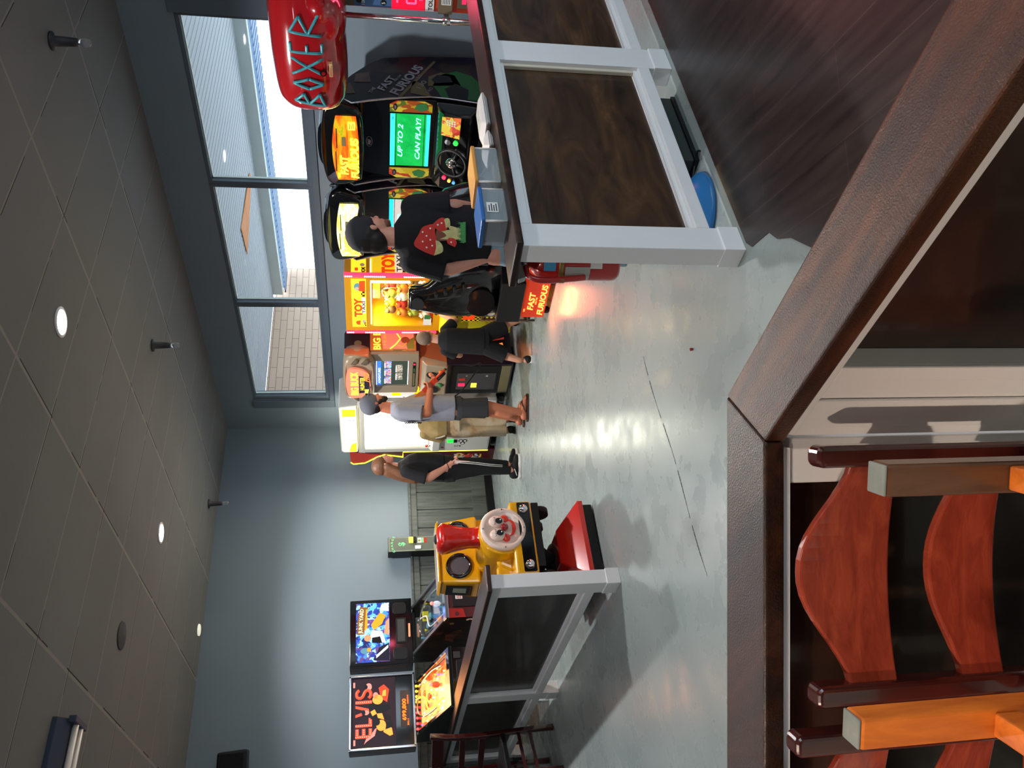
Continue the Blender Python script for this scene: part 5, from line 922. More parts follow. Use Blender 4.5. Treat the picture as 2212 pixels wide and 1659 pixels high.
def pinball(name, label, x, lit):
    t = thing(name, label, 'pinball machine', (x, 7.2, 0)); W_ = 0.25
    sp = [(0.0, 0.52), (0.0, 0.855), (0.92, 1.125), (1.16, 1.125), (1.16, 0.56)]
    side_m = 'pin_side_dark' if not lit else 'black_satin'
    for s_ in (-1, 1):
        a, b = (-W_, -W_ + 0.02) if s_ < 0 else (W_ - 0.02, W_); sd = MB().prism(sp, 'x', a, b, side_m).build('side_panel', t, bevel=0.003)
        MB().prism([(0.0, 0.855), (0.92, 1.125), (0.92, 1.14), (0.0, 0.872)], 'x', a - 0.003, b + 0.003, 'black_gloss' if lit else 'steel').build('side_rail', sd)
        if s_ < 0 and not lit:
            MB().prism([(0.30, 0.70), (0.42, 0.66), (0.40, 0.72), (0.52, 0.70), (0.5, 0.76), (0.62, 0.75), (0.55, 0.84), (0.38, 0.84)], 'x', a - 0.002, a, 'rope_art').disc((a, 0.13, 0.80), (-1, 0, 0), 0.02, 'tan_print', 0.003).disc((a, 0.05, 0.66), (-1, 0, 0), 0.012, 'paper_white', 0.006).disc((a, 0.05, 0.61), (-1, 0, 0), 0.012, 'paper_white', 0.006).build('side_decal', sd)
        for yy in (0.03, 1.10): MB().tube([(s_ * (W_ - 0.005), yy, 0.66), (s_ * (W_ + 0.01), yy - 0.01, 0.0)], 0.016, 'chrome', 6).build('leg', t)
    MB().box(-W_, W_, -0.012, 0.02, 0.50, 0.85, 'pin_maroon' if not lit else 'black_gloss').build('front_panel', t, bevel=0.004)
    MB().prism([(-0.035, 0.835), (-0.03, 0.865), (0.045, 0.885), (0.045, 0.84)], 'x', -W_ - 0.008, W_ + 0.008, 'chrome' if not lit else 'black_gloss').build('lockdown_bar', t, bevel=0.006)
    cd = MB().prism(rrect(-0.15, 0.14, 0.53, 0.80, 0.02), 'y', -0.022, -0.012, 'black_satin').build('coin_door', t, bevel=0.003)
    if not lit:
        MB().box(-0.02, 0.07, -0.027, -0.022, 0.70, 0.775, 'steel').box(-0.015, 0.02, -0.029, -0.027, 0.705, 0.77, 'buck_copper').box(0.03, 0.065, -0.029, -0.027, 0.705, 0.77, 'buck_copper').build('coin_slots', cd); MB().box(-0.075, -0.03, -0.026, -0.022, 0.70, 0.765, 'paper_white').scribble(-0.07, -0.035, 0.708, 0.757, 3, -0.026, 'plush_red').build('notice', cd)
        MB().prism([(-0.25, 0.84), (-0.16, 0.84), (-0.17, 0.70), (-0.25, 0.68)], 'y', -0.02, -0.012, 'extinguisher_red').disc((-0.215, -0.02, 0.76), (0, -1, 0), 0.018, 'pin_maroon', 0.006).build('corner_plate', t); MB().box(0.14, 0.22, -0.03, -0.012, 0.76, 0.82, 'steel').cyl((0.18, -0.03, 0.79), (0.18, -0.10, 0.79), 0.01, 0.014, 'black_satin').build('plunger', t)
        MB().prism([(-0.02, 0.42), (0.12, 0.42), (0.14, 0.50), (-0.04, 0.50)], 'y', 0.0, 0.03, 'tan_print').scribble(-0.02, 0.12, 0.43, 0.49, 4, 0.0, 'taxi_lemon').build('lower_sign', t)
    else:
        for k in range(2): MB().prism(rrect(-0.10 + 0.075 * k, -0.05 + 0.075 * k, 0.70, 0.745, 0.006), 'y', -0.03, -0.022, 'button_orange').build('price_button', cd)
        MB().box(0.15, 0.21, -0.02, -0.012, 0.76, 0.82, 'grille_dark').build('start_button', t)
    # playfield under its glass
    n = Vector((0, -0.282, 0.959)); up = Vector((0, 0.959, 0.282)); o = Vector((0, 0.045, 0.775 + (0.05 if lit else 0)))
    def pf(u, v, e): return o + Vector((1, 0, 0)) * u + up * v + n * e
    L_ = 0.90
    m = MB(); m.hexa([pf(-0.23, 0, -0.01), pf(0.23, 0, -0.01), pf(0.23, L_, -0.01), pf(-0.23, L_, -0.01), pf(-0.23, 0, 0), pf(0.23, 0, 0), pf(0.23, L_, 0), pf(-0.23, L_, 0)], 'playfield_lit' if lit else 'playfield_dim_art'); pfd = m.build('playfield', t)
    random.seed(11 if lit else 5)
    def feature(nm, m): m.build(nm, pfd)
    for s_ in (-1, 1): feature('flipper', MB().tube([pf(s_ * 0.07, 0.12, 0.015), pf(s_ * 0.015, 0.085, 0.015)], [0.012, 0.006], 'plush_red' if lit else 'fluoro_tube', 8))
    for (u, v) in ((-0.06, 0.62), (0.06, 0.66), (0.0, 0.54)): feature('bumper', MB().lathe(pf(u, v, 0), n, [(0.03, 0), (0.02, 0.01), (0.018, 0.035), (0.036, 0.04), (0.03, 0.05), (0.001, 0.055)], 'fig_red' if lit else 'cartoon_blue', 16))
    feature('wire_ramp', MB().tube([pf(*q) for q in spline([(0.16, 0.15, 0.05), (0.18, 0.4, 0.07), (0.12, 0.62, 0.09), (-0.05, 0.75, 0.09), (-0.16, 0.6, 0.08), (-0.17, 0.3, 0.06)])], 0.008, 'chrome', 6)); feature('wire_ramp', MB().tube([pf(*q) for q in spline([(-0.12, 0.18, 0.04), (-0.14, 0.45, 0.08), (-0.02, 0.5, 0.1), (0.05, 0.8, 0.08)])], 0.007, 'fluoro_tube' if not lit else 'bulb_gold', 6))
    feature('target_bank', MB().box(-0.02, 0.08, 0.62, 0.64, 0.98, 1.04, 'taxi_lemon' if not lit else 'bulb_gold')); feature('toy_figure', MB().ell(pf(0.05, 0.35, 0.04), (0.03, 0.02, 0.04), 'pin_white' if not lit else 'fig_red').ell(pf(0.05, 0.35, 0.09), (0.018, 0.018, 0.02), 'fig_pink'))
    if lit:
        ms = ['bulb_warm', 'bulb_red', 'bulb_gold', 'bulb_warm', 'bulb_warm', 'bulb_violet']
        for k in range(46):
            u, v = random.uniform(-0.21, 0.21), random.uniform(0.05, 0.86); feature('insert_lamp', MB().ell(pf(u, v, 0.012), (0.009,) * 3, ms[k % 6] if k % 11 else 'bulb_violet', nu=8, nv=5))
        for k in range(9): feature('back_lamp', MB().ell(pf(-0.2 + 0.05 * k, 0.87, 0.05), (0.013,) * 3, 'bulb_gold' if k > 4 else 'bulb_red', nu=8, nv=5))
        lamp(t, (0.0, 0.5, 1.08), 2.5, (1.0, 0.45, 0.15), 0.35, 0.6)
    else:
        for k in range(18):
            u, v = random.uniform(-0.2, 0.2), random.uniform(0.08, 0.86); feature('post', MB().cyl(pf(u, v, 0), pf(u, v, random.uniform(0.02, 0.06)), 0.009, 0.011, ['cartoon_blue', 'taxi_lemon', 'fluoro_tube', 'grille_dark'][k % 4], 8))
    MB().hexa([pf(-0.23, 0.0, 0.085 - (0.05 if lit else 0)), pf(0.23, 0.0, 0.085 - (0.05 if lit else 0)), pf(0.23, L_, 0.085 - (0.05 if lit else 0)), pf(-0.23, L_, 0.085 - (0.05 if lit else 0)), pf(-0.23, 0, 0.089 - (0.05 if lit else 0)), pf(0.23, 0, 0.089 - (0.05 if lit else 0)), pf(0.23, L_, 0.089 - (0.05 if lit else 0)), pf(-0.23, L_, 0.089 - (0.05 if lit else 0))], 'clear_glass').build('glass', t)
    # backbox
    B0, B1, bw = 1.135, 1.76, 0.342
    bb = MB().box(-bw, bw, 0.915, 1.12, B0, B1, 'black_satin').box(-0.2, 0.2, 0.93, 1.12, 1.10, B0, 'black_satin').build('backbox', t, bevel=0.004)
    MB().prism([(0.92, B0 + 0.01), (1.11, B0 + 0.01), (1.11, B1 - 0.01), (0.92, B1 - 0.01)], 'x', -bw - 0.003, -bw, 'rope_art').build('side_art', bb)
    Y = 0.912
    if not lit:
        MB().prism(rrect(-bw, bw, B0, B1, 0.01), 'y', Y - 0.02, Y, 'black_gloss').build('frame', bb, bevel=0.005)
        y = Y - 0.0205; m = MB().box(-0.305, 0.305, y - 0.003, y, 1.365, 1.70, 'pin_back_blue'); y -= 0.0035
        m.prism([(-0.02, 1.62), (0.26, 1.58), (0.27, 1.66), (0.12, 1.685), (-0.02, 1.69)], 'y', y - 0.002, y, 'pin_logo_brown').text('JUNK YARD', 0.05, (-0.012, y - 0.003, 1.64), 'pin_logo_pale', depth=0, bold=0.04, width=0.26, right=(1, 0, -0.06)).prism([(0.02, 1.60), (0.24, 1.585), (0.24, 1.60), (0.02, 1.615)], 'y', y - 0.003, y - 0.002, 'pin_orange')
        m.prism([(0.04, 1.60), (0.16, 1.60), (0.16, 1.585), (0.04, 1.585)], 'y', y - 0.002, y, 'pin_orange').prism([(0.08, 1.44), (0.17, 1.40), (0.2, 1.46), (0.12, 1.52), (0.07, 1.55), (0.02, 1.52)], 'y', y - 0.002, y, 'pin_orange').disc((-0.06, y, 1.585), (0, -1, 0), 0.034, 'pin_skin', 0.003).prism([(-0.12, 1.40), (0.0, 1.44), (0.02, 1.54), (-0.04, 1.56), (-0.10, 1.52)], 'y', y - 0.003, y, 'pin_white').prism([(-0.12, 1.44), (-0.05, 1.46), (-0.06, 1.54), (-0.11, 1.54)], 'y', y - 0.004, y, 'fig_black').disc((-0.19, y, 1.61), (0, -1, 0), 0.03, 'cartoon_blue', 0.002, ry=0.045).disc((-0.18, y, 1.57), (0, -1, 0), 0.02, 'pin_orange', 0.003).prism([(-0.30, 1.37), (-0.12, 1.37), (-0.16, 1.47), (-0.29, 1.52)], 'y', y - 0.002, y, 'pin_dark').prism([(-0.27, 1.50), (-0.24, 1.50), (-0.14, 1.38), (-0.17, 1.38)], 'y', y - 0.003, y, 'pin_white').prism([(0.21, 1.37), (0.30, 1.37), (0.29, 1.44), (0.23, 1.46)], 'y', y - 0.002, y, 'pin_white').prism([(-0.04, 1.37), (0.14, 1.37), (0.1, 1.40), (-0.02, 1.42)], 'y', y - 0.002, y, 'pin_skin'); m.build('backglass', bb)
        MB().prism(rrect(-0.13, 0.13, 1.195, 1.30, 0.012), 'y', Y - 0.03, Y - 0.02, 'black_satin').box(-0.115, 0.115, Y - 0.032, Y - 0.03, 1.21, 1.285, 'grille_dark').build('score_display', bb, bevel=0.003)
        for s_ in (-1, 1): MB().prism(rrect(s_ * 0.235 - 0.06, s_ * 0.235 + 0.06, 1.19, 1.33, 0.03), 'y', Y - 0.026, Y - 0.02, 'black_satin').build('speaker_grille', bb, bevel=0.003)
        MB().box(-0.07, 0.07, Y - 0.022, Y - 0.02, 1.155, 1.175, 'pin_skin').build('maker_plate', bb)
    else:
        m = MB()
        for q in ((-bw, bw, B1 - 0.02, B1), (-bw, bw, B0, B0 + 0.02), (-bw, -bw + 0.018, B0, B1), (bw - 0.018, bw, B0, B1)): m.box(q[0], q[1], Y - 0.025, Y, q[2], q[3], 'chrome')
        m.build('chrome_frame', bb, bevel=0.004)
        y = Y - 0.008; m = MB().box(-0.322, 0.322, y, Y, 1.32, 1.74, 'pin_back_dark'); 
        z0, z1 = 1.545, 1.70; D_ = y - 0.002
        def bar(x0, x1, a, b): m.box(x0, x1, D_, y, a, b, 'elvis_red')
        xs = -0.235; w = 0.026
        bar(xs, xs + w, z0, z1); [bar(xs + w, xs + 0.085, q, q + 0.032) for q in (z0, 1.607, z1 - 0.032)]
        xs = -0.135; bar(xs, xs + w, z0, z1); bar(xs + w, xs + 0.08, z0, z0 + 0.032)
        m.prism([(-0.045, z1), (-0.02, z1), (0.01, 1.60), (0.04, z1), (0.065, z1), (0.022, z0), (-0.003, z0)], 'y', D_, y, 'elvis_red'); bar(0.078, 0.108, z0, z1)
        m.tube([(xx, y - 0.002, zz) for xx, zz in spline([(0.205, 1.665), (0.185, 1.687), (0.145, 1.685), (0.132, 1.655), (0.15, 1.63), (0.19, 1.61), (0.205, 1.585), (0.19, 1.56), (0.155, 1.555), (0.13, 1.575)], 4)], 0.015, 'elvis_red', 6)
        for (bx, bz) in [(-0.222, z0 + 0.01 + 0.02 * k) for k in range(8)] + [(-0.122, z0 + 0.01 + 0.02 * k) for k in range(8)] + [(0.093, z0 + 0.01 + 0.02 * k) for k in range(8)] + [(-0.2 + 0.018 * k, zq) for k in range(3) for zq in (z0 + 0.016, 1.623, z1 - 0.016)] + [(-0.1 + 0.018 * k, z0 + 0.016) for k in range(3)]: m.disc((bx, D_, bz), (0, -1, 0), 0.004, 'elvis_dot', 0.001, 6)
        for (xx, zz) in ((-0.27, 1.70), (0.26, 1.705)): m.box(xx - 0.025, xx + 0.025, D_, y, zz, zz + 0.018, 'fig_pink')
        # generic dancing figures
        y2 = D_
        def P_(poly, mm, k=1): m.prism(poly, 'y', y2 - 0.0015 * k, y2, mm)
        P_([(-0.07, 1.56), (0.06, 1.58), (0.09, 1.52), (0.05, 1.47), (0.06, 1.38), (0.02, 1.37), (-0.01, 1.45), (-0.05, 1.37), (-0.09, 1.37), (-0.05, 1.48)], 'fig_black'); m.disc((-0.005, y2, 1.60), (0, -1, 0), 0.022, 'fig_pink', 0.003, ry=0.028); m.disc((-0.005, y2 - 0.001, 1.625), (0, -1, 0), 0.026, 'fig_black', 0.004, ry=0.018); P_([(-0.04, 1.54), (0.0, 1.56), (0.02, 1.52), (-0.02, 1.50)], 'fig_amber', 2); P_([(-0.06, 1.49), (-0.02, 1.50), (-0.02, 1.45), (-0.08, 1.43)], 'fig_amber', 2)
        m.disc((-0.13, y2, 1.46), (0, -1, 0), 0.05, 'fig_amber', 0.003, ry=0.045); m.disc((-0.10, y2 - 0.001, 1.50), (0, -1, 0), 0.03, 'fig_black', 0.004, ry=0.03); P_([(-0.19, 1.44), (-0.12, 1.42), (-0.16, 1.36), (-0.22, 1.35), (-0.23, 1.38)], 'fig_amber'); P_([(-0.17, 1.42), (-0.10, 1.41), (-0.10, 1.36), (-0.15, 1.35)], 'fig_black', 2)
        P_([(-0.29, 1.62), (-0.27, 1.60), (-0.22, 1.52), (-0.15, 1.50), (-0.16, 1.52), (-0.23, 1.57), (-0.24, 1.60)], 'fig_pink'); m.disc((0.235, y2, 1.575), (0, -1, 0), 0.035, 'fig_pink', 0.003, ry=0.03); m.disc((0.235, y2 - 0.001, 1.60), (0, -1, 0), 0.02, 'fig_black', 0.004, ry=0.015)
        m.disc((0.11, y2, 1.49), (0, -1, 0), 0.045, 'fig_amber', 0.003, ry=0.05); m.disc((0.15, y2, 1.51), (0, -1, 0), 0.03, 'fig_pink', 0.003, ry=0.025); P_([(0.08, 1.40), (0.2, 1.38), (0.25, 1.43), (0.22, 1.48), (0.12, 1.46)], 'fig_red'); P_([(0.14, 1.41), (0.2, 1.41), (0.19, 1.44), (0.14, 1.45)], 'fig_amber', 2)
        m.build('backglass', bb)
        m = MB().box(-0.322, 0.322, y, Y, B0 + 0.02, 1.318, 'black_gloss').box(-0.16, 0.18, y - 0.003, y, 1.19, 1.275, 'grille_dark').text('699,800', 0.05, (-0.10, y - 0.0035, 1.222), 'dmd_orange', depth=0, bold=0.025, width=0.20).text('BALL 3', 0.02, (-0.145, y - 0.0035, 1.197), 'dmd_orange', depth=0, bold=0.02).text('CREDITS 0', 0.018, (0.05, y - 0.0035, 1.197), 'dmd_orange', depth=0, bold=0.02); m.build('score_display', bb)
        lamp(t, (0, 0.86, 1.5), 1.4, (1.0, 0.45, 0.25), 0.5, 0.3, (R(-90), 0, 0))
    return t
pinball('pinball_machine', 'pinball machine with blue cartoon backglass and chrome lockbar, unlit playfield', 3.045, False)
pinball('pinball_machine', 'pinball machine with lit orange playfield and red ELVIS backglass', 2.27, True)
# ---------------------------------------------------------------- change machine
mat('olive_metal', (104, 110, 100), rough=0.4, metal=0.2); mat('mint', (120, 214, 150), rough=0.5, emis=(120, 214, 150), es=0.15, var=0); mat('edge_pale', (170, 180, 160), rough=0.4, var=0)
t = thing('change_machine', 'narrow grey change machine with green dollar sign on the back wall', 'change machine', (4.355, 8.80, 0))
MB().box(-0.095, 0.095, 0.0, 0.15, 0.0, 1.352, 'black_satin').build('cabinet', t, bevel=0.003)
m = MB().box(-0.094, 0.094, -0.006, 0, 0.5, 1.35, 'olive_metal')
for q in ((-0.086, 0.086, 1.335, 1.339), (-0.086, -0.082, 0.52, 1.339), (0.082, 0.086, 0.52, 1.339)): m.box(q[0], q[1], -0.008, -0.006, q[2], q[3], 'edge_pale')
f = m.build('front_plate', t)
m = MB()
for k, ch in enumerate('CHANGE'):
    a = R(-32 + 12.8 * k); c = Vector((0.16 * math.sin(a), -0.0085, 1.145 + 0.15 * math.cos(a))); m.text(ch, 0.036, c, 'mint', right=(math.cos(a), 0, -math.sin(a)), up=(math.sin(a), 0, math.cos(a)), depth=0, bold=0.04, align='CENTER')
m.text('$', 0.10, (0, -0.0085, 1.16), 'mint', depth=0, bold=0.03, align='CENTER'); m.disc((0.05, -0.006, 1.315), (0, -1, 0), 0.007, 'plush_red', 0.004, 12); m.build('lettering', f)
MB().box(0.012, 0.08, -0.03, -0.006, 1.055, 1.105, 'letters_yellow').box(0.012, 0.08, -0.035, -0.006, 1.02, 1.055, 'black_satin').build('bill_acceptor', f, bevel=0.003)
MB().box(-0.075, -0.03, -0.025, -0.006, 0.965, 1.035, 'paper_white').build('lock_box', f, bevel=0.003); MB().box(0.01, 0.075, -0.008, -0.006, 0.955, 1.005, 'paper_white').disc((0.04, -0.008, 0.98), (0, -1, 0), 0.014, 'plush_green', 0.001).box(0.01, 0.075, -0.008, -0.006, 0.93, 0.95, 'mint').box(0.01, 0.075, -0.008, -0.006, 0.895, 0.93, 'plush_red').build('stickers', f)
# ---------------------------------------------------------------- train ride
mat('ride_yellow', (236, 170, 10), rough=0.18, coat=1.0, var=0.02); mat('ride_red', (206, 32, 22), rough=0.18, coat=1.0, var=0.02); mat('face_cream', (236, 208, 192), rough=0.25, coat=0.8, var=0.02); mat('ride_cheek', (224, 50, 30), rough=0.25, coat=0.8, var=0); mat('nose_dark', (140, 10, 20), rough=0.1, coat=1.0, var=0); mat('window_grey', (92, 94, 98), rough=0.25, var=0.1, vscale=20); mat('castor_tan', (150, 130, 104), rough=0.6)
t = thing('train_ride', 'yellow children\'s train ride with smiling clown-like face and red funnel on a red base', 'kiddie ride', (2.40, 4.82, 0))
# base
bx = -0.01
MB().frust((bx - 0.275, bx + 0.275, 0.0, 0.78, 0.075), (bx - 0.275, bx + 0.275, 0.0, 0.78, 0.11), 'ride_red').frust((bx - 0.275, bx + 0.275, 0.0, 0.78, 0.11), (bx - 0.12, bx + 0.12, 0.14, 0.62, 0.262), 'ride_red').build('base', t, bevel=0.008)
MB().box(bx - 0.25, bx + 0.25, 0.02, 0.76, 0.012, 0.075, 'black_satin').build('chassis', t)
for sx in (-0.2, 0.2):
    for yy in (0.05, 0.7): MB().cyl((bx + sx - 0.015, yy, 0.03), (bx + sx + 0.015, yy, 0.03), 0.03, 0.03, 'castor_tan', 16).prism([(yy - 0.03, 0.075), (yy + 0.03, 0.075), (yy + 0.012, 0.03), (yy - 0.012, 0.03)], 'x', bx + sx - 0.024, bx + sx - 0.018, 'steel').build('caster', t)
MB().lathe((bx, 0.36, 0.25), (0, 0, 1), [(0.13, 0), (0.11, 0.03), (0.055, 0.06), (0.05, 0.10), (0.065, 0.12), (0.045, 0.14), (0.055, 0.16), (0.001, 0.17)], 'black_matte', 20).build('rubber_bellows', t)
MB().tube([(bx - 0.02, 0.30, 0.27), (bx - 0.02, 0.22, 0.36), (bx - 0.0, 0.16, 0.42)], 0.045, 'black_matte', 10).build('rocker_arm', t)
# underframe and wheels
MB().box(-0.2, 0.27, 0.02, 0.8, 0.39, 0.44, 'black_satin').build('underframe', t)
for k in range(3):
    for sx in (-0.235, 0.24):
        yy = 0.12 + 0.22 * k; wc = (sx, yy, 0.37)
        m = MB().cyl((sx - 0.02, yy, 0.375), (sx + 0.02, yy, 0.375), 0.07, 0.07, 'black_matte', 24)
        for a in range(8): m.tube([(sx - 0.021 * (1 if sx < 0 else -1), yy, 0.375), (sx - 0.021 * (1 if sx < 0 else -1), yy + 0.06 * math.cos(a * math.pi / 4), 0.375 + 0.06 * math.sin(a * math.pi / 4))], 0.004, 'grille_dark', 5)
        m.build('wheel', t)
# bumper box, boiler, cab
bp = MB().box(-0.275, 0.265, -0.02, 0.30, 0.445, 0.60, 'ride_yellow').build('bumper_box', t, bevel=0.02, seg=3)
MB().prism(rrect(-0.255, 0.25, 0.462, 0.548, 0.01), 'y', -0.026, -0.02, 'black_gloss').build('bumper_stripe', bp)
for sx in (-0.205, 0.2): MB().lathe((sx, -0.026, 0.506), (0, -1, 0), [(0.032, 0), (0.032, 0.008), (0.022, 0.02), (0.001, 0.026)], 'chrome', 20).build('headlamp', bp)
bl = MB(); bl.cyl((0.05, 0.0, 0.655), (0.05, 0.60, 0.655), 0.165, 0.165, 'ride_yellow', 40).build('boiler', t, bevel=0.01)
MB().prism([(-0.2, 0.58), (0.27, 0.58), (0.24, 0.70), (-0.14, 0.70)], 'y', 0.10, 0.60, 'ride_yellow').build('side_tank', t, bevel=0.03, seg=3)
MB().prism([(0.12, 0.58), (0.36, 0.58), (0.36, 0.67), (0.32, 0.705), (0.12, 0.705)], 'x', -0.26, -0.14, 'ride_yellow').build('step', t, bevel=0.02, seg=3)
MB().prism(rrect(0.15, 0.33, 0.585, 0.665, 0.02), 'x', -0.264, -0.26, 'ride_cheek').build('side_badge', t)
cab = MB(); cab.box(-0.13, 0.36, 0.40, 0.62, 0.55, 0.80, 'ride_yellow'); cab.frust((-0.15, 0.37, 0.36, 0.62, 0.78), (-0.12, 0.34, 0.40, 0.60, 1.06), 'ride_yellow'); c_ = cab.build('cab', t, bevel=0.02, seg=3)
for sx in (-0.01, 0.24): MB().lathe((sx, 0.385, 0.925), (0, -1, 0.12), [(0.093, 0), (0.093, 0.016), (0.07, 0.02), (0.07, 0.01), (0.001, 0.01)], 'black_gloss', 32).build('window_ring', c_); MB().disc((sx, 0.377, 0.925), (0, -1, 0.12), 0.069, 'window_grey', 0.003, 28).build('window_pane', c_)
MB().hexa([(-0.150, 0.42, 0.84), (-0.150, 0.575, 0.84), (-0.136, 0.575, 0.84), (-0.136, 0.42, 0.84), (-0.133, 0.435, 1.02), (-0.133, 0.575, 1.02), (-0.118, 0.575, 1.02), (-0.118, 0.435, 1.02)], 'black_gloss').hexa([(-0.152, 0.46, 0.88), (-0.152, 0.52, 0.88), (-0.14, 0.52, 0.88), (-0.14, 0.46, 0.88), (-0.142, 0.46, 0.97), (-0.142, 0.52, 0.97), (-0.13, 0.52, 0.97), (-0.13, 0.46, 0.97)], 'edge_pale').build('side_window', c_)
MB().prism([(-0.135, 1.055), (0.355, 1.055), (0.33, 1.075), (-0.11, 1.075)], 'y', 0.385, 0.62, 'ride_yellow').build('roof', t, bevel=0.012)
# funnel: square-ish, flaring
m = MB(); rr = []
for z, h in ((0.79, 0.085), (0.82, 0.06), (0.88, 0.058), (0.95, 0.068), (1.05, 0.088), (1.062, 0.088), (1.09, 0.066), (1.098, 0.04)):
    rr.append([(0.06 + x_, 0.10 + y_, z) for x_, y_ in rrect(-h, h, -h, h, h * 0.45, 4)])
m.rings(rr, 'ride_red', True); m.build('funnel', t)
MB().ell((0.06, 0.10, 1.095), (0.035, 0.035, 0.02), 'black_matte').build('funnel_mouth', t)
# face
fc = Vector((0.06, -0.01, 0.655)); m = MB().lathe(fc, (0, -1, 0), [(0.155, -0.02), (0.157, 0.005), (0.15, 0.016), (0.128, 0.02), (0.12, 0.012), (0.001, 0.02)], 'face_cream', 44); face = m.build('face', t)
for a in (0, 90, 180, 270): MB().disc(fc + Vector((0.139 * math.cos(R(a)), -0.02, 0.139 * math.sin(R(a)))), (0, -1, 0), 0.005, 'steel', 0.003, 10).build('screw', face)
for sx in (-0.048, 0.048):
    e = MB().ell(fc + Vector((sx, -0.018, 0.045)), (0.044, 0.022, 0.052), 'face_cream', nu=20, nv=12).build('eye', face)
    MB().disc(fc + Vector((sx * 0.92, -0.040, 0.030)), (0, -1, -0.05), 0.021, 'black_gloss', 0.003, 20, ry=0.024).disc(fc + Vector((sx * 0.92 + 0.006, -0.0435, 0.02)), (0, -1, 0), 0.005, 'paper_white', 0.001, 10).build('pupil', e)
    for k in range(4): MB().tube([fc + Vector((sx * 0.92 + 0.012 * (k - 1.5), -0.041, 0.052)), fc + Vector((sx * 0.92 + 0.017 * (k - 1.5), -0.040, 0.064))], 0.002, 'black_gloss', 5).build('eyelash', e)
    MB().ell(fc + Vector((sx * 1.45, -0.014, -0.012)), (0.030, 0.014, 0.028), 'ride_cheek', nu=18).build('cheek', face)
MB().ell(fc + Vector((0, -0.034, -0.004)), (0.026, 0.024, 0.026), 'nose_dark', nu=20).build('nose', face)
mo = [(x_, z_) for x_, z_ in spline([(-0.062, -0.035), (-0.035, -0.052), (0, -0.057), (0.035, -0.052), (0.062, -0.035), (0.045, -0.068), (0.0, -0.082), (-0.045, -0.068)], 4)]
MB().prism([(fc.x + x_, fc.z + z_) for x_, z_ in mo], 'y', fc.y - 0.026, fc.y - 0.01, 'ride_cheek').build('mouth', face, bevel=0.003)
# ---------------------------------------------------------------- dark wooden stick-legged stool beside the racing seat
t = thing('folding_stool', 'dark wooden folding stool leg and crossbar leaning beside the black racing seat', 'stool', (5.0, 5.53, 0))
for dx, dy in ((0.0, 0.0), (-0.02, -0.30)):
    MB().tube([(dx - 0.02, dy - 0.01, 0.012), (dx - 0.22, dy - 0.24, 0.56)], 0.012, 'brown_wood', 8).build('leg', t)
MB().tube([(-0.05, -0.04, 0.09), (-0.07, -0.34, 0.09)], 0.011, 'brown_wood', 8).build('crossbar', t); MB().tube([(-0.215, -0.235, 0.545), (-0.235, -0.535, 0.545)], 0.011, 'brown_wood', 8).build('crossbar', t)
# ---------------------------------------------------------------- people
mat('skin_light', (214, 150, 128), rough=0.5, var=0.04); mat('skin_tan', (190, 116, 86), rough=0.5, var=0.05); mat('skin_kid', (206, 150, 122), rough=0.5, var=0.04)
mat('hair_dark', (30, 22, 18), rough=0.6, var=0.3, vscale=60); mat('hair_brown', (118, 78, 54), rough=0.5, var=0.3, vscale=50); mat('hair_buzz', (128, 106, 90), rough=0.8, var=0.2, vscale=60)
mat('cloth_black', (20, 20, 24), rough=0.9, var=0.15, vscale=14, bump=0.2, bscale=18); mat('cloth_grey', (136, 138, 150), rough=0.9, var=0.12, vscale=10, bump=0.35, bscale=12); mat('cloth_charcoal', (46, 46, 50), rough=0.9, var=0.1, bump=0.2, bscale=15)
mat('denim_pale', (140, 165, 180), rough=0.9, var=0.2, vscale=12); mat('cloth_khaki', (150, 130, 84), rough=0.9, var=0.2, vscale=12, bump=0.5, bscale=14); noise_mat('stained_trousers', [(0.4, (214, 200, 176)), (0.55, (205, 184, 150)), (0.68, (176, 116, 60))], nscale=5, rough=0.9, detail=3)
mat('cap_grey', (96, 98, 108), rough=0.85); mat('lip', (170, 84, 78), rough=0.5); mat('print_red', (196, 52, 44), rough=0.8, var=0.1, vscale=30); mat('print_cream', (200, 190, 130), rough=0.8, var=0.25, vscale=40); mat('print_green', (74, 150, 84), rough=0.8); mat('print_brown', (120, 70, 50), rough=0.8); mat('rubber_sole', (226, 224, 220), rough=0.6)
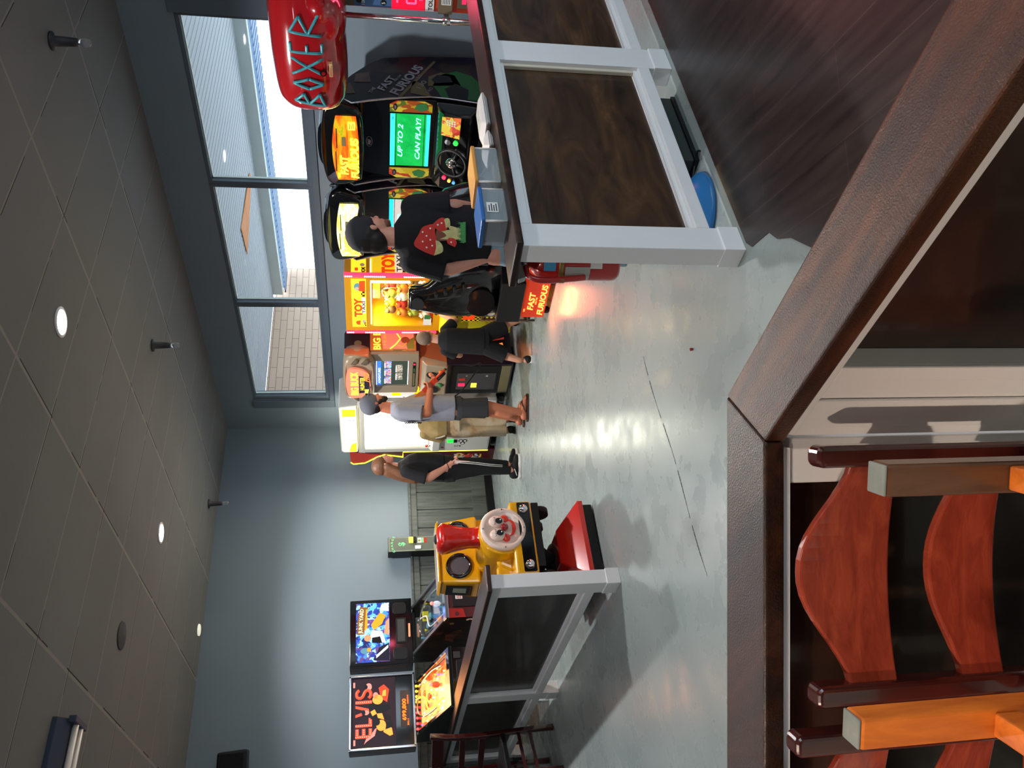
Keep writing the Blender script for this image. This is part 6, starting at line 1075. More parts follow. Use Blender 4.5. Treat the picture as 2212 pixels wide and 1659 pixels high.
class Fig(MB):
    def cap(s, p0, p1, r0, r1, m, ends=(True, True), n=14):
        s.cyl(p0, p1, r0, r1, m, n)
        if ends[0]: s.ell(p0, (r0,) * 3, m, nu=n, nv=8)
        if ends[1]: s.ell(p1, (r1,) * 3, m, nu=n, nv=8)
        return s
    def chain(s, pts, rs, m, flat_end=False):
        for i in range(len(pts) - 1): s.cap(pts[i], pts[i + 1], rs[i], rs[i + 1], m, (True, not (flat_end and i == len(pts) - 2)))
        return s
    def loft(s, rings, m, n=22):
        """rings: (centre, lateral half-width, depth half-width, facing angle)"""
        out = []
        for c, a, b, f in rings:
            fx, fy = math.cos(f), math.sin(f); out.append([(c[0] + a * math.cos(2 * math.pi * i / n) * -fy + b * math.sin(2 * math.pi * i / n) * fx, c[1] + a * math.cos(2 * math.pi * i / n) * fx + b * math.sin(2 * math.pi * i / n) * fy, c[2]) for i in range(n)])
        return s.rings(out, m)
    def hand(s, w, d, nrm, m, side=1, curl=35, k=0.92):
        w = Vector(w); d = Vector(d).normalized(); nrm = Vector(nrm); nrm = (nrm - d * nrm.dot(d)).normalized(); u = d.cross(nrm) * side
        for q in (-0.028, -0.009, 0.010, 0.028): s.cap(w + u * q * 0.5 * k, w + d * 0.082 * k + u * q * k, 0.013 * k, 0.011 * k, m, n=8)
        for q, L in ((-0.030, 0.058), (-0.010, 0.070), (0.011, 0.074), (0.031, 0.066)):
            p = w + d * 0.082 * k + u * q * k; a = 0
            for f_ in (0.45, 0.32, 0.23):
                a += R(curl); dd = d * math.cos(a) + nrm * math.sin(a); p2 = p + dd * L * f_ * k; s.cap(p, p2, 0.0085 * k, 0.0078 * k, m, n=8); p = p2
        p = w + d * 0.02 * k + u * 0.025 * k; p2 = p + (d * 0.6 + u * 0.75 + nrm * 0.25).normalized() * 0.04 * k; p3 = p2 + (d * 0.9 + u * 0.15 + nrm * 0.5).normalized() * 0.035 * k
        s.cap(p, p2, 0.013 * k, 0.010 * k, m, n=8).cap(p2, p3, 0.010 * k, 0.008 * k, m, n=8); return s
    def head(s, c, f, m, k=0.92, pitch=0.0):
        """c: centre of the skull, f: facing angle in the local xy plane"""
        s.hm = Matrix.Rotation(f, 3, 'Z') @ Matrix.Rotation(pitch, 3, 'Y'); c = Vector(c); H = lambda x, y, z: c + s.hm @ Vector((x, y, z)) * k
        E_ = lambda p, r_: s.ell(H(*p), tuple(q * k for q in r_), m, rot=s.hm, nu=20, nv=14)
        E_((-0.012, 0, 0.03), (0.098, 0.078, 0.092)); E_((0.03, 0, -0.03), (0.062, 0.062, 0.078)); E_((0.045, 0, -0.082), (0.042, 0.042, 0.034)); E_((0.078, 0, -0.098), (0.020, 0.020, 0.016))
        E_((0.100, 0, -0.028), (0.017, 0.011, 0.016)); E_((0.090, 0, -0.008), (0.012, 0.009, 0.024)); E_((0.084, 0, -0.060), (0.014, 0.022, 0.008)); E_((0.082, 0, -0.074), (0.013, 0.019, 0.007)); E_((0.078, 0, 0.018), (0.016, 0.045, 0.012))
        for q in (-1, 1): E_((-0.005, q * 0.078, -0.018), (0.017, 0.009, 0.029)); E_((0.055, q * 0.042, -0.038), (0.022, 0.018, 0.022))
        s.H = H; return s
def eyes(fig, parent, k=0.92):
    for q in (-1, 1): MB().ell(fig.H(0.078, q * 0.031, 0.0), (0.009 * k,) * 3, 'fluoro_tube', nu=10, nv=7).ell(fig.H(0.0845, q * 0.031, 0.0), (0.0045 * k,) * 3, 'hair_dark', nu=8, nv=5).build('eye', parent); MB().tube([fig.H(0.082, q * 0.017, 0.022), fig.H(0.084, q * 0.034, 0.027), fig.H(0.072, q * 0.052, 0.022)], 0.0035, 'hair_dark', 6).build('eyebrow', parent)
TH = R(-37.45375508); VX = 0.0065
# --- A: person in black mushroom shirt
t = thing('person', 'person in black shirt with red mushroom print on the back, black cap, pale jeans', 'person', (3.32, 2.98, 0), TH)
b = Fig(); SK = 'skin_light'; fa = R(70)
b.head((-0.005, 0.0, 1.512), R(18), SK, 0.93, R(4)); b.cap((-0.03, 0, 1.33), (-0.022, 0, 1.45), 0.058, 0.052, SK)
b.loft([((-0.01, 0, 0.84), 0.15, 0.10, fa), ((-0.01, 0, 1.0), 0.14, 0.095, fa), ((-0.015, 0, 1.2), 0.15, 0.09, fa), ((-0.015, 0, 1.29), 0.13, 0.07, fa), ((-0.02, 0, 1.35), 0.07, 0.05, fa)], SK)
b.chain([(-0.155, 0.03, 1.28), (-0.185, 0.02, 1.08), (-0.135, -0.02, 0.90)], [0.045, 0.042, 0.028], SK); b.hand((-0.135, -0.02, 0.895), (0.15, -0.1, -1), (1, 0.2, 0), SK, 1, 30)
b.chain([(0.125, -0.03, 1.27), (0.135, -0.05, 1.06), (0.17, 0.10, 0.95)], [0.045, 0.045, 0.030], SK); b.hand((0.17, 0.10, 0.95), (0.1, 1, -0.2), (0, 0, -1), SK, -1, 30)
for s_ in (-1, 1): b.chain([(s_ * 0.085, 0, 0.84), (s_ * 0.095, 0.01, 0.46), (s_ * 0.10, 0.0, 0.09)], [0.085, 0.058, 0.038], SK); b.cap((s_ * 0.10, 0.0, 0.05), (s_ * 0.11 + 0.03, 0.12, 0.035), 0.035, 0.03, SK)
body = b.build('body', t, remesh=VX, smooth_it=3); eyes(b, body, 0.93)
c = Fig(); c.loft([((-0.005, 0, 0.868), 0.168, 0.122, fa), ((-0.005, 0, 0.95), 0.165, 0.12, fa), ((-0.005, 0, 1.05), 0.163, 0.118, fa), ((-0.01, 0, 1.15), 0.175, 0.12, fa), ((-0.01, 0, 1.25), 0.178, 0.112, fa), ((-0.015, 0, 1.31), 0.165, 0.095, fa), ((-0.02, 0, 1.355), 0.11, 0.075, fa), ((-0.022, 0, 1.385), 0.066, 0.064, fa)], 'cloth_black')
c.cap((-0.15, 0.03, 1.29), (-0.195, 0.02, 1.11), 0.068, 0.072, 'cloth_black', (True, False)); c.cap((0.13, -0.03, 1.28), (0.142, -0.06, 1.085), 0.072, 0.08, 'cloth_black', (True, False)); c.build('shirt', t, remesh=VX, smooth_it=3)
# mushroom print, following the shirt's back
pm = MB()
def back_y(x, z): return -0.124 + 0.35 * (x + 0.02) ** 2 * 2.2 + (0.10 * max(0, z - 1.24))
def pr(poly, m_, e):
    P3 = [(x, back_y(x, z) - e, z) for x, z in poly]; cx = sum(p[0] for p in poly) / len(poly); cz = sum(p[1] for p in poly) / len(poly)
    pm.add(P3 + [(cx, back_y(cx, cz) - e - 0.002, cz)], [(i, (i + 1) % len(P3), len(P3)) for i in range(len(P3))], m_)
SP = lambda q: spline(q + [q[0]], 5)[:-1]
e0 = 0.010
pr(SP([(-0.14, 1.18), (-0.12, 1.235), (-0.085, 1.285), (-0.03, 1.26), (0.01, 1.235), (0.025, 1.17), (-0.01, 1.175), (-0.06, 1.165), (-0.11, 1.15)]), 'print_red', e0)
pr(SP([(-0.14, 1.18), (-0.10, 1.17), (-0.06, 1.17), (-0.08, 1.14), (-0.12, 1.135)]), 'print_cream', e0 + 0.001); pr(SP([(-0.065, 1.17), (0.0, 1.165), (0.0, 1.13), (-0.04, 1.08), (-0.06, 1.10)]), 'print_brown', e0 + 0.001)
pr([(-0.055, 1.15), (-0.01, 1.15), (0.005, 1.03), (-0.055, 1.03)], 'print_cream', e0 + 0.0015); pr([(0.0, 1.10), (0.022, 1.11), (0.0, 1.03), (-0.03, 1.03)], 'print_cream', e0 + 0.0025)
pr(SP([(-0.015, 1.15), (0.02, 1.185), (0.058, 1.145), (0.05, 1.115), (0.0, 1.11)]), 'print_red', e0 + 0.003); pr(SP([(0.005, 1.118), (0.05, 1.125), (0.055, 1.10), (0.02, 1.095)]), 'print_cream', e0 + 0.0035)
pr(SP([(-0.095, 1.07), (-0.075, 1.11), (-0.05, 1.105), (-0.05, 1.075), (-0.07, 1.06)]), 'print_red', e0 + 0.004)
for k in range(18):
    x = -0.07 + 0.0062 * k; hh = 0.025 + 0.02 * abs(math.sin(k * 2.1)); pr([(x - 0.004, 1.02), (x + 0.004, 1.02), (x + 0.012 * math.sin(k * 1.7), 1.035 + hh * .6)], 'print_green', e0 + 0.005)
pr([(-0.07, 1.012), (0.04, 1.012), (0.035, 1.04), (-0.065, 1.04)], 'print_green', e0 + 0.0045)
for (x, z) in ((-0.10, 1.22), (-0.07, 1.24), (-0.04, 1.22), (-0.06, 1.20), (-0.09, 1.19), (-0.02, 1.24), (0.0, 1.2), (0.02, 1.16), (0.03, 1.14), (-0.07, 1.09)): pr([(x + 0.005 * math.cos(a), z + 0.005 * math.sin(a)) for a in [k * math.pi / 3 for k in range(6)]], 'fluoro_tube', e0 + 0.0055)
pm.build('mushroom_print', t)
j = Fig(); j.loft([((-0.005, 0, 0.72), 0.15, 0.115, fa), ((-0.005, 0, 0.82), 0.158, 0.116, fa), ((-0.005, 0, 0.90), 0.15, 0.11, fa)], 'denim_pale')
for s_ in (-1, 1): j.chain([(s_ * 0.08, 0, 0.78), (s_ * 0.095, 0.01, 0.46), (s_ * 0.10, 0.0, 0.08)], [0.095, 0.075, 0.065], 'denim_pale', True)
j.build('jeans', t, remesh=0.009, smooth_it=3)
for s_ in (-1, 1): MB().ell((s_ * 0.10 + 0.02, 0.05, 0.04), (0.045, 0.12, 0.04), 'cloth_black').build('shoe', t)
h = Fig(); H = b.H; h.ell(H(-0.025, 0, 0.02), (0.092, 0.083, 0.088), 'hair_dark', rot=b.hm).ell(H(-0.055, 0, -0.03), (0.062, 0.072, 0.07), 'hair_dark', rot=b.hm).ell(H(-0.075, 0.02, -0.07), (0.03, 0.04, 0.03), 'hair_dark', rot=b.hm); h.build('hair', t, remesh=VX, smooth_it=2)
cp = Fig(); cp.ell(H(-0.01, 0, 0.045), (0.104, 0.088, 0.092), 'cloth_charcoal', rot=b.hm); cpo = cp.build('cap', t)
MB().rings([[tuple(H(0.06 + 0.145 * math.sin(math.pi * i / 12), 0.078 * math.cos(math.pi * i / 12), 0.062 - 0.01 * math.sin(math.pi * i / 12) + dz)) for i in range(13)] for dz in (0.0, 0.014)], 'cloth_charcoal').build('bill', cpo)
MB().ell(H(0.048, 0, -0.088), (0.040, 0.044, 0.028), 'hair_brown', rot=b.hm).build('beard', t)
gl = MB()
for q in (-1, 1): gl.tube([H(0.098 + 0.003 * math.cos(a), q * 0.034 + 0.022 * math.cos(a), 0.0 + 0.018 * math.sin(a)) for a in [k * math.pi / 6 for k in range(12)]], 0.002, 'black_satin', 5, closed=True).tube([H(0.095, q * 0.055, 0.0), H(0.0, q * 0.083, 0.0)], 0.002, 'black_satin', 5)
gl.build('glasses', t)
# --- B: person in grey shirt with toy gun
t = thing('person', 'bearded person in grey t-shirt, grey cap, dark shorts and flip-flops holding a toy rifle', 'person', (4.62, 6.40, 0), TH)
b = Fig(); SK = 'skin_tan'; fa = R(14)
b.head((0.045, 0.0, 1.50), R(10), SK, 0.92, R(6)); b.cap((-0.01, 0, 1.30), (0.02, 0, 1.44), 0.060, 0.055, SK)
b.loft([((-0.01, 0, 0.76), 0.15, 0.11, fa), ((0.0, 0, 0.95), 0.15, 0.12, fa), ((-0.02, 0, 1.15), 0.165, 0.11, fa), ((-0.02, 0, 1.29), 0.15, 0.085, fa)], SK)
b.chain([(-0.03, -0.16, 1.26), (-0.045, -0.19, 1.00), (0.165, -0.09, 0.965)], [0.052, 0.046, 0.032], SK); b.hand((0.165, -0.09, 0.965), (1, 0.35, 0.15), (0, 0.5, 0.6), SK, -1, 48)
b.chain([(0.01, 0.16, 1.26), (0.08, 0.17, 1.02), (0.25, 0.05, 0.93)], [0.05, 0.042, 0.030], SK); b.hand((0.25, 0.05, 0.93), (0.8, -0.5, -0.1), (-0.2, -0.4, 0.9), SK, 1, 45)
b.chain([(-0.01, -0.075, 0.72), (0.005, -0.10, 0.42), (-0.055, -0.10, 0.09)], [0.08, 0.062, 0.036], SK); b.chain([(-0.01, 0.075, 0.72), (-0.03, 0.10, 0.42), (-0.12, 0.10, 0.10)], [0.08, 0.062, 0.036], SK)
b.chain([(-0.04, -0.10, 0.30), (-0.075, -0.10, 0.2)], [0.055, 0.045], SK)
for (ax, ay, az) in ((-0.055, -0.10, 0.0), (-0.12, 0.10, 0.012)):
    b.chain([(ax - 0.045, ay, 0.045 + az), (ax + 0.03, ay, 0.05 + az), (ax + 0.12, ay - 0.005, 0.035 + az)], [0.034, 0.034, 0.026], SK)
    for k in range(5): b.cap((ax + 0.13, ay + (k - 2) * 0.014, 0.032 + az), (ax + 0.165 - 0.005 * abs(k - 3), ay + (k - 2) * 0.016, 0.028 + az), 0.010, 0.009, SK, n=8)
body = b.build('body', t, remesh=VX, smooth_it=3); eyes(b, body)
c = Fig(); c.loft([((-0.005, 0, 0.725), 0.175, 0.125, fa), ((-0.005, 0, 0.82), 0.17, 0.128, fa), ((0.0, 0, 0.93), 0.168, 0.13, fa), ((-0.015, 0, 1.05), 0.172, 0.122, fa), ((-0.025, 0, 1.16), 0.180, 0.118, fa), ((-0.025, 0, 1.25), 0.178, 0.105, fa), ((-0.02, 0, 1.305), 0.14, 0.085, fa), ((-0.01, 0, 1.345), 0.07, 0.064, fa)], 'cloth_grey')
c.cap((-0.03, -0.15, 1.25), (-0.045, -0.195, 1.045), 0.07, 0.078, 'cloth_grey', (True, False)); c.cap((0.01, 0.15, 1.25), (0.07, 0.175, 1.06), 0.07, 0.075, 'cloth_grey', (True, False)); c.build('shirt', t, remesh=VX, smooth_it=3)
pm = MB()
for k in range(9): pm.tube([(-0.135 - 0.004 * math.sin(k), -0.075 + 0.01 * math.sin(k * 2.3), 1.21 - 0.018 * k), (-0.15, -0.055 + 0.014 * math.cos(k * 1.9), 1.205 - 0.018 * k), (-0.14, -0.085, 1.195 - 0.018 * k)], 0.006, 'cloth_charcoal', 5)
pm.build('back_print', t)
j = Fig(); j.loft([((-0.01, 0, 0.66), 0.165, 0.122, fa), ((-0.01, 0, 0.73), 0.160, 0.114, fa), ((-0.01, 0, 0.77), 0.145, 0.10, fa)], 'cloth_charcoal')
for s_ in (-1, 1): j.cap((-0.01, s_ * 0.075, 0.66), (0.0 if s_ < 0 else -0.02, s_ * 0.10, 0.40), 0.098, 0.10, 'cloth_charcoal', (True, False))
j.build('shorts', t, remesh=VX, smooth_it=2)
for (ax, ay, az) in ((-0.055, -0.10, 0.0), (-0.12, 0.10, 0.0)):
    fl = MB().prism([(ax + x_, ay + y_) for x_, y_ in spline([(-0.095, 0), (-0.07, 0.034), (0.02, 0.034), (0.13, 0.046), (0.185, 0.0), (0.13, -0.046), (0.02, -0.034), (-0.07, -0.034)], 3)], 'z', az, az + 0.02, 'cherry_dark').build('flip_flop', t)
    MB().tube(spline([(ax + 0.12, ay, az + 0.06), (ax + 0.07, ay - 0.035, az + 0.065), (ax + 0.0, ay - 0.042, az + 0.03)]), 0.006, 'cherry_dark', 6).tube(spline([(ax + 0.12, ay, az + 0.06), (ax + 0.07, ay + 0.03, az + 0.068), (ax + 0.0, ay + 0.038, az + 0.03)]), 0.006, 'cherry_dark', 6).build('strap', fl)
H = b.H; cp = Fig(); cp.ell(H(-0.012, 0, 0.042), (0.108, 0.092, 0.098), 'cap_grey', rot=b.hm, nu=24).ell(H(-0.012, 0, 0.14), (0.01,) * 3, 'cap_grey'); cpo = cp.build('cap', t)
MB().rings([[tuple(H(0.055 + 0.125 * math.sin(math.pi * i / 12), 0.078 * math.cos(math.pi * i / 12), 0.062 - 0.012 * math.sin(math.pi * i / 12) + dz)) for i in range(13)] for dz in (0.0, 0.014)], 'cap_grey').build('bill', cpo)
sg = MB().ell(H(0.088, 0.032, 0.085), (0.012, 0.026, 0.016), 'black_gloss', rot=b.hm).ell(H(0.088, -0.032, 0.085), (0.012, 0.026, 0.016), 'black_gloss', rot=b.hm).build('sunglasses', cpo)
MB().ell(H(-0.05, 0, -0.02), (0.05, 0.068, 0.055), 'hair_dark', rot=b.hm).build('hair', t)
bd = Fig(); bd.ell(H(0.045, 0, -0.088), (0.044, 0.046, 0.034), 'hair_dark', rot=b.hm).ell(H(0.022, 0, -0.058), (0.040, 0.066, 0.030), 'hair_dark', rot=b.hm).ell(H(0.080, 0, -0.050), (0.014, 0.026, 0.006), 'hair_dark', rot=b.hm).ell(H(0.068, 0, -0.112), (0.024, 0.026, 0.024), 'hair_dark', rot=b.hm); bd.build('beard', t, remesh=0.005, smooth_it=1)
# rifle and its cable
mat('rifle_orange', (214, 62, 26), rough=0.3, coat=0.5, var=0.03); mat('rifle_stock', (206, 110, 40), rough=0.3, coat=0.5, var=0.1)
g = thing('toy_rifle', 'orange-red toy rifle held low by the person in the grey t-shirt', 'toy gun', (4.62, 6.40, 0), TH)
A, Bp = Vector((0.05, -0.015, 1.145)), Vector((0.37, -0.01, 0.795)); dR = (Bp - A).normalized(); uR = Vector((dR.z, 0, -dR.x)) * -1
if uR.z < 0: uR = -uR
def gp(a, h, y=0): return A + dR * a + uR * h + Vector((0, y, 0))
def slab(m, pts, y0, y1, mm): n = len(pts); m.rings([[gp(a, h, y0) for a, h in pts], [gp(a, h, y1) for a, h in pts]], mm, True, False, False)
m = MB(); slab(m, [(0.0, -0.03), (0.0, 0.03), (0.12, 0.025), (0.18, 0.012), (0.18, -0.02), (0.10, -0.03)], -0.016, 0.016, 'rifle_stock'); m.build('stock', g, bevel=0.006)
m = MB(); slab(m, [(0.16, -0.022), (0.16, 0.022), (0.30, 0.028), (0.34, 0.018), (0.34, -0.022)], -0.018, 0.018, 'rifle_orange'); m.tube([gp(0.30, 0.012), gp(0.476, 0.012)], 0.013, 'rifle_orange', 12); m.tube([gp(0.20, -0.022), gp(0.215, -0.05), gp(0.245, -0.05), gp(0.26, -0.022)], 0.004, 'rifle_orange', 6); m.build('receiver', g)
MB().tube([gp(0.32, -0.014), gp(0.44, -0.012)], 0.015, 'black_satin', 12).build('fore_end', g); MB().cyl(gp(0.462, 0.012), gp(0.478, 0.012), 0.0135, 0.0135, 'black_satin').build('muzzle', g); MB().box(*[q for q in (0.115, 0.13)], -0.034, -0.03, 0.94, 0.955, 'paper_white').build('trigger_tag', g)
RZ = Matrix.Rotation(TH, 3, 'Z'); W3 = lambda x, y, z: tuple(Vector((4.62, 6.40, 0)) + RZ @ Vector((x, y, z)))
tag(MB().tube(spline([W3(0.13, -0.03, 0.95), W3(0.08, -0.06, 0.83), W3(0.14, -0.05, 0.68), W3(0.34, 0.1, 0.50), W3(0.44, 0.3, 0.42), W3(0.42, 0.48, 0.50), W3(0.46, 0.62, 0.60)]), 0.007, 'black_satin', 6).build('gun_cable'), 'thin black cable looping from the toy rifle to the hunting game', 'cable')
tag(MB().tube(spline([(5.30, 7.14, 0.62), (5.26, 7.22, 0.45), (5.22, 7.30, 0.30), (5.20, 7.42, 0.16), (5.22, 7.36, 0.14), (5.24, 7.25, 0.34), (5.285, 7.14, 0.55)]), 0.007, 'black_satin', 6).build('gun_cable'), 'black cable loop hanging in front of the white prize crane', 'cable')
# --- C: smaller person behind
t = thing('person', 'small person in khaki jacket and stained pale trousers behind the person in grey', 'person', (4.86, 7.12, 0), TH)
b = Fig(); SK = 'skin_kid'; fa = R(70)
b.head((0.165, 0.14, 1.12), R(60), SK, 0.80, R(14)); b.cap((0.08, 0.08, 0.98), (0.145, 0.12, 1.07), 0.045, 0.045, SK)
b.loft([((0.03, 0, 0.68), 0.12, 0.09, fa), ((0.04, 0.03, 0.85), 0.12, 0.09, fa), ((0.06, 0.06, 0.98), 0.12, 0.075, fa)], SK)
for s_, q in ((-1, 0.02), (1, 0.2)): b.chain([(0.05 + s_ * 0.12, 0.06, 0.97), (0.04 + s_ * 0.15, 0.12, 0.80), (0.06 + s_ * 0.10, 0.28, 0.80)], [0.04, 0.034, 0.025], SK); b.hand((0.06 + s_ * 0.10, 0.28, 0.80), (0, 1, 0), (0, 0, -1), SK, s_, 30, 0.75)
for s_, ax in ((-1, -0.035), (1, 0.085)): b.chain([(0.03 + s_ * 0.055, 0, 0.68), (0.03 + s_ * 0.055, 0.01, 0.38), (ax, 0, 0.08)], [0.07, 0.05, 0.034], SK); b.cap((ax, 0, 0.045), (ax + 0.02, 0.10, 0.035), 0.03, 0.028, SK)
body = b.build('body', t, remesh=VX, smooth_it=3); eyes(b, body, 0.84)
c = Fig(); c.loft([((0.02, 0, 0.74), 0.14, 0.115, fa), ((0.02, 0.01, 0.84), 0.135, 0.11, fa), ((0.045, 0.05, 0.94), 0.14, 0.10, fa), ((0.06, 0.07, 1.0), 0.11, 0.08, fa), ((0.07, 0.08, 1.04), 0.05, 0.05, fa)], 'cloth_khaki')
for s_ in (-1, 1): c.chain([(0.05 + s_ * 0.11, 0.06, 0.97), (0.04 + s_ * 0.15, 0.12, 0.80), (0.06 + s_ * 0.11, 0.26, 0.80)], [0.055, 0.052, 0.045], 'cloth_khaki', True)
c.build('jacket', t, remesh=VX, smooth_it=2); MB().tube([(-0.10, -0.05, 0.86), (-0.085, -0.08, 0.80), (-0.07, -0.085, 0.76)], 0.009, 'paper_white', 6).build('white_strap', t)
j = Fig(); j.loft([((0.03, 0, 0.60), 0.13, 0.10, fa), ((0.03, 0, 0.70), 0.13, 0.10, fa), ((0.03, 0, 0.77), 0.12, 0.09, fa)], 'stained_trousers')
for s_, ax in ((-1, -0.035), (1, 0.085)): j.chain([(0.03 + s_ * 0.055, 0, 0.64), (0.03 + s_ * 0.055, 0.01, 0.38), (ax, 0, 0.09)], [0.085, 0.07, 0.062], 'stained_trousers', True)
j.build('trousers', t, remesh=VX, smooth_it=2)
for ax in (-0.035, 0.085): MB().ell((ax + 0.01, 0.03, 0.04), (0.042, 0.10, 0.045), 'cloth_black').box(ax - 0.03, ax + 0.045, -0.07, 0.12, 0.0, 0.02, 'cloth_black').build('shoe', t)
MB().ell(b.H(-0.02, 0, 0.03), (0.088, 0.076, 0.082), 'hair_brown', rot=b.hm).build('hair', t)
# --- D: long-haired person in black
t = thing('person', 'long-haired person in black top and black leggings with white side stripes, in profile', 'person', (4.38, 7.12, 0), TH)
b = Fig(); SK = 'skin_light'; fa = R(6)
b.head((0.045, 0, 1.410), R(8), SK, 0.90, R(2)); b.cap((0.0, 0, 1.23), (0.02, 0, 1.36), 0.05, 0.048, SK)
b.loft([((-0.01, 0, 0.78), 0.16, 0.13, fa), ((0.0, 0, 0.9), 0.15, 0.13, fa), ((0.01, 0, 1.1), 0.15, 0.12, fa), ((0.0, 0, 1.22), 0.14, 0.08, fa)], SK)
b.chain([(-0.015, -0.155, 1.19), (-0.085, -0.185, 0.96), (0.045, -0.15, 0.73)], [0.055, 0.046, 0.028], SK); b.hand((0.045, -0.15, 0.73), (0.5, 0.05, -0.8), (0.4, 0.5, 0.2), SK, -1, 62, 0.88)
b.chain([(0.0, 0.155, 1.19), (-0.03, 0.19, 0.96), (0.02, 0.19, 0.74)], [0.05, 0.044, 0.028], SK); b.hand((0.02, 0.19, 0.74), (0.2, 0, -0.9), (0.5, -0.4, 0.2), SK, 1, 60, 0.88)
b.chain([(-0.01, -0.085, 0.74), (-0.01, -0.09, 0.42), (-0.045, -0.08, 0.09)], [0.10, 0.062, 0.034], SK); b.chain([(-0.01, 0.085, 0.74), (0.02, 0.09, 0.42), (0.0, 0.09, 0.09)], [0.10, 0.062, 0.034], SK)
for ax, ay in ((-0.045, -0.08), (0.0, 0.09)): b.cap((ax, ay, 0.05), (ax + 0.12, ay, 0.035), 0.032, 0.028, SK)
body = b.build('body', t, remesh=VX, smooth_it=3); eyes(b, body, 0.90); MB().tube([(0.02 + 0.032 * math.cos(a), -0.155 + 0.032 * math.sin(a), 0.765 + 0.012 * math.cos(a)) for a in [k * math.pi / 8 for k in range(16)]], 0.005, 'cherry_dark', 6, closed=True).build('wristband', t)
c = Fig(); c.loft([((-0.01, 0, 0.80), 0.18, 0.145, fa), ((0.0, 0, 0.88), 0.178, 0.15, fa), ((0.015, 0, 0.98), 0.17, 0.145, fa), ((0.02, 0, 1.08), 0.17, 0.14, fa), ((0.01, 0, 1.16), 0.172, 0.125, fa), ((-0.005, 0, 1.225), 0.15, 0.09, fa), ((0.0, 0, 1.265), 0.075, 0.06, fa)], 'cloth_black')
c.cap((-0.015, -0.15, 1.18), (-0.08, -0.185, 0.985), 0.072, 0.075, 'cloth_black', (True, False)); c.cap((0.0, 0.15, 1.18), (-0.03, 0.185, 0.985), 0.07, 0.072, 'cloth_black', (True, False)); c.build('top', t, remesh=VX, smooth_it=3)
j = Fig(); j.loft([((-0.02, 0, 0.68), 0.17, 0.135, fa), ((-0.02, 0, 0.76), 0.178, 0.142, fa), ((-0.01, 0, 0.84), 0.165, 0.135, fa)], 'cloth_black')
j.chain([(-0.025, -0.085, 0.72), (-0.015, -0.09, 0.42), (-0.045, -0.08, 0.11)], [0.108, 0.070, 0.044], 'cloth_black', True); j.chain([(-0.015, 0.085, 0.72), (0.015, 0.09, 0.42), (0.0, 0.09, 0.11)], [0.108, 0.070, 0.044], 'cloth_black', True); j.build('leggings', t, remesh=VX, smooth_it=2)
for o_ in (0, 0.016): MB().tube([(0.06 + o_, -0.165, 0.70), (0.05 + o_, -0.165, 0.58), (0.035 + o_, -0.155, 0.46), (0.015 + o_, -0.14, 0.34), (0.0 + o_, -0.122, 0.2)], 0.004, 'paper_white', 5).build('side_stripe', t)
h = Fig(); H = b.H; h.ell(H(-0.022, 0, 0.035), (0.100, 0.086, 0.092), 'hair_brown', rot=b.hm).ell(H(-0.05, 0, -0.05), (0.065, 0.078, 0.085), 'hair_brown', rot=b.hm); h.chain([H(-0.07, 0, -0.06), (-0.075, 0, 1.22), (-0.115, -0.01, 1.10), (-0.13, -0.01, 1.02)], [0.07, 0.065, 0.05, 0.028], 'hair_brown'); h.chain([H(-0.03, -0.05, -0.04), (-0.05, -0.07, 1.22), (-0.09, -0.08, 1.12)], [0.045, 0.045, 0.03], 'hair_brown'); h.build('hair', t, remesh=VX, smooth_it=2)
for ax, ay in ((-0.045, -0.08), (0.0, 0.09)):
    sh = Fig(); sh.ell((ax + 0.02, ay, 0.055), (0.11, 0.042, 0.045), 'cloth_black').ell((ax - 0.04, ay, 0.075), (0.05, 0.04, 0.05), 'cloth_black').ell((ax + 0.11, ay, 0.045), (0.06, 0.042, 0.032), 'cloth_black'); s2 = sh.build('shoe', t, remesh=0.006, smooth_it=2)
    MB().prism([(ax + x_, ay + y_) for x_, y_ in spline([(-0.095, 0), (-0.07, 0.036), (0.02, 0.036), (0.12, 0.044), (0.175, 0.0), (0.12, -0.044), (0.02, -0.036), (-0.07, -0.036)], 3)], 'z', 0.0, 0.03, 'rubber_sole').build('sole', s2, bevel=0.006)
    MB().tube(spline([(ax - 0.05, ay - 0.045, 0.05), (ax - 0.02, ay - 0.047, 0.06), (ax + 0.02, ay - 0.044, 0.075)]), 0.004, 'rubber_sole', 5).build('shoe_stripe', s2)
# --- E: child
t = thing('person', 'short-haired child in black t-shirt and long black shorts playing the yellow toy crane', 'person', (4.98, 5.80, 0), TH)
b = Fig(); SK = 'skin_kid'; fa = R(78)
b.head((0.02, 0.02, 1.0), R(72), SK, 0.80, R(4)); b.cap((0.0, 0.0, 0.87), (0.01, 0.01, 0.94), 0.042, 0.040, SK)
b.loft([((-0.01, 0, 0.52), 0.10, 0.075, fa), ((-0.01, 0, 0.68), 0.10, 0.072, fa), ((-0.01, 0, 0.82), 0.11, 0.07, fa), ((0, 0, 0.88), 0.07, 0.05, fa)], SK)
b.chain([(0.10, 0.02, 0.83), (0.19, 0.10, 0.72), (0.255, 0.22, 0.84)], [0.038, 0.032, 0.023], SK); b.hand((0.255, 0.22, 0.85), (0.2, 0.8, 0.1), (0, 0.1, -1), SK, -1, 45, 0.72)
b.chain([(-0.11, 0.02, 0.83), (-0.14, 0.10, 0.68), (-0.05, 0.22, 0.74)], [0.036, 0.032, 0.023], SK); b.hand((-0.05, 0.22, 0.74), (0.2, 0.9, 0), (0, 0, -1), SK, 1, 40, 0.72)
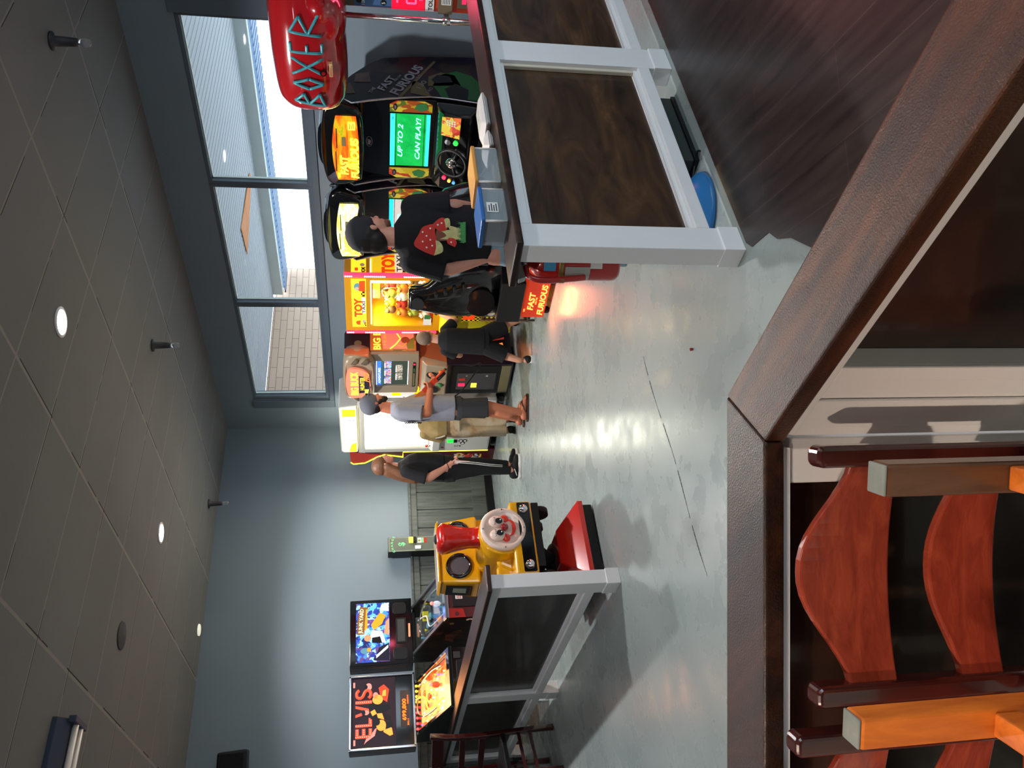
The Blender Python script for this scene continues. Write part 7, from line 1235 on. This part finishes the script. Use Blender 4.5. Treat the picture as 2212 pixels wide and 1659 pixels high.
b.chain([(0.05, 0, 0.50), (0.13, 0.0, 0.30), (0.20, -0.02, 0.09)], [0.06, 0.045, 0.028], SK); b.chain([(-0.06, 0, 0.50), (-0.14, 0.0, 0.30), (-0.20, -0.05, 0.12)], [0.06, 0.045, 0.028], SK)
b.cap((0.20, -0.02, 0.05), (0.22, 0.06, 0.035), 0.026, 0.024, SK); b.cap((-0.20, -0.05, 0.06), (-0.21, 0.03, 0.035), 0.026, 0.024, SK)
body = b.build('body', t, remesh=VX, smooth_it=3); eyes(b, body, 0.80)
c = Fig(); c.loft([((-0.015, 0, 0.46), 0.135, 0.10, fa), ((-0.015, 0, 0.58), 0.125, 0.095, fa), ((-0.01, 0, 0.72), 0.122, 0.09, fa), ((-0.01, 0, 0.82), 0.122, 0.082, fa), ((0, 0, 0.87), 0.085, 0.06, fa), ((0.0, 0.0, 0.90), 0.048, 0.046, fa)], 'cloth_black')
c.cap((0.09, 0.02, 0.825), (0.165, 0.075, 0.745), 0.052, 0.056, 'cloth_black', (True, False)); c.cap((-0.10, 0.02, 0.825), (-0.135, 0.07, 0.73), 0.052, 0.056, 'cloth_black', (True, False)); c.build('shirt', t, remesh=VX, smooth_it=2)
j = Fig(); j.loft([((-0.01, 0, 0.42), 0.13, 0.095, fa), ((-0.01, 0, 0.52), 0.125, 0.09, fa)], 'cloth_black'); j.cap((0.045, 0, 0.46), (0.14, 0, 0.25), 0.08, 0.082, 'cloth_black', (True, False)); j.cap((-0.06, 0, 0.46), (-0.15, 0, 0.25), 0.08, 0.082, 'cloth_black', (True, False)); j.build('shorts', t, remesh=VX, smooth_it=2)
MB().prism([(-0.015, 0.40), (0.0, 0.28), (0.02, 0.28)], 'y', -0.104, -0.10, 'plush_red').build('red_stripe', t)
MB().ell(b.H(-0.02, 0, 0.035), (0.082, 0.068, 0.075), 'hair_buzz', rot=b.hm).build('hair', t)
for ax, ay in ((0.20, -0.02), (-0.20, -0.05)): MB().ell((ax + 0.01, ay + 0.03, 0.04), (0.038, 0.09, 0.04), 'cloth_black').box(ax - 0.025, ax + 0.045, ay - 0.06, ay + 0.11, 0.0, 0.018, 'rubber_sole').build('shoe', t)
